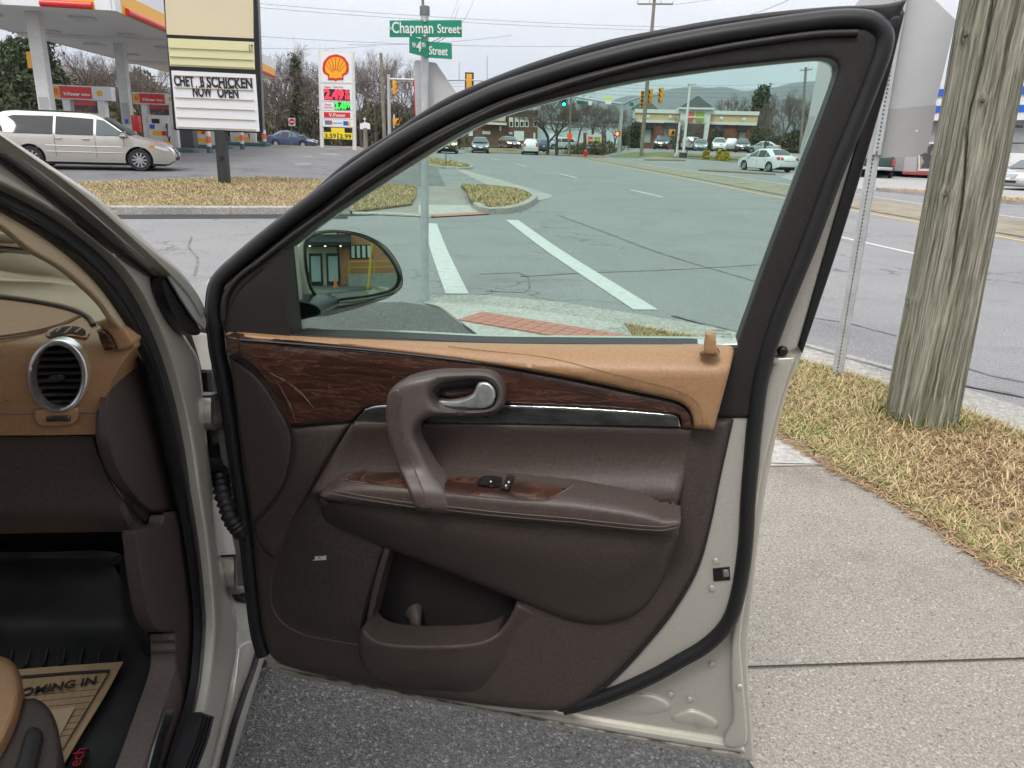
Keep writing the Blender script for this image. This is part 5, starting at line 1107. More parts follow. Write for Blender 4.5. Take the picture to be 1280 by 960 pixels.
# cars coming and going on the main road
ROADCARS = [('suv', 'dark_suv', (.03, .035, .04), (560, 191.5), -88, 'dark SUV driving towards the crossing with yellow lamps lit', M_lampon2, 1.0), ('sedan', 'grey_car', (.06, .075, .085), (600, 191), -86, 'dark grey car driving towards the camera, second from left on the main road', M_lamp, 1.05), ('sedan', 'maroon_car', (.14, .06, .06), (636, 185), -70, 'maroon car with white lit headlamps on the far road', M_lampon, 1.0), ('suv', 'white_hatchback', (.68, .69, .7), (662, 193), 92, 'white hatchback driving away on the main road', None, .92), ('suv', 'blue_hatchback', (.05, .10, .17), (675, 190), 100, 'blue car driving away beside the white hatchback', None, .95), ('suv', 'pale_car', (.6, .62, .62), (700, 187), 200, 'pale car half hidden behind the bare tree trunks', None, .9)]
for kind, nm, c, px, hd, lab, lm, sc in ROADCARS:
    o = vehicle(nm, kind, paint('paint_' + nm, c), lab, 'car', 'cars on the main road', lamps=lm, detail=1)
    p = G(px[0], px[1]); dd = min(p.y, 100); p = G(px[0], px[1]) if p.y <= 105 else EYE + ray(*px) * (105 / ray(*px).y)
    put(o, (p.x, p.y, max(hz(p.x, p.y), 0) if abs(p.z) < .3 else p.z), R(hd), sc)
# cars parked at the restaurant
PARK = [('suv', 'dark_pickup', (.02, .025, .03), (826, 188), -101, 'dark vehicle parked left of the restaurant light pole'), ('suv', 'white_truck', (.6, .62, .62), (865, 186), 60, 'white vehicle parked right behind the light pole'), ('sedan', 'grey_sedan', (.2, .25, .26), (875, 188), -102, 'grey sedan parked between two white vehicles at the restaurant'), ('suv', 'white_suv', (.66, .67, .67), (898, 188.5), -102, 'white SUV parked nose out before the restaurant shrubs'), ('suv', 'white_wagon', (.62, .64, .64), (912, 187), 80, 'white wagon half hidden behind the white SUV'), ('suv', 'maroon_suv', (.08, .04, .05), (927, 188.5), -103, 'dark maroon SUV parked near the right end of the restaurant'), ('sedan', 'silver_sedan', (.4, .42, .43), (952, 188), 170, 'silver car behind the small bare tree right of the restaurant')]
def bank(px, py, y):   # a point of the raised car park at distance y
    r = ray(px, py); p = EYE + r * (y / r.y); return Vector((p.x, p.y, hz(p.x, p.y)))
for k, (kind, nm, c, px, hd, lab) in enumerate(PARK):
    o = vehicle(nm, kind, paint('paint_' + nm, c), lab, 'car', 'cars parked at the restaurant', detail=1)
    p = bank(px[0], px[1], 97 + (3 if nm in ('white_truck', 'white_wagon') else 0)); put(o, p, R(hd), .95)
# green pickup at the shop, black SUV beside it
def pickup(label):
    root = empty('pickup'); tag(root, label, 'pickup'); pg = paint('green_paint', (.02, .055, .045))
    b = MB(); b.box(-2.6, 2.6, -.95, .95, .62, 1.02, None, .06); b.box(-2.6, -.35, -.95, -.82, 1.0, 1.22, None, .03); b.box(-2.6, -.35, .82, .95, 1.0, 1.22, None, .03); b.build('body', pg, root, 50)
    MB().box(-2.66, -2.56, -.80, .80, .68, 1.21, None, .03).build('tailgate', pg, root, 50)
    c = MB(); c.add([(-.4, -.9, 1.0), (1.1, -.9, 1.0), (.55, -.75, 1.75), (-.3, -.75, 1.78), (-.4, .9, 1.0), (1.1, .9, 1.0), (.55, .75, 1.75), (-.3, .75, 1.78)], [(0, 1, 2, 3), (4, 7, 6, 5), (0, 3, 7, 4), (1, 5, 6, 2), (3, 2, 6, 7), (0, 4, 5, 1)]); c.build('cab', pg, root)
    MB().box(-.375, -.36, -.62, .62, 1.28, 1.66).build('rear_window', M_wglass, root).rotation_euler = (0, R(0), 0)
    MB().box(-2.78, -2.62, -.92, .92, .48, .66, None, .03).build('bumper', M_chrome, root, 50)
    for sg in (1, -1):
        MB().box(-2.68, -2.58, sg * .88 - .07, sg * .88 + .07, .72, 1.14, None, .02).build('tail_light', M_tail, root, 50)
        for wx in (1.7, -1.6):
            M = Matrix.Translation((wx, sg * .82, .38)) @ Matrix.Rotation(-sg * math.pi / 2, 4, 'X'); w = MB().lathe([(.2, -.1), (.35, -.11), (.38, -.08), (.38, .08), (.35, .1), (.22, .09), (0, .07)], M, 24).build('wheel', M_tyre, root, 50)
            MB().lathe([(0, .085), (.1, .09), (.21, .08)], M, 20).build('rim', M_rim, w, 50)
    MB().box(-2.80, -2.785, -.17, .17, .50, .64).build('number_plate', M_plate, root)
    return root
o = pickup('dark green pickup truck parked tail out at the grey shop'); p = DEP(1096, 217, 49); put(o, (p.x, p.y, .01), R(64))
o = vehicle('black_suv', 'suv', paint('paint_black', (.01, .01, .012)), 'black SUV parked beside the green pickup, behind the sign', 'car', None, detail=1); p = DEP(1073, 213, 50); put(o, (p.x, p.y, .01), R(64))
o = vehicle('silver_car', 'sedan', paint('silver_paint', (.5, .51, .52), .4), 'old silver car parked at the right edge before the shop', 'car', None, detail=2); p = DEP(1290, 224, 38); put(o, (p.x, p.y, .01), R(212))
# ================================================================== street furniture
M_galv = pm('galvanised', (.46, .48, .49), .5, .3, c2=(.38, .40, .41), cscale=12, cdet=6); M_galvd = pm('grey_steel', (.20, .215, .22), .5, .4, c2=(.15, .16, .165), cscale=10)
M_alu = pm('sign_back', (.40, .395, .39), .5, .35, c2=(.36, .355, .35), cscale=3, cdet=6, c3=(.44, .43, .42), c3scale=1.5)
M_alul = pm('sign_back_light', (.50, .50, .51), .5, .3, c2=(.46, .46, .47), cscale=3)
M_sgreen = pm('sign_green', (.005, .22, .13), .4); M_white = pm('white_vinyl', (.72, .72, .72), .45); M_wpaint = pm('white_paint_metal', (.66, .66, .65), .5, c2=(.58, .58, .565), cscale=4, cdet=6)
M_red = pm('sign_red', (.60, .015, .02), .4); M_yellow = pm('sign_yellow', (.85, .40, .005), .4); M_sigy = pm('signal_yellow', (.62, .30, .015), .5); M_blue = pm('fascia_blue', (.01, .09, .45), .4)
M_lens = pm('dark_lens', (.02, .02, .02), .3); M_bark = pm('bark', (.085, .072, .062), .9, c2=(.13, .115, .10), cscale=10)
def pole(root, b, t, r0, r1, mat, nm='post', seg=12):
    return MB().tube([b, Vector(b).lerp(Vector(t), .5), t], [r0, (r0 + r1) / 2, r1], seg).build(nm, mat, root, 50, world=True)
def face(b, rot=0.0):
    """upright plane through a ground point, turned towards the camera by default"""
    n = Vector((-b[0], -b[1], 0)).normalized(); n.rotate(Matrix.Rotation(rot, 3, 'Z')); return Pl(b, n)
def ptext(nm, pl, s, x0, y0, x1, y1, hpx, mat, root, v=.02, bold=.0, ext=.003, flipx=False):
    a, b = pl.at(x0, y0, v), pl.at(x1, y1, v); c = (a + b) / 2; mid = ((x0 + x1) / 2, (y0 + y1) / 2)
    h = (pl.at(mid[0], mid[1] - hpx / 2, v) - pl.at(mid[0], mid[1] + hpx / 2, v)).length
    return text(nm, s, frame(c, b - a, (0, 0, 1)), h / .70, mat, root, world=True, fit=(b - a).length, ext=ext, bold=bold * h)
# ---- weathered wooden utility pole on the right
def wood_pole():
    b = G(1150, 527); pl = face(b); top = pl.at(1250, -8); ax = (top - b); H_ = ax.length * 1.35; ax.normalize()
    root = empty('utility_pole', b); tag(root, 'thick weathered wooden utility pole with a long crack, standing in the grass strip', 'utility pole')
    nz, na = 230, 300; x = ax.orthogonal().normalized(); tocam = (EYE - b).normalized(); x = (tocam - ax * tocam.dot(ax)).normalized(); y = ax.cross(x)
    crk = [(1240, 0), (1234, 39), (1228, 77), (1221, 105), (1212, 136), (1208, 171), (1206, 215), (1204, 242), (1197, 290), (1190, 340), (1184, 380)]
    cpx = []
    for px, py in crk:
        q = pl.at(px, py) - b; zz = q.dot(ax); off = q.dot(y); cpx.append((zz, off))
    cpx.sort()
    from mathutils import noise as mn
    V = []; F = []; zs = np.linspace(-.1, H_, nz)
    knots = []
    for kx, ky, kr in ((1207, 48, .035), (1228, 128, .03), (1182, 242, .045), (1138, 372, .03)):
        q = pl.at(kx, ky) - b; knots.append((q.dot(ax), q.dot(y), kr))
    for z in zs:
        r0 = .199 - .0098 * z; co = interp(z, cpx) if z > cpx[0][0] else None
        for k in range(na):
            a = 2 * math.pi * k / na; r = r0 + .008 * mn.noise(Vector((math.cos(a) * 2, math.sin(a) * 2, z * .5))) + .0045 * mn.noise(Vector((math.cos(a) * 14, math.sin(a) * 14, z * 1.1))) + .0030 * mn.noise(Vector((math.cos(a) * 45, math.sin(a) * 45, z * 1.6)))
            s = math.sin(a) * r0
            if math.cos(a) > 0:
                for kz, ks, kr in knots:
                    dd = math.hypot(z - kz, s - ks); r += .010 * math.exp(-(dd / kr) ** 2) - .014 * math.exp(-(dd / (kr * .3)) ** 2)
                if co is not None:
                    w = .005 + .004 * max(0, mn.noise(Vector((z * 2.2, 3, 1)))); jit = .006 * mn.noise(Vector((z * 9, 0, 0))); fade = sstep(cpx[0][0], cpx[0][0] + .3, z)
                    r -= .035 * fade * math.exp(-((s - co - jit) / w) ** 2)
            V.append(b + ax * z + (x * math.cos(a) + y * math.sin(a)) * r)
    for i in range(nz - 1):
        for k in range(na): k2 = (k + 1) % na; F.append((i * na + k, i * na + k2, (i + 1) * na + k2, (i + 1) * na + k))
    m = bpy.data.materials.new('weathered_pole'); m.use_nodes = True; n, l = m.node_tree.nodes, m.node_tree.links; bs = n['Principled BSDF']; bs.inputs['Roughness'].default_value = .9; bs.inputs['Specular IOR Level'].default_value = .2
    tc = n.new('ShaderNodeTexCoord'); mp = n.new('ShaderNodeMapping'); mp.inputs['Scale'].default_value = (1, 1, .022); l.new(tc.outputs['Object'], mp.inputs['Vector'])
    dn = n.new('ShaderNodeTexNoise'); dn.inputs['Scale'].default_value = 5; dn.inputs['Detail'].default_value = 2; l.new(tc.outputs['Object'], dn.inputs['Vector'])
    ad = n.new('ShaderNodeVectorMath'); ad.operation = 'MULTIPLY_ADD'; ad.inputs[1].default_value = (.016, .016, .004); l.new(dn.outputs['Color'], ad.inputs[0]); l.new(mp.outputs[0], ad.inputs[2])
    def no(sc, det, vec=None, r=.65):
        t = n.new('ShaderNodeTexNoise'); t.inputs['Scale'].default_value = sc; t.inputs['Detail'].default_value = det; t.inputs['Roughness'].default_value = r; l.new(vec or ad.outputs[0], t.inputs['Vector']); return t.outputs['Fac']
    g1 = no(75, 6); g2_ = no(26, 5)
    rm = n.new('ShaderNodeValToRGB'); e = rm.color_ramp.elements; e[0].position = .36; e[0].color = (.080, .078, .066, 1); e[1].position = .66; e[1].color = (.37, .37, .335, 1); x2 = e.new(.5); x2.color = (.212, .210, .184, 1); l.new(g1, rm.inputs[0])
    big = n.new('ShaderNodeValToRGB'); e = big.color_ramp.elements; e[0].position = .38; e[0].color = (.66, .69, .56, 1); e[1].position = .62; e[1].color = (1.15, 1.1, 1.02, 1); l.new(g2_, big.inputs[0])
    mu = n.new('ShaderNodeMix'); mu.data_type = 'RGBA'; mu.blend_type = 'MULTIPLY'; mu.inputs[0].default_value = 1; l.new(rm.outputs[0], mu.inputs[6]); l.new(big.outputs[0], mu.inputs[7])
    l.new(mu.outputs[2], bs.inputs['Base Color']); bp = n.new('ShaderNodeBump'); bp.inputs['Strength'].default_value = .9; bp.inputs['Distance'].default_value = .008; l.new(g1, bp.inputs['Height']); l.new(bp.outputs[0], bs.inputs['Normal'])
    mesh('shaft', V, F, m, root, 60, world=True)
    kb = MB()
    for kz, ks, kr in knots:
        p = b + ax * kz + x * math.sqrt(max(0, .2 ** 2 - ks ** 2)) + y * ks
        MB().tube([p - x * .02, p + x * .006], [.012, .007], 8).build('knot', M_bark, root, 50, world=True)
    return b, ax
PB, PAX = wood_pole()
# green tuft at the foot of the pole
rs = np.random.RandomState(5); Vt = []; Ft = []
ring = [(PB.x + .30 * math.cos(2 * math.pi * k / 24), PB.y + .30 * math.sin(2 * math.pi * k / 24)) for k in range(24)]
grass('grass', ring, 420, .11, .006, .03, (15, 65), grass_mat('green_tuft', [(0, (.07, .12, .03)), (.4, (.13, .17, .05)), (.7, (.32, .30, .11)), (1, (.5, .38, .2))]), label='tuft of green and straw grass around the foot of the wooden pole')
# ---- perforated sign post with two sign backs
b = G(1046, 471); pl = face(b, R(-6)); root = empty('sign_post', b); tag(root, 'perforated steel post carrying a five sided sign and a plaque seen from behind', 'traffic sign')
top = pl.at(1135, -60); ax = (top - b).normalized(); sx = pl.n.cross(ax).normalized() * -1
def post_u(o, w, Lh, nm, hole):
    M = frame(o, sx, ax); bb = MB(); bb.box(-w / 2, w / 2, -.02, Lh, -w, -w + .004, M); bb.box(-w / 2, -w / 2 + .004, -.02, Lh, -w, 0, M); bb.box(w / 2 - .004, w / 2, -.02, Lh, -w, 0, M); bb.box(-w / 2 + .004, -hole, -.02, Lh, -.004, 0, M); bb.box(hole, w / 2 - .004, -.02, Lh, -.004, 0, M)
    k = 0
    for i in range(int(Lh / .0254)): bb.box(-hole, hole, i * .0254 + .006, i * .0254 + .0194, -.004, 0, M)
    return bb.build(nm, M_galv, root, None, world=True)
post_u(b + pl.n * .03, .066, 2.9, 'post', .0048); post_u(b + pl.n * .058 + ax * 1.55 + sx * .02, .05, 1.4, 'bracket_post', .0055)
shape('warning_sign', pl, [(1114, -52, 1), (1195, 25, 1), (1169, 133, 1), (1010, 150, 1), (1026, 62, 1)], -.03, M_alul, root, back=.004)
shape('plaque', pl, [(1171, 131, 1), (1161, 180), (1157, 190), (1148, 194), (1085, 198), (1015, 201), (1002, 196), (1000, 188), (1011, 146, 1)], -.022, M_alu, root, back=.004)
MB().lathe([(0, .006), (.006, .005), (.008, 0)], frame(pl.at(1146, 164, -.021), sx, ax), 10).build('rivet', M_white, root, 50, world=True)
# ---- street name post
b = GT(531, 376); root = empty('street_name_post', b); tag(root, 'grey post with two green street name blades at the corner, seen through the glass', 'street sign')
pl = face(b); tz = pl.at(531, 16).z; pole(root, b, (b.x, b.y, tz), .038, .036, M_galv, seg=14)
MB().tube([(b.x, b.y, tz - .02), (b.x, b.y, tz + .05), (b.x, b.y, tz + .06)], [.045, .045, .02], 14).build('post_cap', M_galvd, root, 50, world=True)
pole(root, (b.x - .02, b.y + .03, tz - .3), (b.x - .02, b.y + .03, tz + .5), .012, .012, M_galvd, 'rod')
f1 = Pl(b - ray(531, 40) * .0 + pl.n * .05, pl.n)
s1 = shape('name_blade', f1, [(487, 25.5, 1), (577, 25, 1), (577.5, 46.5, 1), (487, 46.5, 1)], .012, M_sgreen, root, back=.006, round_=(1, .001))
ptext('lettering', f1, 'Chapman', 490, 35.2, 541.5, 35.6, 14, M_white, root, .0135, .018); ptext('lettering', f1, 'Street', 546.5, 36.4, 574.5, 36.8, 11, M_white, root, .0135, .018)
f2 = Pl(b + pl.n * .07, (Matrix.Rotation(R(38), 3, 'Z') @ pl.n))
shape('name_blade', f2, [(512, 44.5, 1), (535, 51, 1), (535, 72, 1), (512, 66, 1)], .004, M_sgreen, root, back=.006)
f3 = Pl(b + pl.n * .03, (Matrix.Rotation(R(-12), 3, 'Z') @ pl.n))
shape('name_blade', f3, [(533, 51.5, 1), (564.5, 54, 1), (565, 74, 1), (533, 72, 1)], .004, M_sgreen, root, back=.006)
ptext('lettering', f2, 'W', 515, 56.2, 519.5, 57.6, 6.5, M_white, root, .0055, .02); ptext('lettering', f2, '4', 520.5, 57.8, 526.5, 59.6, 13, M_white, root, .0055, .02); ptext('lettering', f2, 'th', 527, 55.5, 532, 56.8, 6, M_white, root, .0055, .02)
ptext('lettering', f3, 'Street', 536, 63.4, 559.5, 64.8, 10.5, M_white, root, .0055, .018)
for x, y in ((488, 36), (575, 36), (531, 26), (531, 45), (563, 65)): MB().lathe([(0, .012), (.012, .01), (.014, 0)], frame(f1.at(x, y, .014), (1, 0, 0), (0, 0, 1)), 8).build('bolt', M_galv, root, 50, world=True)
fs = Pl(b - pl.n * .05, pl.n)
shape('sign_panel', fs, [(517.5, 77, 1), (521, 75, 1), (545, 78.5, 1), (592, 148, 1), (588, 158, 1), (560, 168, 1), (523, 188, 1), (519, 130)], -.02, M_alul, root, back=.004)
shape('sign_panel_edge', fs, [(516.6, 100, 1), (518, 100, 1), (521, 150, 1), (522, 190, 1), (520.4, 190, 1), (519, 150, 1)], -.022, M_red, root, back=.004)
shape('sign_panel', fs, [(523, 200, 1), (530, 200, 1), (530.5, 242, 1), (527, 242, 1)], -.015, M_alu, root, back=.004)
# ---- letter board sign
b = GT(281, 231); root = empty('letter_board_sign', b); tag(root, 'letter board sign on one black post in the lawn, NOW OPEN on its white panel', 'sign')
pl = face(b, R(4)); bt = Pl(b + pl.n * .09, pl.n)
tp = pl.at(277, 165); MB().box(-.13, .13, -.1, .1, -.1, tp.z - b.z + .05, Matrix.Translation(b)).build('post', pm('black_post', (.018, .018, .02), .5, c2=(.05, .05, .05), cscale=30, cpos=(.55, .7)), root, world=True)
MB().box(-.05, .05, -.12, -.1, .62, .72, Matrix.Translation(b)).build('junction_box', M_black, root, world=True)
shape('cabinet', pl, [(201, -46, 1), (319, -46, 1), (328, 166.5, 1), (217.5, 162.5, 1)], .02, M_black, root, back=.42)
shape('cabinet_side', pl, [(319.5, -46, 1), (323, -46, 1), (331, 160, 1), (328.5, 166, 1)], -.02, pm('grey_cabinet', (.17, .17, .18), .5), root, back=.36)
shape('sign_panel', pl, [(204, -40, 1), (316, -40, 1), (317, 48, 1), (208.5, 43, 1)], .035, pm('cream_panel', (.63, .55, .38), .5, c2=(.60, .52, .36), cscale=1), root, back=.02)
shape('sign_panel', pl, [(209.5, 47.5, 1), (317.5, 52.5, 1), (318.7, 87, 1), (212.5, 82.5, 1)], .035, pm('yellowed_panel', (.64, .62, .36), .5), root, back=.02)
shape('sign_panel', pl, [(214, 88, 1), (319.5, 93, 1), (324.5, 164.5, 1), (220.5, 160.5, 1)], .035, pm('white_panel', (.70, .72, .76), .4), root, back=.02)
def rail(x0, y0, x1, y1, m): return MB().tube([pl.at(x0, y0, .055), pl.at(x1, y1, .055)], .012, 5).build('letter_rail', m, root, None, world=True)
mr = pm('rail_tan', (.42, .34, .26), .5); mg = pm('rail_grey', (.33, .33, .22), .5)
for k, yy in enumerate((94.6, 109.6, 122.2, 134.6, 147, 159)): rail(217 + k * .9, yy - .5, 316 + k * .8, yy + 3.2, mr)
for k, yy in enumerate((60, 71, 81)): rail(211 + k, yy - .5, 316 + k * .6, yy + 4.0, mg)
ML = pm('sign_letter', (.012, .012, .014), .4)
ptext('lettering', pl, 'CHET', 217.3, 101.4, 242.3, 102.2, 12.6, ML, root, .05, .05); ptext('lettering', pl, 'B', 250, 102.5, 255, 102.6, 12.6, ML, root, .05, .05)
ptext('lettering', pl, 'SCHICKEN', 258.5, 102.8, 315.5, 104.8, 12.6, ML, root, .05, .05); ptext('lettering', pl, 'NOW', 240.3, 114.8, 264.3, 115.6, 12.6, ML, root, .05, .05); ptext('lettering', pl, 'OPEN', 271.8, 116.0, 298, 117.0, 12.6, ML, root, .05, .05)
ptext('lettering', pl, 'LT', 311.2, 60, 316.3, 60.2, 7.5, ML, root, .05, .02)
# ---- fuel price sign
b = DEP(402.5, 183, 49); b.z = hz(b.x, b.y); b2 = DEP(443, 185, 49); b2.z = hz(b2.x, b2.y)
root = empty('price_sign', b); tag(root, 'tall white fuel price sign with a yellow shell emblem and lit red and green digits', 'price sign')
pl = face((b + b2) / 2, 0)
for (x0, y0, x1, y1) in ((399, 63, 402.6, 183.5), (439.5, 65, 443.3, 186)):
    p0 = pl.at(x1, y1, 0); p1 = pl.at(x0 + 1.0, y0, 0); p0.z = min(p0.z, b.z) - .1; MB().tube([p0, p1], .13, 10).build('post', M_wpaint, root, 50, world=True)
def sp(nm, poly, v, mat, back=.03): return shape(nm, pl, poly, v, mat, root, back=back, raw=True)
sp('cabinet', [(398.5, 63), (440.8, 65), (443, 160), (403.8, 158.5)], .10, M_wpaint, .3)
mw = pm('sign_white', (.72, .73, .74), .4)
for (a, c, d_, e) in (((400, 64.2), (439.5, 66), (440, 104), (401, 103)), ((401.3, 105.8), (439.8, 106.6), (440.4, 127), (402, 126.4)), ((402, 128), (440.4, 128.6), (440.8, 137.8), (402.5, 137.5)), ((402.6, 138.8), (440.8, 139.2), (441.2, 148.6), (403, 148.2)), ((403, 149.4), (441.2, 149.8), (441.6, 159), (403.5, 158))): sp('panel', [a, c, d_, e], .125, mw)
# shell emblem
def pecten(cx, cy, r, pl_, root_, v, n=40, nm='emblem', ribs=True):
    def out(k): 
        pts = []
        for i in range(n + 1):
            a = math.radians(-28 + 236 * i / n); rr = r * k * (1 + .03 * abs(math.sin(a * 5.2)) if k > .9 else 1)
            pts.append((cx + rr * 1.0 * math.cos(a), cy - rr * math.sin(a)))
        pts += [(cx - .60 * r * k, cy + .62 * r * k), (cx - .60 * r * k, cy + .97 * r * k), (cx - .14 * r * k, cy + .97 * r * k), (cx, cy + 1.06 * r * k), (cx + .14 * r * k, cy + .97 * r * k), (cx + .60 * r * k, cy + .97 * r * k), (cx + .60 * r * k, cy + .62 * r * k)]
        return pts
    e = shape(nm, pl_, out(1.0), v, M_red, root_, back=.02, raw=True); shape('emblem_fill', pl_, out(.82), v + .012, M_yellow, root_, back=.012, raw=True)
    if ribs:
        for k in range(-3, 4):
            a = math.radians(90 + k * 24); x0, y0 = cx + r * .24 * math.cos(a), cy + .45 * r - r * .24 * math.sin(a); x1, y1 = cx + r * .80 * math.cos(a), cy + .02 * r - r * .80 * math.sin(a); w = r * .030
            shape('emblem_rib', pl_, [(x0 - w, y0), (x0 + w, y0), (x1 + w * .9, y1), (x1 - w * .9, y1)], v + .02, M_red, root_, back=.008, raw=True)
pecten(419.6, 84.5, 16.2, pl, root, .145)
sp('digit_panel', [(404.4, 110.8), (436.8, 112.2), (437.4, 126), (405.2, 124.8)], .14, pm('display_black', (.03, .02, .02), .5)); sp('digit_panel', [(418, 128), (437.5, 128.4), (437.8, 137.6), (418.4, 137.2)], .14, MATS['display_black'])
Mrl = pm('red_digits', (.9, .02, .04), .5, emis=((1, .02, .05), 1.6)); Mgl = pm('green_digits', (.02, .9, .05), .5, emis=((.03, 1, .05), 1.4))
ptext('digits', pl, '2.49', 405.5, 118.2, 429.5, 119, 11.5, Mrl, root, .155, .05); ptext('digits', pl, '9', 431.2, 116, 436, 116.1, 5, Mrl, root, .155, .04); ptext('digits', pl, '10', 431.2, 122, 436, 122.1, 5, Mrl, root, .155, .04)
ptext('digits', pl, '3.49', 419, 132.8, 433.6, 133, 7.6, Mgl, root, .155, .05); ptext('digits', pl, '9', 434.4, 132, 437, 132, 6, Mgl, root, .155, .04)
ptext('lettering', pl, 'Regular', 405, 108.5, 414, 108.8, 2.4, M_red, root, .135, .01); ptext('lettering', pl, 'Cash Price', 416.5, 108.8, 429, 109.2, 2.4, M_red, root, .135, .01)
ptext('lettering', pl, 'Diesel', 406, 130.6, 413.5, 130.8, 2.2, M_red, root, .135, .01); ptext('lettering', pl, 'Cash Price', 404.8, 134.2, 416, 134.5, 2.2, M_red, root, .135, .01)
sp('strip', [(404.6, 140), (437.6, 140.6), (437.9, 147.3), (405.1, 146.8)], .14, M_red); ptext('lettering', pl, 'V-Power', 411, 143.8, 432, 144.3, 4.6, M_white, root, .15, .02)
sp('picture', [(406, 150.4), (415, 150.6), (415.2, 155.8), (406.3, 155.6)], .14, pm('picture_blue', (.10, .14, .25), .5)); sp('picture', [(411, 150.7), (415, 150.8), (415.2, 155.6), (411.2, 155.6)], .142, pm('picture_red', (.45, .08, .09), .5)); sp('picture', [(429, 151.4), (435, 151.5), (435.2, 156.8), (429.2, 156.6)], .14, M_blue); sp('picture', [(435, 151.5), (437.6, 151.6), (437.8, 156.8), (435.2, 156.8)], .14, M_yellow)
sp('strip', [(416, 153), (428, 153.3), (428, 154.6), (416, 154.3)], .14, pm('picture_teal', (.15, .35, .45), .5))
my = pm('price_yellow', (.80, .62, .02), .5)
sp('price_plate', [(413.8, 159.6), (430.6, 160.2), (430.8, 166), (414, 165.5)], .10, my); sp('price_plate', [(404.2, 165), (421.6, 165.4), (421.8, 174), (404.6, 173)], .10, my); sp('price_plate', [(423, 165.6), (440.6, 166.4), (440.8, 174.6), (423.3, 173.8)], .10, my)
ptext('digits', pl, '3.59', 406, 169.8, 420, 170.2, 5.4, ML, root, .11, .02); ptext('digits', pl, '2.99', 424.8, 170.6, 439, 171.0, 5.4, ML, root, .11, .02)
# ---- traffic lights
def lampcol(nm, c, s): return pm(nm, c, .4, emis=(c, s))
M_lgreen = lampcol('lit_green', (.02, 1, .62), 5); M_lred = lampcol('lit_red', (1, .05, .02), 4); M_lwalk = lampcol('lit_hand', (1, .12, .05), 4)
def signal(root, c, M=None, n=3, mat=M_sigy, s=.34, yaw=0.0, back=None, lit=None):
    """signal head: housing sections with hoods; c top centre, faces local -y turned by yaw"""
    T = Matrix.Translation(c) @ Matrix.Rotation(yaw, 4, 'Z')
    h = MB().box(-s * .5, s * .5, -.1, .12, -s * n, 0, T, .02).build('signal_head', mat, root, 40, world=True)
    for k in range(n):
        cz = -s * (k + .5)
        MB().lathe([(s * .40, -.1), (s * .40, .0), (s * .36, .0), (s * .36, -.08)], T @ Matrix.Translation((0, -.10, cz)) @ Matrix.Rotation(math.pi / 2, 4, 'X') @ Matrix.Translation((0, 0, .1)), 14).build('hood', mat, h, 50, world=True)
        MB().lathe([(0, .01), (s * .36, .0)], T @ Matrix.Translation((0, -.115, cz)) @ Matrix.Rotation(math.pi / 2, 4, 'X'), 14).build('lens', lit[k] if lit and lit[k] else M_lens, h, None, world=True)
    if back: MB().box(-s * .5 - .12, s * .5 + .12, -.125, -.10, -s * n - .12, .12, T).build('backplate', back, h, world=True)
    return h
# big mast arm pole right of the red emblem sign
def up(px, py, y): r = ray(px, py); return EYE + r * (y / r.y)
YS = 84
def ground_at(px, py, y): p = up(px, py, y); p.z = hz(p.x, p.y); return p
b = ground_at(773, 194, YS); t = up(779, 127, YS); root = empty('signal_mast', b); tag(root, 'grey signal mast with a long arm, green light and street name blade', 'traffic light')
pole(root, b, (b.x, b.y, t.z), .19, .16, M_galv)
arm = [up(778, 130, YS), up(750, 126.5, YS - 1), up(718, 121, YS - 2), up(703, 119, YS - 2.5)]; MB().tube(arm, [.13, .11, .09, .07], 10).build('arm', M_galv, root, 50, world=True)
arm2 = [up(779, 131, YS), up(788, 126, YS - 1), up(800, 122, YS - 3), up(832, 117.5, YS - 8)]; MB().tube(arm2, [.12, .10, .09, .07], 10).build('arm', M_galv, root, 50, world=True)
signal(root, up(705.5, 116.5, YS - 2.6), n=3, s=.42, mat=M_lens, lit=[None, None, M_lgreen])
pls = face(up(735, 127, YS - 1.5)); shape('name_blade', pls, [(721, 126, 1), (739.5, 127, 1), (739.5, 131.5, 1), (721, 130.5, 1)], .1, M_sgreen, root, back=.05); shape('blade_end', pls, [(735, 126.6, 1), (739.8, 127, 1), (739.8, 131.6, 1), (735, 131.2, 1)], .13, mw, root, back=.03)
shape('arm_sign', pls, [(756.5, 121.2, 1), (765, 121.6, 1), (765, 125.3, 1), (756.5, 125, 1)], .12, pm('lime_sign', (.65, .70, .03), .5), root, back=.05); shape('arm_sign', pls, [(756.5, 125.6, 1), (764, 126, 1), (764, 130.5, 1), (756.5, 130, 1)], .12, mw, root, back=.05)
shape('arm_sign', face(up(789, 130, YS - 1)), [(786.5, 128, 1), (792, 128.5, 1), (792, 133, 1), (786.5, 132.5, 1)], .1, M_sgreen, root, back=.05)
for px, py, yy, rz in ((803.5, 113.5, YS - 6, -10), (813.5, 111.5, YS - 6, -60), (827, 109.5, YS - 8, -65)): signal(root, up(px, py, yy), n=4 if px < 810 else 3, s=.36 if px < 810 else .45, yaw=R(rz))
h = signal(root, up(771.5, 164, YS - 1), n=1, s=.5, mat=M_lens, lit=[M_lwalk]); MB().box(.25, .40, -.1, .12, -.5, 0, Matrix.Translation(up(772, 164, YS - 1))).build('pedestrian_head', M_sigy, root, world=True)
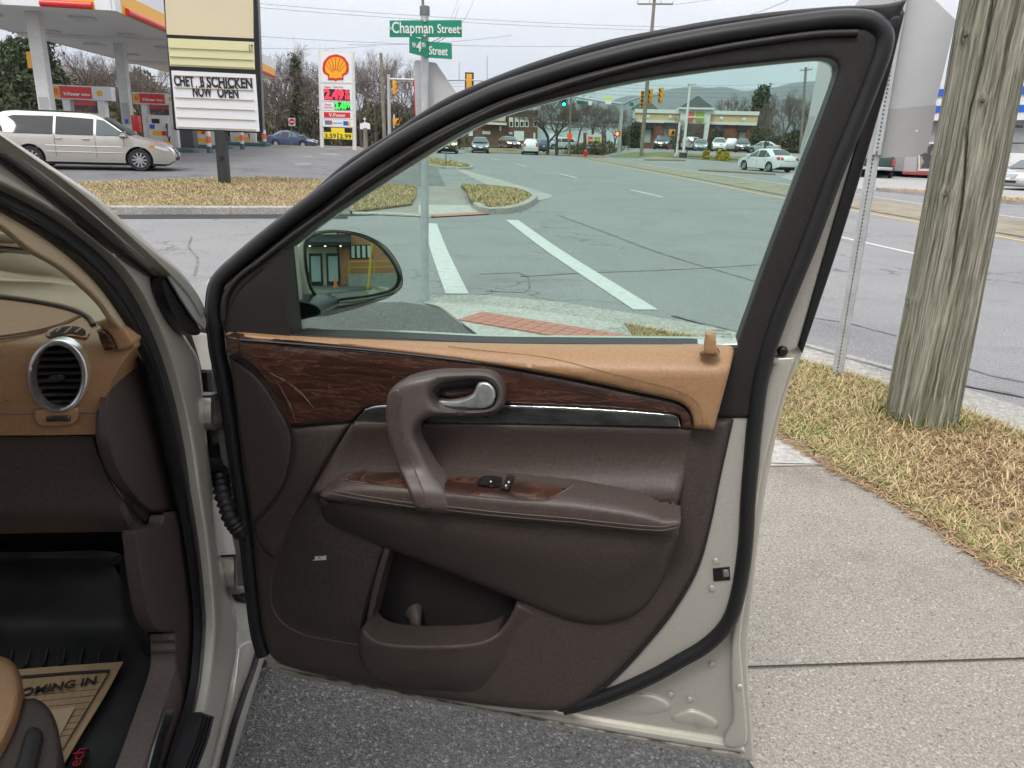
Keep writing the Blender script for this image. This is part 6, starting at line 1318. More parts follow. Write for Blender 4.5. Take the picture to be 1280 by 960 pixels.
# pedestrian pole and street light near the restaurant
b = ground_at(845, 201, 72); t = up(849, 153, 72); root = empty('pedestrian_signal', b); tag(root, 'short white pole with a yellow pedestrian signal before the restaurant', 'traffic light'); pole(root, b, (b.x, b.y, t.z), .10, .09, M_wpaint); MB().lathe([(.25, 0), (.25, .2), (.12, .32), (0, .32)], Matrix.Translation(b), 12).build('footing', M_conc, root, 50, world=True)
signal(root, up(840.5, 162, 71.8), n=1, s=.52, yaw=R(20))
b = ground_at(853, 203, 71); t = up(857, 106, 71); root = empty('street_light', b); tag(root, 'tall white street light pole on a dark footing before the restaurant', 'street light'); pole(root, b, (b.x, b.y, t.z), .13, .09, M_wpaint)
MB().lathe([(.36, -.1), (.36, .42), (.30, .45), (0, .45)], Matrix.Translation(b), 14).build('footing', pm('dark_footing', (.04, .04, .045), .7), root, 50, world=True); MB().tube([up(856.5, 108, 71), up(860, 106.5, 71), up(868, 105, 71)], [.06, .05, .04], 8).build('arm', M_wpaint, root, 50, world=True); MB().box(-.45, .3, -.12, .12, -.06, .06, Matrix.Translation(up(866, 105.5, 71)), .03).build('lamp_head', M_galv, root, 50, world=True)
# left corner: signal pole, yellow heads
b = ground_at(487, 178, 62); t = up(487.5, 93, 62); root = empty('signal_pole', b); tag(root, 'grey signal pole with yellow heads left of the street name post', 'traffic light'); pole(root, b, (b.x, b.y, t.z), .14, .12, M_galv)
MB().tube([up(487.5, 99, 62), up(520, 100, 61), up(580, 100, 60), up(625, 101.5, 59)], [.10, .09, .07, .06], 8).build('arm', M_galv, root, 50, world=True)
signal(root, up(493.3, 100.5, 61.8), n=3, s=.33, yaw=R(82)); signal(root, up(495, 148, 61.8), n=1, s=.5, yaw=R(60)); signal(root, up(586.7, 92.5, 59.8), n=3, s=.40, yaw=R(180), back=M_lens)
pole(root, up(492.5, 160, 62), up(492.5, 143, 62), .05, .05, M_wpaint, 'conduit')
for px, y0, y1 in ((574, 100, 77), (609, 100, 70)): pole(root, up(px, y0, 60), up(px, y1, 60), .04, .03, M_galv, 'antenna')
# wooden poles, wires
M_wp = pm('pole_wood', (.16, .14, .11), .9, c2=(.22, .2, .16), cscale=3)
def upole(name, base, topp, y, r, label, arms=()):
    b = ground_at(*base, y); t = up(*topp, y); root = empty(name, b); tag(root, label, 'utility pole'); MB().tube([b, b.lerp(t, .5), t], [r, r * .88, r * .75], 12).build('shaft', M_wp, root, 50, world=True)
    for (x0, y0, x1, y1) in arms: MB().tube([up(x0, y0, y), up(x1, y1, y)], .07, 6).build('crossarm', M_wp, root, None, world=True)
    for (x0, y0, x1, y1) in arms:
        for k in (0, .33, .66, 1): p = up(x0 + (x1 - x0) * k, y0 + (y1 - y0) * k, y); MB().tube([p, p + Vector((0, 0, .3))], [.05, .035], 6).build('insulator', pm('porcelain', (.4, .38, .35), .3), root, 50, world=True)
    return root
upole('utility_pole', (801, 200), (818.5, -6), 75, .19, 'tall wooden utility pole with a crossarm, rising behind the door frame', [(797, 5, 841, 5)])
upole('utility_pole', (999, 200), (1007.5, 84), 118, .22, 'far wooden utility pole with a crossarm above the hills', [(1000, 88, 1015, 87)])
upole('utility_pole', (481, 176), (476, 66), 66, .16, 'slim wooden pole between the price sign and the signal pole')
b = ground_at(557, 207, 41); root = empty('marker_post', b); tag(root, 'thin steel post on the grass island at the station driveway', 'post'); pole(root, b, up(557.5, 190, 41), .03, .03, M_galvd)
b = ground_at(709, 195, 82); upole('utility_pole', (711, 196), (714, 118), 82, .12, 'grey pole carrying an orange diamond sheet among the bare trees'); root = empty('orange_sign', up(712, 176, 81.6)); tag(root, 'square orange work sign fixed to the grey pole', 'sign'); shape('panel', face(up(712, 171, 81.6)), [(709, 166.8, 1), (715.4, 167, 1), (715.2, 174.2, 1), (708.8, 174, 1)], 0, pm('orange_sheet', (.85, .10, .01), .5), root, back=.02)
# fire hydrant
b = ground_at(731.5, 197.5, 79); root = empty('fire_hydrant', b); tag(root, 'red fire hydrant in the grass before the emblem sign', 'fire hydrant')
MB().lathe([(.17, 0), (.17, .06), (.12, .08), (.12, .5), (.16, .52), (.16, .57), (.12, .62), (.05, .74), (0, .76)], Matrix.Translation(b), 14).build('barrel', M_red, root, 50, world=True)
for a in (0, 90, 180): MB().tube([b + Vector((0, 0, .42)), b + Vector((.24 * math.cos(R(a)), -.24 * math.sin(R(a)), .42))], .07, 10).build('nozzle', M_red, root, 50, world=True)
# emblem sign with two squares (restaurant's street sign)
b = ground_at(741, 186, 92); root = empty('monument_sign', b); tag(root, 'low white street sign between brick piers with an orange and a lime square', 'sign'); pl = face(b)
M_brick = pm('far_brick', (.18, .075, .05), .9, c2=(.13, .055, .04), cscale=3, cdet=8); M_lime = pm('lime_square', (.26, .36, .02), .5); M_oran = pm('orange_square', (.62, .11, .04), .5)
def msh(nm, poly, v, mat, back): return shape(nm, pl, poly, v, mat, root, back=back, raw=True)
msh('pier', [(729, 166), (733, 166), (733.2, 188), (729.2, 188)], .1, M_brick, .6); msh('pier', [(752, 166.5), (755.5, 166.5), (755.5, 189), (752, 189)], .1, M_brick, .6); msh('board', [(732, 168), (752, 168.6), (752, 181.6), (732, 181)], .05, M_wpaint, .5); msh('strip', [(731, 182.5), (751.5, 183), (751.5, 186), (731, 185.5)], .05, M_wpaint, .3)
msh('emblem', [(735, 170.6), (741, 170.8), (741, 179.6), (735, 179.4)], .09, M_oran, .03); msh('emblem', [(742.6, 170.9), (750, 171.2), (750, 180), (742.6, 179.8)], .09, M_lime, .03); msh('emblem_band', [(735.6, 174.6), (749.4, 175), (749.4, 176.2), (735.6, 175.8)], .11, M_wpaint, .02)
# small signs on the left
b = ground_at(364.5, 176, 58); root = empty('traffic_sign', b); tag(root, 'small red and white traffic sign left of the price sign', 'traffic sign'); pole(root, b, up(364, 148, 58), .03, .03, M_galvd); pl = face(b); shape('sign_face', pl, [(360.6, 147.3, 1), (369, 147.6, 1), (369.2, 157.6, 1), (360.9, 157.3, 1)], .05, mw, root, back=.02); shape('sign_disc', pl, ell(3.6, 4.2, 20, 364.9, 152.3), .06, M_red, root, back=.01, raw=True); shape('sign_bar', pl, [(362.4, 151.6, 1), (367.4, 151.8, 1), (367.4, 153.2, 1), (362.4, 153, 1)], .07, mw, root, back=.01, raw=True)
b = ground_at(457, 183, 60); root = empty('church_sign', b); tag(root, 'small white signboard with a cross on top beside the trees', 'sign'); pl = face(b)
shape('board', pl, [(450, 154.5, 1), (456, 152.8), (462.6, 154.5, 1), (462.8, 161.5, 1), (450, 161.5, 1)], .05, mw, root, back=.15); pole(root, b, pl.at(456.5, 160), .18, .15, M_wp); pole(root, pl.at(456, 154), pl.at(455.8, 146.4), .035, .035, M_wpaint, 'cross'); pole(root, pl.at(454, 148.8), pl.at(457.8, 148.9), .035, .035, M_wpaint, 'cross')
# power lines
M_wire = pm('wire', (.03, .03, .032), .6)
WIRES = [((318, 4, 58), (1100, 33, 78)), ((318, 9, 58), (1100, 37, 78)), ((318, 45, 58), (850, 54, 76)), ((318, 60, 60), (470, 57, 70)), ((434, 56, 60), (640, 44, 76)), ((318, 93, 66), (640, 103, 76)), ((318, 97, 66), (640, 107, 76)), ((528, 60, 9), (592, 0, 30)), ((541, 52, 9), (575, 0, 30)), ((552, 40, 20), (572, 0, 34)),
 ((-20, 78, 62), (210, 100, 70)), ((-20, 86, 62), (210, 104, 70)), ((-20, 94, 62), (210, 112, 70)), ((740, 108, 90), (1060, 104, 118)), ((740, 112, 90), (1060, 109, 118)), ((740, 117, 90), (1060, 114.5, 118)), ((740, 104, 90), (1060, 98, 118)), ((840, 6, 75), (1080, -38, 60)), ((905, 25, 60), (1010, -12, 40))]
WLAB = {318: 'thin dark power line crossing the sky behind the price sign', -20: 'power line crossing behind the canopy columns', 740: 'power line above the restaurant seen through the door glass', 528: 'wire running up from the street name post', 541: 'wire rising right of the street name post', 552: 'slack wire beside the street name post', 434: 'power line rising towards the street name blades', 840: 'power line leaving the tall crossarm pole', 905: 'power line slanting above the door frame'}
WORD = {(318, 4, 58): 'topmost power line crossing the sky behind the price sign', (318, 9, 58): 'second power line from the top behind the price sign', (318, 45, 58): 'power line level with the lower street name blade', (318, 60, 60): 'short power line just above the price sign top', (318, 93, 66): 'upper of two low power lines running into the bare trees', (318, 97, 66): 'lower of two low power lines running into the bare trees',
 (-20, 78, 62): 'upper power line behind the canopy columns', (-20, 86, 62): 'middle power line behind the canopy columns', (-20, 94, 62): 'lowest power line behind the canopy columns', (740, 104, 90): 'topmost power line above the restaurant seen through the glass', (740, 108, 90): 'second power line from the top above the restaurant', (740, 112, 90): 'third power line from the top above the restaurant', (740, 117, 90): 'lowest power line above the restaurant roof'}
for (a, c) in WIRES:
    A, B = up(*a), up(*c); P = [A.lerp(B, t) - Vector((0, 0, (A - B).length * .012 * 4 * t * (1 - t))) for t in np.linspace(0, 1, 14)]
    o = MB().tube(P, .013 if a[2] > 40 else .005, 4, cap=False).build('power_line', M_wire); tag(o, WORD.get(a, WLAB[a[0]]), 'power line', {318: 'power lines behind the price sign', -20: 'power lines behind the canopy', 740: 'power lines above the restaurant'}.get(a[0], 'single wires in the sky'))
# ================================================================== filling station, buildings, trees, hills
# ---- canopy
M_can = pm('canopy_white', (.76, .76, .75), .5, c2=(.72, .72, .71), cscale=.6); M_cyel = pm('canopy_yellow', (.78, .40, .015), .4); M_cred = pm('canopy_red', (.62, .03, .03), .35); M_fas = pm('canopy_fascia', (.68, .70, .72), .4)
CZ = 4.9; Cc = Vector((-12.82, 25.98, CZ)); cu = Vector((-4.27, 30.0, 0)).normalized(); cw_ = Vector((-cu.y, cu.x, 0)); CL, CWd = 30.3, 6.6
can = empty('station_canopy', (Cc.x, Cc.y, hz(Cc.x, Cc.y))); tag(can, 'white filling station canopy with yellow and red edge bands on white columns', 'canopy')
CM = frame(Cc, cu, cw_)
MB().box(.06, CL - .06, .06, CWd - .06, .02, 1.0, CM).build('roof', M_can, can, world=True)
for k in range(2): MB().box(CL * (.27 + .4 * k), CL * (.30 + .4 * k), .1, CWd - .1, -.12, .015, CM).build('soffit_beam', M_can, can, world=True)
for i in range(6):
    for j in (1.8, 4.8): MB().box(2 + i * 4.6, 2.7 + i * 4.6, j - .35, j + .35, -.06, .018, CM, .02).build('canopy_lamp', M_wpaint, can, 50, world=True)
def fascia(x0, x1, y0, y1, lo, hi, mat, nm='fascia'): return MB().box(x0, x1, y0, y1, lo, hi, CM).build(nm, mat, can, world=True)
fascia(-.02, CL, -.04, .05, .62, 1.15, M_fas); fascia(.55, CL, -.05, .05, .22, .615, M_cyel, 'yellow_band'); fascia(.55, CL, -.04, .05, .0, .215, M_cyel, 'yellow_band'); fascia(-.02, .54, -.045, .05, .0, .615, M_fas)
MB().tube([CM @ Vector((.9, -.08, .10)), CM @ Vector((CL - .1, -.08, .10))], .11, 10).build('red_bar', M_cred, can, 50, world=True)
fascia(-.03, .055, .06, CWd, .62, 1.15, M_fas); fascia(-.04, .055, .06, .55, .0, .615, M_fas); fascia(-.04, .055, .56, 2.1, .0, .615, M_cyel, 'yellow_band'); fascia(-.04, .055, 2.11, CWd, .0, .615, M_fas)
MB().tube([CM @ Vector((-.07, .6, .10)), CM @ Vector((-.07, 2.1, .10))], .11, 10).build('red_bar', M_cred, can, 50, world=True); MB().tube([CM @ Vector((-.07, 3.3, .10)), CM @ Vector((-.07, 5.6, .10))], .11, 10).build('red_bar', M_cred, can, 50, world=True)
fascia(CL - .05, CL + .02, .06, CWd, .0, 1.15, M_fas); fascia(0, CL, CWd - .04, CWd + .03, .0, 1.15, M_fas)
for k, (px, py) in enumerate(((42, 16), (149, 52), (238, 74), (300, 90))):
    d = ray(px, py); t = (CZ - CAM_H) / d.z; p = EYE + d * t
    q = p if k < 2 else Cc + cu * (21 if k == 2 else 28) + cw_ * 3.3
    z0 = hz(q.x, q.y); c = MB().box(-.20, .20, -.20, .20, z0, CZ + .02, Matrix.Translation((q.x, q.y, 0)) @ Matrix.Rotation(R(8), 4, 'Z'), .02).build('column', M_wpaint, can, 50, world=True)
    if k < 2:
        MB().box(-.15, .15, -.212, -.203, z0 + 1.2, z0 + 2.1, Matrix.Translation((q.x, q.y, 0)) @ Matrix.Rotation(R(8), 4, 'Z')).build('notice', pm('notice_grey', (.5, .5, .5), .6, c2=(.3, .3, .3), cscale=40), c, world=True)
        MB().box(-.07, .07, -.222, -.214, z0 + 1.25, z0 + 1.42, Matrix.Translation((q.x, q.y, 0)) @ Matrix.Rotation(R(8), 4, 'Z')).build('notice', M_blue, c, world=True)
    if k == 0: MB().box(-.42, -.21, -.05, .18, z0 + 3.0, z0 + 3.5, Matrix.Translation((q.x, q.y, 0))).build('number_flag', M_cyel, c, world=True)
    if k == 1: MB().box(.22, .52, -.18, .12, z0 + .9, z0 + 1.6, Matrix.Translation((q.x, q.y, 0)), .02).build('extinguisher_box', M_cred, c, 50, world=True)
# ---- fuel pumps
M_isl = pm('island_teal', (.055, .11, .125), .6)
def pump(p, rz, num, label, sc=1.0):
    root = empty('fuel_pump', p, rz); tag(root, label, 'fuel pump', 'fuel pumps under the canopy')
    MB().box(-1.5, 1.5, -.55, .55, 0, .18, None, .03).build('island', M_isl, root, 50)
    for s in (-1, 1): MB().box(s * .62 - .14, s * .62 + .14, -.16, .16, .18, 2.1, None, .02).build('upright', M_wpaint, root, 50)
    hd = MB().box(-1.05, 1.05, -.22, .22, 2.08, 2.58, None, .02).build('header', M_fas, root, 50)
    MB().box(-1.02, -.78, -.235, -.221, 2.12, 2.54).build('number_tile', M_cyel, hd); MB().box(-.76, .36, -.235, -.221, 2.12, 2.54).build('header_band', M_cred, hd)
    text('lettering', num, frame((-.90, -.24, 2.33), (1, 0, 0), (0, 0, 1)), .34, M_cred, hd, ext=.003)
    text('lettering', 'V-Power', frame((-.36, -.24, 2.27), (1, 0, 0), (0, 0, 1)), .16, M_white, hd, ext=.003, fit=.58, shear=.1, bold=.006); text('lettering', 'NITRO+', frame((.15, -.24, 2.26), (1, 0, 0), (0, 0, 1)), .1, M_white, hd, ext=.003, fit=.32, bold=.004)
    e = Pl((0, 0, 0), (0, -1, 0)); 
    pts = [(.64 + .11 * math.cos(math.radians(a)), 2.34 + .10 * math.sin(math.radians(a))) for a in range(-40, 230, 18)] + [(.57, 2.24), (.71, 2.24)]
    MB().prism([(x, z) for x, z in pts], frame((0, -.222, 0), (1, 0, 0), (0, 0, 1)), .012).build('emblem', M_cyel, hd)
    d = MB().box(-.48, .48, -.28, .28, .18, 1.62, None, .05).build('dispenser', M_wpaint, root, 50)
    pic = pm('advert_picture', (.05, .05, .06), .5, c2=(.35, .12, .03), cscale=7, cpos=(.5, .7)); MB().box(-.40, .40, -.06, .06, 1.66, 2.02).build('advert', pic, root); MB().box(-.40, .40, -.065, .065, 1.90, 2.03).build('advert_band', M_cred, root)
    MB().box(-.3, .04, -.30, -.281, 1.25, 1.45).build('screen', M_lens, d); MB().box(-.32, .1, -.30, -.281, .72, .92).build('grade_buttons', M_cyel, d); MB().box(.1, .3, -.30, -.281, .72, .92).build('grade_buttons', M_cred, d); MB().box(-.42, -.2, -.292, -.281, 1.0, 1.2).build('card_reader', M_blue, d); MB().box(-.46, .46, -.295, -.281, .28, .5).build('kick_band', M_cyel, d)
    MB().tube([(.36, -.3, 1.2), (.40, -.42, 1.05), (.38, -.44, .75), (.42, -.36, .45), (.46, -.3, .7)], .025, 8).build('hose', M_rubber, d, 60); MB().tube([(.36, -.3, 1.25), (.36, -.38, 1.05)], .04, 8).build('nozzle', M_lens, d, 60)
    root.scale = (sc, sc, sc); return root
def fore(px, py, y): p = up(px, py, y); p.z = hz(p.x, p.y) + .014; return p
pump(fore(112, 170, 30.5), R(7), '8', 'fuel pump numbered 8 behind the minivan, nearest of the pumps'); pump(fore(203, 175, 37.5), R(7), '6', 'fuel pump numbered 6 half hidden by the letter board')
pump(fore(252, 178, 43), R(7), '4', 'third fuel pump, seen below the letter board left of its post', 1.0); pump(fore(305, 178, 49), R(7), '2', 'farthest fuel pump, seen below the letter board right of its post', 1.0)
MB_ = None
for k, (px, py, y) in enumerate(((262, 189, 37.5), (303, 184, 43), (331, 181, 48))):
    p = fore(px, py, y); root = empty('bollard', p); tag(root, ['white bollard with an orange label left of the sign post, nearest one', 'white bollard with an orange label just right of the sign post', 'white bollard farthest right by the forecourt edge'][k], 'bollard', 'bollards on the pump islands')
    MB().lathe([(.11, 0), (.11, .9), (.09, .97), (0, 1.0)], Matrix.Translation(p), 14).build('tube', M_wpaint, root, 50, world=True); MB().lathe([(.114, .45), (.114, .75)], Matrix.Translation(p), 14).build('label_band', pm('label_orange', (.7, .15, .05), .5), root, 50, world=True); MB().lathe([(.13, 0), (.13, .3)], Matrix.Translation(p), 14).build('sleeve', M_isl, root, 50, world=True)
p = fore(237, 180, 40); root = empty('waste_bin', p); tag(root, 'dark grey waste bin between the pumps under the letter board', 'bin'); MB().box(-.33, .33, -.3, .3, .0, 1.0, Matrix.Translation(p), .05).build('body', pm('bin_grey', (.07, .075, .08), .6), root, 50, world=True); MB().box(-.37, .37, -.34, .34, .96, 1.18, Matrix.Translation(p), .05).build('lid', MATS['bin_grey'], root, 50, world=True)
# ---- restaurant
def facade(pl, root):
    def f(nm, poly, v, mat, back=.1, par=None): return shape(nm, pl, poly, v, mat, par or root, back=back, raw=True)
    return f
M_rbrick = pm('restaurant_brick', (.17, .058, .042), .9, c2=(.21, .08, .06), cscale=2.5, cdet=8, bump=(14, .3, .02)); M_cream2 = pm('stucco_tan', (.58, .43, .24), .8, c2=(.54, .40, .22), cscale=.6); M_trimw = pm('stucco_white', (.62, .62, .58), .7); M_roof = pm('metal_roof', (.10, .125, .125), .5, c2=(.08, .1, .1), cscale=2); M_awn = pm('awning_black', (.012, .014, .02), .7)
RB = bank(870, 189, 108); RB.z = .88
root = empty('restaurant', RB); tag(root, 'brick restaurant with tan stucco band, gabled entrance tower and dark awnings', 'building'); pl = Pl(RB, (-.14, -.99, 0)); f = facade(pl, root)
f('wall', [(793, 152), (947, 156.5), (943, 186), (793, 183)], 0, M_rbrick, 12.0); f('wall_base', [(792, 182), (944, 185.5), (944, 193), (792, 190)], .02, M_rbrick, 12)
f('stucco_band', [(795, 140.5), (948, 144), (946, 156), (795, 152.5)], .25, M_cream2, 12.2); f('cornice', [(793.5, 136), (950, 139.5), (948.5, 144.2), (793.5, 140.8)], .45, M_trimw, 12.6); f('lower_cornice', [(794.5, 149.5), (946, 153.8), (945.6, 157), (794.5, 152.8)], .35, M_trimw, 12.4)
tw = f('entrance_tower', [(851.5, 134), (890, 134.5), (884, 175.5), (848, 173)], 1.1, M_trimw, 5.0)
f('tower_recess', [(856, 154), (881, 155), (878, 182), (853, 180)], 1.12, pm('porch_dark', (.055, .035, .028), .8), .02, tw)
f('gable_roof', [(850, 133.8), (872.5, 119.5), (892, 134.2)], 1.45, M_roof, 6.0, tw); f('gable_trim', [(848.5, 134), (893, 134.6), (892.5, 137), (849, 136.3)], 1.6, M_trimw, 5.6, tw)
f('emblem', [(859.5, 140), (868, 140.2), (866.5, 152.3), (858, 152)], 1.2, M_oran, .08, tw); f('emblem', [(870, 141), (873, 139.4), (880, 140.6), (880.5, 146), (879.5, 152.8), (869.5, 152.5)], 1.2, M_lime, .08, tw); f('emblem_band', [(860, 145.2), (880, 146), (879.6, 147.8), (860, 147)], 1.26, M_trimw, .04, tw)
f('tower', [(791, 135), (818, 135.5), (816, 150), (791, 148)], -.4, M_trimw, 4); f('gable_roof', [(789, 135.5), (809, 123), (822, 136)], -.1, M_roof, 5)
for x0, x1 in ((806, 814), (832, 842)): 
    w = f('window', [(x0 - 2, 161), (x1, 161.3), (x1 - 1.5, 178.5), (x0 - 2.5, 178)], .05, pm('frosted_pane', (.33, .38, .36), .25), .05); f('awning', [(x0 + 1 - 3, 153), (x1 + 3, 153.5), (x1 + 3, 161), (x0 - 3, 160.6)], .75, M_awn, .7, w)
for x0, x1 in ((896, 904), (924, 932)):
    w = f('window', [(x0, 164), (x1, 164.4), (x1 - 1, 180), (x0 - .5, 179.6)], .05, MATS['frosted_pane'] if x0 > 910 else pm('dark_pane', (.04, .04, .06), .2), .05); f('awning', [(x0 - 1.5, 156.6), (x1 + 1.8, 157), (x1 + 1.2, 164.8), (x0 - 2, 164.2)], .75, M_awn, .7, w)
for x, y in ((810, 146), (838, 146.4), (902, 148.4), (930, 149.6)): MB().lathe([(0, .08), (.18, .08), (.28, 0)], frame(pl.at(x, y, .27), (1, 0, 0), (0, 0, 1)), 12).build('wall_lamp', M_trimw, root, 50, world=True)
# ---- brick hall, white shed
HB = up(625, 184, 128); HB.z = 0; root = empty('brick_hall', HB); tag(root, 'two storey brick building with tall white framed windows behind the road', 'building'); pl = face(HB, R(5)); f = facade(pl, root)
M_hb = pm('hall_brick', (.16, .085, .06), .9, c2=(.12, .06, .045), cscale=1.4, cdet=8); M_pane = pm('white_window', (.62, .66, .66), .3)
f('wall', [(634, 138), (672, 140), (672, 182), (634, 182)], 0, M_hb, 14); f('parapet', [(633, 136), (673, 138), (673, 141), (633, 139.6)], .4, pm('parapet_brick', (.12, .05, .035), .9), 14.8)
f('wall', [(578, 148), (634, 152), (634, 183), (578, 182)], 1.5, M_hb, 14); f('porch_roof', [(600, 152), (633, 154), (633, 156.4), (600, 155)], 2.6, M_trimw, 3); f('roof_box', [(622, 144), (632, 144), (632, 153), (622, 153)], 1.0, pm('cream_box', (.5, .46, .34), .7), 6)
for x in (636.5, 643.7, 649.8, 656, 667):
    w = f('window', [(x, 146.6), (x + 4.8, 147), (x + 4.8, 159), (x, 158.6)], .1, M_trimw, .2); f('pane', [(x + 1, 152), (x + 3.9, 152.2), (x + 3.9, 157.8), (x + 1, 157.6)], .13, M_wglass, .03, w)
for poly in ([(603, 163.6), (613, 164), (613, 168), (603, 167.6)], [(586, 161), (591, 161), (591, 170), (586, 170)], [(624.5, 157.5), (626.5, 157.5), (626.5, 163.5), (624.5, 163.5)], [(667, 166), (669, 166), (669, 176), (667, 176)], [(636, 165), (640.5, 165.2), (640.5, 168), (636, 168)]): f('window', poly, 1.62 if poly[0][0] < 630 else .12, M_pane, .1)
f('billboard', [(643, 163.6), (655, 164), (655, 176), (642.5, 175.6)], 3.0, M_pane, .3)
SB = up(720, 186, 140); SB.z = 0; root = empty('white_shed', SB); tag(root, 'large white metal building behind the bare trees', 'building'); pl = face(SB, R(-4)); f = facade(pl, root); M_shed = pm('white_cladding', (.52, .58, .60), .5, c2=(.46, .52, .54), cscale=.8)
f('wall', [(671, 152), (775, 157), (775, 185), (671, 182)], 0, M_shed, 20); f('roof_edge', [(670.5, 150.4), (776, 155.6), (776, 157.4), (670.5, 152.4)], .4, pm('roof_edge_grey', (.35, .37, .38), .5), 20.8)
for k in range(18): x = 674 + k * 5.6; MB().tube([pl.at(x, 153, .03), pl.at(x, 183, .03)], .05, 4).build('wall_rib', M_shed, root, None, world=True)
SGN = up(690, 182, 112); root = empty('lot_sign', SGN); tag(root, 'small white and blue sign between the tree trunks', 'sign'); pl = face(SGN); shape('panel', pl, [(687, 165.5, 1), (692.5, 165.6, 1), (692.5, 177, 1), (687, 177, 1)], 0, mw, root, back=.1); shape('panel_band', pl, [(687, 173.6, 1), (692.6, 173.7, 1), (692.6, 176.6, 1), (687, 176.5, 1)], .03, M_blue, root, back=.1); pole(root, up(689.5, 188, 112), up(689.5, 176, 112), .06, .06, M_galvd)
# ---- grey shop across the road on the right
QB = up(1180, 212, 52); QB.z = 0; root = empty('grey_shop', QB); tag(root, 'grey block shop with a blue and white fascia on the right', 'building'); pl = Pl(QB, (-.42, -.91, 0)); f = facade(pl, root)
M_gw = pm('grey_block', (.29, .29, .295), .8, c2=(.26, .26, .265), cscale=2, cdet=6)
f('wall', [(1022, 150), (1340, 148), (1340, 226), (1022, 208)], 0, M_gw, 14); f('fascia', [(1018, 142.5), (1345, 139), (1345, 149.5), (1018, 151.5)], .7, M_wpaint, 2); f('fascia_stripe', [(1018, 134.2), (1345, 130), (1345, 139.2), (1018, 142.7)], .75, M_blue, 2); f('fascia', [(1018, 131), (1345, 123), (1345, 130), (1018, 134.4)], .7, M_wpaint, 2); f('fascia_stripe', [(1026, 117), (1345, 105), (1345, 116), (1030, 124)], .72, M_blue, 2)
f('parapet', [(1028, 107), (1345, 98), (1345, 125), (1028, 131)], .6, M_wpaint, 2)
w = f('shop_window', [(1149, 180), (1172, 179), (1169, 213), (1147, 213.5)], .05, pm('shop_glass', (.06, .07, .075), .1, c2=(.35, .30, .22), cscale=2.2, cpos=(.52, .6)), .06)
for (x0, y0, x1, y1) in ((1148, 178, 1149.8, 214), (1172, 177, 1174, 213), (1148, 177.5, 1174, 180), (1147, 211, 1172, 214)): f('window_frame', [(x0, y0), (x1, y0), (x1, y1), (x0, y1)], .1, M_wpaint, .08, w)
f('door', [(1131, 196), (1147, 195.5), (1145, 215), (1129, 215)], .04, pm('door_grey', (.38, .38, .385), .5), .05); f('red_kerb', [(1128, 214.5), (1166, 215.5), (1166, 219.2), (1128, 217.8)], .9, pm('red_kerb', (.30, .05, .045), .7), .9)
f('poster', [(1259.5, 180.5), (1265, 180.3), (1263, 194), (1257.5, 194)], .1, pm('green_poster', (.12, .32, .05), .5), .05); f('wall_line', [(1262, 178.4), (1340, 177.6), (1340, 178.6), (1262, 179.4)], .03, M_lens, .03)
p = DEP(1262, 222, 46); p.z = .012; root = empty('ice_chest', p); tag(root, 'white cabinet standing against the grey shop wall', 'cabinet'); MB().box(-.5, .5, -.4, .4, 0, 1.75, Matrix.Translation(p) @ Matrix.Rotation(R(25), 4, 'Z'), .04).build('body', M_wpaint, root, 50, world=True); MB().box(-.42, .42, -.43, -.4, .85, 1.65, Matrix.Translation(p) @ Matrix.Rotation(R(25), 4, 'Z')).build('door', M_white, root, world=True); MB().box(-.42, .42, -.44, -.4, .18, .7, Matrix.Translation(p) @ Matrix.Rotation(R(25), 4, 'Z'), .02).build('lower_panel', pm('brown_panel', (.12, .08, .06), .7), root, 50, world=True)
p = DEP(1274, 158, 46); root = empty('wall_camera', p); tag(root, 'small dark lamp under the fascia of the grey shop', 'lamp'); MB().box(-.18, .18, -.12, .12, -.08, .08, Matrix.Translation(p), .03).build('housing', M_lens, root, 50, world=True); MB().tube([p, p + Vector((.1, .5, .1))], .03, 6).build('bracket', M_lens, root, None, world=True)
# blue and white totem seen at the window edge
b = ground_at(1021, 190, 66); root = empty('totem_sign', b); tag(root, 'white and blue striped roadside sign at the window edge', 'sign'); pl = face(b)
for k, (y0, y1, m) in enumerate(((121, 126, mw), (126, 129.8, pm('navy_stripe', (.01, .02, .06), .5)), (129.8, 133.6, M_blue), (133.6, 137, MATS['navy_stripe']), (137, 141.4, mw), (141.4, 149, MATS['navy_stripe']))): shape('panel', pl, [(1017.5 - k * .2, y0, 1), (1030, y0, 1), (1029, y1, 1), (1016.8 - k * .2, y1, 1)], 0, m, root, back=.3)
pole(root, b, pl.at(1022, 146, -.15), .09, .09, M_galvd)
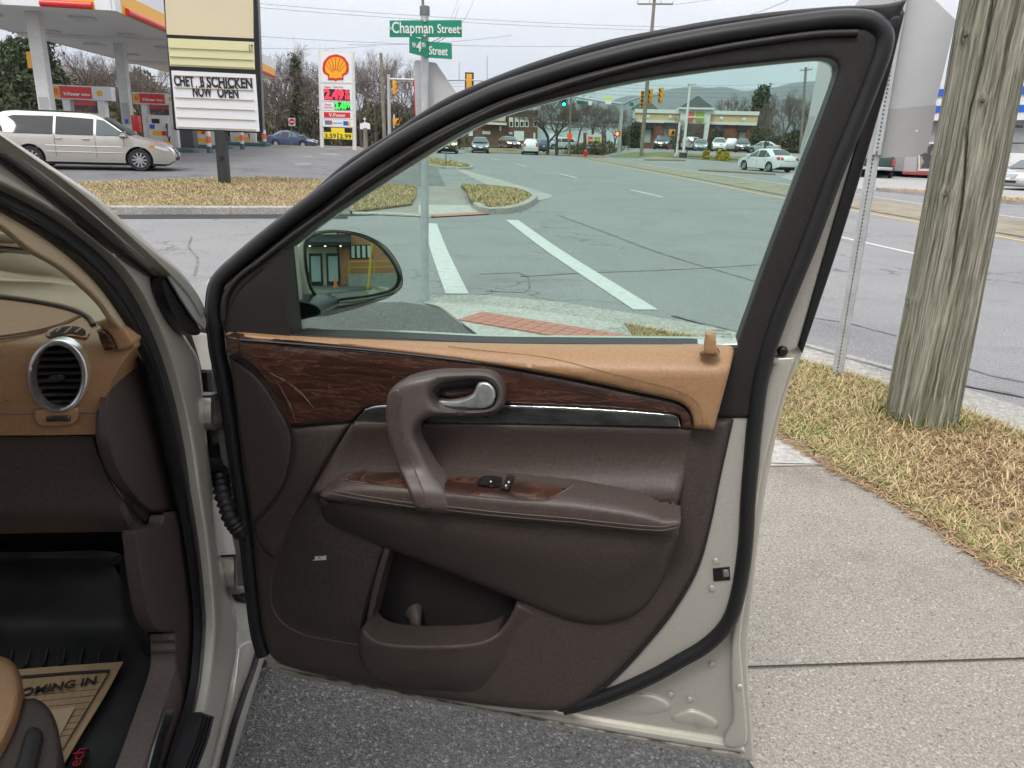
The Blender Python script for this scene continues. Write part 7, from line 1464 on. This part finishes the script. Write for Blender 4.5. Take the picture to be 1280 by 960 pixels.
# ---- trees
def bare_tree_mesh(seed, h=10.0, spread=.55, levels=6, trunk=.2, nfirst=5):
    rs = random.Random(seed); tb, cb = MB(), MB()
    def seg(mb, a, b, r0, r1, n=5):
        mb.tube([a, a.lerp(b, .5) + Vector((rs.uniform(-1, 1), rs.uniform(-1, 1), 0)) * (b - a).length * .04, b], [r0, (r0 + r1) / 2, r1], n, cap=False)
    def grow(a, d, L, r, lv):
        b = a + d * L; seg(tb if lv >= levels - 1 else cb, a, b, r, r * .62, 6 if lv >= levels - 1 else 3)
        if lv == 0: return
        k = rs.choice((2, 3, 3)) if lv < levels - 1 else nfirst
        for i in range(k):
            ax = d.orthogonal(); ax.rotate(Matrix.Rotation(rs.uniform(0, 6.283), 3, d)); nd = d.copy(); nd.rotate(Matrix.Rotation(rs.uniform(.25, spread + .35), 3, ax)); nd.z += .12; nd.normalize()
            st = b if i < 2 else a.lerp(b, rs.uniform(.55, .95)); grow(st, nd, L * rs.uniform(.62, .86), max(r * rs.uniform(.5, .68), .007), lv - 1)
        if lv < levels - 1 and rs.random() < .8: grow(b, (d + Vector((rs.uniform(-.2, .2), rs.uniform(-.2, .2), .1))).normalized(), L * .75, r * .6, lv - 1)
    grow(Vector((0, 0, -.2)), Vector((rs.uniform(-.05, .05), rs.uniform(-.05, .05), 1)).normalized(), h * .26, trunk, levels)
    return tb, cb
M_twig = pm('twig', (.105, .080, .068), .9, c2=(.15, .118, .10), cscale=2); M_trunk = pm('tree_trunk', (.055, .048, .042), .95, c2=(.09, .08, .07), cscale=6)
TREES = []
for sd, lv, sp_, nf in ((1, 6, .6, 3), (4, 6, .5, 3), (9, 6, .75, 4), (12, 6, .42, 3)):
    tb, cb = bare_tree_mesh(sd, 10, sp_, lv, .19, nf); root = empty('bare_tree'); tb.build('trunk', M_trunk, root, 60, recalc=False); cb.build('crown', M_twig, root, None, recalc=False); TREES.append((root, max(v[2] for v in tb.v + cb.v)))
USED = set()
def tree(k, p, sc, label, group=None, mats=None, rz=None, sz=None):
    o = TREES[k][0] if k not in USED else copy_tree(TREES[k][0]); USED.add(k); o.location = p; o.scale = (sc, sc, (sz or sc)); o.rotation_euler = (0, 0, random.uniform(0, 6.28) if rz is None else rz); tag(o, label, 'tree', group); return o
def tree_px(k, px, base, top, y, label, group=None, wide=1.0):
    p = up(px, base, y); zt = up(px, top, y).z; p.z = hz(p.x, p.y); s = (zt - p.z) / TREES[k][1]
    return tree(k, p, s * wide, label, group, sz=s)
def leaf_tree(name, p, h, w, label, col, n=5000, trunk_h=.2, shape_=1.0, group=None, leaf=.16, seed=1):
    rs = np.random.RandomState(seed); root = empty(name, p); tag(root, label, 'tree' if h > 2.2 else 'shrub', group)
    nc = 26; ph = rs.rand(nc) * 6.283; cz = rs.rand(nc); rr = np.sqrt(rs.rand(nc)) * .75; cen = np.stack([np.cos(ph) * rr, np.sin(ph) * rr, cz], 1)
    prof = np.sin(np.pi * np.clip(cz * .86 + .12, 0, 1)) ** .7 if shape_ == 1.0 else np.clip(1.15 - cz * 1.05, .06, 1)
    cen[:, :2] *= prof[:, None]; k = rs.randint(0, nc, n); off = rs.randn(n, 3) * np.array([.17, .17, .075]); P = cen[k] + off
    P = P * np.array([w / 2, w / 2, h * (1 - trunk_h)]) + np.array([0, 0, h * trunk_h]); P[:, 2] = np.maximum(P[:, 2], .03)
    d1 = rs.randn(n, 3); d1 /= np.linalg.norm(d1, axis=1)[:, None]; d2 = np.cross(d1, rs.randn(n, 3)); d2 /= np.linalg.norm(d2, axis=1)[:, None]; L = leaf * (.5 + rs.rand(n))[:, None]
    V = np.empty((n, 4, 3)); V[:, 0] = P - d1 * L; V[:, 1] = P + d2 * L * .45; V[:, 2] = P + d1 * L; V[:, 3] = P - d2 * L * .45
    me = bpy.data.meshes.new('crown'); me.vertices.add(n * 4); me.vertices.foreach_set('co', V.ravel()); me.loops.add(n * 4); me.loops.foreach_set('vertex_index', np.arange(n * 4, dtype=np.int32)); me.polygons.add(n); me.polygons.foreach_set('loop_start', np.arange(0, n * 4, 4, dtype=np.int32)); me.update(calc_edges=True)
    link('crown', me, col, root)
    b = MB(); b.tube([(0, 0, -.1), (0, 0, h * .5), (0, 0, h * .85)], [w * .05, w * .035, .02], 7)
    for q in range(7): a = q * .9; zz = h * (.25 + .08 * q); b.tube([(0, 0, zz), (math.cos(a) * w * .28, math.sin(a) * w * .28, zz + h * .1)], [.03 * w / 3, .01], 4)
    b.build('trunk', M_trunk, root, 60); return root
M_ever = grass_mat('evergreen_leaf', [(0, (.028, .042, .022)), (.5, (.055, .075, .036)), (1, (.095, .12, .06))]); M_ivy = grass_mat('ivy_leaf', [(0, (.035, .045, .025)), (.5, (.07, .08, .042)), (1, (.12, .125, .065))]); M_gold = grass_mat('golden_leaf', [(0, (.22, .16, .01)), (.5, (.42, .33, .03)), (1, (.55, .45, .06))]); M_brush = grass_mat('brush_leaf', [(0, (.06, .05, .03)), (.5, (.10, .085, .055)), (1, (.13, .13, .06))])
GT_ = 'trees behind the filling station'
leaf_tree('evergreen_tree', ground_at(58, 168, 60), 9.8, 5.5, 'tall dark evergreen behind the canopy column at left', M_ever, 9000, .04, .8, GT_, .2, 3)
leaf_tree('evergreen_tree', ground_at(30, 172, 64), 6.4, 4.2, 'lower dark evergreen left of the tall one', M_ever, 5000, .04, 1.0, GT_, .2, 5)
for k, (px, top, y, t) in enumerate(((-25, 66, 70, 0), (10, 60, 74, 1), (100, 52, 66, 2), (128, 60, 72, 1), (160, 64, 70, 0), (182, 74, 76, 3), (205, 80, 72, 2), (232, 92, 76, 0), (262, 100, 78, 3), (292, 100, 80, 1), (318, 84, 78, 2))):
    tree_px(t, px, 172, top, y, 'bare tree number ' if False else ['bare tree at the far left under the canopy edge', 'bare tree left of the first canopy column', 'bare dark tree right of the evergreen', 'bare tree above the nearest pump header', 'bare tree just left of the second column', 'bare tree right of the second column', 'bare tree behind the pump with number 6', 'low bare tree behind the letter board, left part', 'low bare tree behind the letter board, middle part', 'low bare tree behind the letter board, right part', 'bare tree at the right edge of the letter board'][k], GT_, 1.0)
GM = 'trees behind the price sign'
for k, (px, top, y, t, wd) in enumerate(((345, 66, 84, 0, 1.0), (372, 46, 80, 2, .9), (392, 58, 86, 1, .8), (420, 60, 92, 3, .9), (452, 58, 88, 1, .8), (470, 62, 82, 0, .8), (492, 60, 90, 2, .8), (512, 72, 96, 3, .8), (548, 100, 100, 1, .8))):
    tree_px(t, px, 176, top, y, ['bare tree between letter board and price sign, leftmost', 'tallest bare tree left of the price sign', 'bare tree touching the left side of the price sign', 'bare tree hidden behind the price sign', 'bare tree right of the price sign', 'bare tree behind the slim wooden pole', 'bare tree behind the grey signal pole', 'bare tree left of the street name post', 'bare tree low beside the door frame'][k], GM, wd)
leaf_tree('ivy_tree', ground_at(374, 174, 79), 7.6, 2.6, 'ivy covered trunk left of the price sign', M_ivy, 2600, .02, .8, GM, .17, 8)
GC = 'bare trees at the far corner'
TL = [(684, 190, 106, 86, 2, 1.35, 'dark bare tree with forked trunk left of the grey pole'), (696, 193, 90, 84, 1, 1.3, 'largest dark bare tree beside the grey pole'), (722, 186, 116, 100, 0, 1.1, 'bare tree above the emblem sign'), (740, 186, 122, 112, 3, 1.1, 'bare tree behind the emblem sign'), (756, 187, 124, 100, 2, 1.0, 'bare reddish tree left of the signal mast'), (768, 187, 128, 96, 1, .9, 'bare tree behind the signal mast'), (786, 186, 134, 104, 0, .9, 'bare tree left of the restaurant')]
for px, ba, tp, y, t, wd, lab in TL: tree_px(t, px, ba, tp, y, lab, GC, wd)
GR = 'trees right of the restaurant'
for k, (px, top, y, t) in enumerate(((912, 114, 130, 3), (932, 112, 134, 1), (965, 118, 124, 0), (978, 108, 128, 3), (990, 116, 122, 2), (1004, 112, 126, 1), (1018, 110, 120, 0), (950, 128, 118, 2), (1032, 118, 124, 3))):
    tree_px(t, px, 186, top, y, ['bare tree above the right wing of the restaurant', 'second bare tree above the restaurant roof', 'bare tree right of the restaurant corner', 'tall bare tree left of the far pole', 'bare tree in front of the far pole', 'bare tree right behind the far pole', 'bare tree at the right edge of the window', 'low bare tree beside the restaurant corner', 'bare tree hidden at the door pillar'][k], GR, .8)
leaf_tree('pine_tree', bank(944, 186, 128), 9.4, 4.8, 'dark green pine behind the restaurant corner', M_ever, 5000, .15, .9, GR, .3, 21)
tr = tree_px(2, 844, 190, 142, 78, 'small bare ornamental tree left of the light pole', 'ornamental trees', 1.2); tree_px(0, 954, 192, 146, 74, 'small bare ornamental tree near the silver car', 'ornamental trees', 1.2); tree_px(1, 858, 196, 164, 71.5, 'low bare sapling at the foot of the light pole', 'ornamental trees', 1.0)
for k, (px, y, wd) in enumerate(((882, 69.5, .85), (898, 69.5, .9), (906, 68.6, .95))):
    leaf_tree('golden_shrub', bank(px, 200, y), .75, wd, ['golden shrub left in the bark bed', 'golden shrub in the middle of the bark bed', 'golden shrub right in the bark bed'][k], M_gold, 1500, .0, 1.0, 'golden shrubs before the restaurant', .07, 30 + k)
for k, (px, y, h, wd) in enumerate(((793, 105, 3.0, 3), (893, 105, 2.6, 2.2), (942, 104, 3.0, 3), (845, 105, 2.4, 2.4))): leaf_tree('evergreen_shrub', bank(px, 190, y), h, wd, ['dark shrub at the left end of the restaurant', 'dark shrub right of the entrance tower', 'dark shrub at the right end of the restaurant', 'dark shrub left of the entrance'][k], M_ever, 2000, .0, 1.0, 'shrubs along the restaurant', .14, 40 + k)
leaf_tree('evergreen_tree', ground_at(1283, 150, 70) , 9.5, 5, 'green tree behind the grey shop at the right edge', M_ever, 3000, .2, 1.0, None, .3, 55)
# undergrowth and far woods: one mass each
def thicket(name, pts, n, h, label, mat, sz=.35, seed=2):
    rs = np.random.RandomState(seed); A = np.array([(p.x, p.y) for p in pts]); seg = rs.randint(0, len(A) - 1, n); t = rs.rand(n)[:, None]; Q = A[seg] + (A[seg + 1] - A[seg]) * t + rs.randn(n, 2) * 1.2
    z = np.abs(rs.rand(n)) ** 1.3 * h * (.75 + .35 * np.sin(Q[:, 0] * .5) * np.cos(Q[:, 0] * .23 + 1)); P = np.concatenate([Q, z[:, None] - .1], 1)
    d1 = rs.randn(n, 3) * np.array([.5, .5, 1.2]); d1 /= np.linalg.norm(d1, axis=1)[:, None]; d2 = np.cross(d1, rs.randn(n, 3)); d2 /= np.linalg.norm(d2, axis=1)[:, None]; L = sz * (.5 + rs.rand(n))[:, None]
    V = np.empty((n, 4, 3)); V[:, 0] = P - d1 * L; V[:, 1] = P + d2 * L * .22; V[:, 2] = P + d1 * L; V[:, 3] = P - d2 * L * .22
    me = bpy.data.meshes.new(name); me.vertices.add(n * 4); me.vertices.foreach_set('co', V.ravel()); me.loops.add(n * 4); me.loops.foreach_set('vertex_index', np.arange(n * 4, dtype=np.int32)); me.polygons.add(n); me.polygons.foreach_set('loop_start', np.arange(0, n * 4, 4, dtype=np.int32)); me.update(calc_edges=True)
    o = link(name, me, mat); tag(o, label, 'undergrowth', kind='stuff'); return o
thicket('undergrowth', [up(-120, 170, 82), up(60, 170, 84), up(200, 172, 86), up(320, 174, 88)], 16000, 4.2, 'brown undergrowth behind the filling station', M_brush, .5, 2)
thicket('undergrowth', [up(320, 174, 90), up(420, 176, 96), up(520, 178, 100), up(560, 180, 104)], 15000, 5.0, 'brown undergrowth behind the price sign', M_brush, .45, 3)
thicket('hedge', [up(722, 187, 93.5), up(740, 188, 92.5), up(766, 189, 92)], 3500, 1.6, 'low brown hedge around the emblem sign', M_brush, .2, 4)
thicket('far_wood', [up(950, 186, 128), up(990, 186, 124), up(1040, 188, 120)], 9000, 6.0, 'brown winter wood right of the restaurant', M_brush, .5, 5)
thicket('far_wood', [up(560, 180, 150), up(680, 184, 158), up(800, 188, 160), up(960, 190, 165)], 12000, 7.0, 'far winter wood along the horizon', M_brush, .7, 6)
thicket('far_wood', [up(-200, 170, 120), up(100, 170, 125), up(320, 172, 130), up(560, 178, 140)], 16000, 9.0, 'far winter wood behind the filling station', M_brush, .7, 7)
# ---- hills
def hills(name, prof, dist, mat, depth=900, seed=0):
    """a wooded ridge: crest line in (azimuth px, crest px) at a distance"""
    from mathutils import noise as mn
    V = []; F = []; xs = np.arange(prof[0][0], prof[-1][0] + 1, 6.0); rows = 9
    for x in xs:
        c = up(x, interp(x, prof), dist); base = Vector((c.x, c.y, 0)).normalized()
        for k in range(rows):
            t = k / (rows - 1); z = c.z * math.sin(t * math.pi / 2) ** .8; p = Vector((c.x, c.y, 0)) - base * depth * (1 - t)
            nn = mn.noise(Vector((x * .03, t * 3, seed))) ; z += c.z * .10 * nn * math.sin(math.pi * t) + (c.z * .012 * mn.noise(Vector((x * .25, 0, seed))) if k == rows - 1 else 0)
            V.append((p.x, p.y, z - (1 if k == 0 else 0)))
    n = len(xs)
    for i in range(n - 1):
        for k in range(rows - 1): a = i * rows + k; F.append((a, a + rows, a + rows + 1, a + 1))
    o = mesh(name, V, F, mat, None, 60); o['kind'] = 'structure'; return o
M_hill = pm('wooded_hill', (.052, .050, .042), .95, c2=(.075, .068, .055), cscale=.01, cdet=8)
hills('hills', [(560, 150), (640, 142), (700, 134), (760, 128), (810, 122), (840, 115), (872, 111), (900, 112.5), (925, 116), (945, 117), (960, 113), (985, 107.5), (1010, 105), (1040, 104.5), (1080, 108), (1140, 118), (1250, 140), (1400, 170)], 3600, M_hill, 1500, 3)
hills('hills', [(-300, 96), (-100, 84), (0, 76), (60, 80), (140, 96), (260, 120), (360, 150), (420, 165)], 700, pm('near_hill', (.10, .085, .07), .95, c2=(.075, .065, .055), cscale=.05, cdet=8), 320, 8)
# ================================================================== what the door mirror shows: brick building behind the camera
def refl(px, py, dist):
    """point reached from the mirror at a photo position after a horizontal distance"""
    p = MP.at(px, py); d = (p - EYE).normalized(); r = d - MN * 2 * d.dot(MN); h = math.hypot(r.x, r.y); return p + r * (dist / h)
rc = refl(440, 332, 17.0); r0 = (rc - MP.at(440, 332)); r0.z = 0; r0.normalize(); rs_ = Vector((-r0.y, r0.x, 0))
BZ = refl(440, 345, 17.0).z
def rp(px, py, dist=17.0):
    p0 = MP.at(440, 332); q = refl(px, py, dist); k = (q - p0).dot(r0); return q
BM = frame(Vector((rc.x, rc.y, 0)), -rs_, (0, 0, 1)) @ Matrix.Scale(-1, 4, (1, 0, 0)) @ Matrix.Translation((1.3, 0, 0))       # local x to the mirror's right, y up, z towards the car
M_bb = pm('orange_brick', (.52, .22, .105), .9, c2=(.44, .18, .085), cscale=7, cdet=6, bump=(20, .3, .01)); M_sand = pm('sand_render', (.55, .47, .33), .85); M_yr = pm('yellow_rail', (.65, .38, .02), .5); M_ramp = pm('ramp_concrete', (.34, .33, .30), .85, c2=(.28, .27, .25), cscale=3)
print('mirror target', rc, BZ)
bb = empty('brick_building', (rc.x, rc.y, 0)); tag(bb, 'brick building with a dark awning and yellow railing, reflected in the door mirror', 'building')
def bx(nm, x0, x1, y0, y1, z0, z1, mat, par=None): return MB().box(x0, x1, y0, y1, z0, z1, BM).build(nm, mat, par or bb, world=True)
bx('wall', -2.2, 14, 0, 5.2, -6, 0, M_bb); bx('wall', -9, -2.3, 0, 5.2, -6, .02, M_sand); bx('roof_edge', -9.2, 14.2, 5.2, 5.5, -6.2, .2, M_roof)
aw = bx('awning', -4.4, -1.3, 2.75, 2.95, .0, 1.6, M_awn); MB().prism([(0, 0), (1.6, 0), (0, .7)], frame(BM @ Vector((-4.4, 2.95, .02)), BM.to_3x3() @ Vector((0, 0, 1)), (0, 0, 1)), -3.1 if False else 3.1).build('awning_slope', M_awn, bb, world=True)
for x in (-4.0, -3.0, -2.0): MB().lathe([(0, -.05), (.06, -.04), (.07, 0)], Matrix.Translation(BM @ Vector((x, 2.72, 1.3))), 10).build('soffit_lamp', pm('lit_lamp', (1, .9, .6), .5, emis=((1, .8, .45), 4)), bb, 50, world=True)
for x in (-4.3, -3.1): bx('door_frame', x, x + .95, .0, 2.3, .02, .10, M_lens); bx('door_pane', x + .15, x + .8, .3, 2.1, .10, .12, pm('pale_pane', (.42, .47, .48), .2))
w = bx('window', -1.4, .2, 1.9, 2.9, .0, .06, M_lens)
for k in range(4): bx('window_bar', -1.3 + k * .38, -1.08 + k * .38, 1.98, 2.82, .06, .08, M_wpaint, w)
text('house_number', 'B 40', BM @ Matrix.Translation((1.2, 2.2, .01)) @ Matrix.Scale(-1, 4, (1, 0, 0)), .34, M_lens, bb, world=True)
rm = bx('ramp_wall', -1.6, 13, .0, .85, .6, 1.0, M_ramp)
rl = empty('ramp_railing', BM @ Vector((0, .85, .8))); tag(rl, 'yellow pipe railing on the ramp wall, reflected in the door mirror', 'railing')
for yy in (1.3, 1.7): MB().tube([BM @ Vector((-1.5, yy, .8)), BM @ Vector((13, yy, .8))], .03, 8).build('rail', M_yr, rl, 50, world=True)
for k in range(9): MB().tube([BM @ Vector((-1.5 + k * 1.7, .8, .8)), BM @ Vector((-1.5 + k * 1.7, 1.7, .8))], .03, 8).build('baluster', M_yr, rl, 50, world=True)
for k, (x, lab) in enumerate(((-.55, 'tall yellow pole crossing the middle of the mirror view'), (.95, 'yellow pole near the right end of the mirror view'))):
    q = BM @ Vector((x, 0, 5.0)); o = MB().tube([q, q + Vector((0, 0, 4.5)) + (BM.to_3x3() @ Vector((.55, 0, 0)))], .06, 10).build('yellow_pole', M_yr, None, 50); tag(o, lab, 'pole')
q = BM @ Vector((-2.4, 0, 1.6)); root = empty('traffic_cone', q); tag(root, 'orange traffic cone by the door, reflected in the door mirror', 'cone'); mo = pm('cone_orange', (.75, .14, .03), .5); MB().lathe([(.16, .03), (.03, .62), (0, .63)], Matrix.Translation(q), 14).build('body', mo, root, 50, world=True); MB().box(-.2, .2, -.2, .2, 0, .035, Matrix.Translation(q)).build('base', mo, root, world=True)
# ================================================================== thin winter haze over the whole valley
hm = bpy.data.materials.new('haze_air'); hm.use_nodes = True; hn, hl = hm.node_tree.nodes, hm.node_tree.links; hn.clear()
ho = hn.new('ShaderNodeOutputMaterial'); hv = hn.new('ShaderNodeVolumePrincipled'); hv.inputs['Color'].default_value = (.76, .86, 1.0, 1); hv.inputs['Density'].default_value = .00017; hv.inputs['Anisotropy'].default_value = .2
hl.new(hv.outputs[0], ho.inputs['Volume'])
hz_o = MB().box(-3950, 3950, -1450, 5350, -1.35, 420).build('haze', hm); hz_o['kind'] = 'stuff'; tag(hz_o, 'thin bluish haze that fades the far hills', 'haze', kind='stuff')
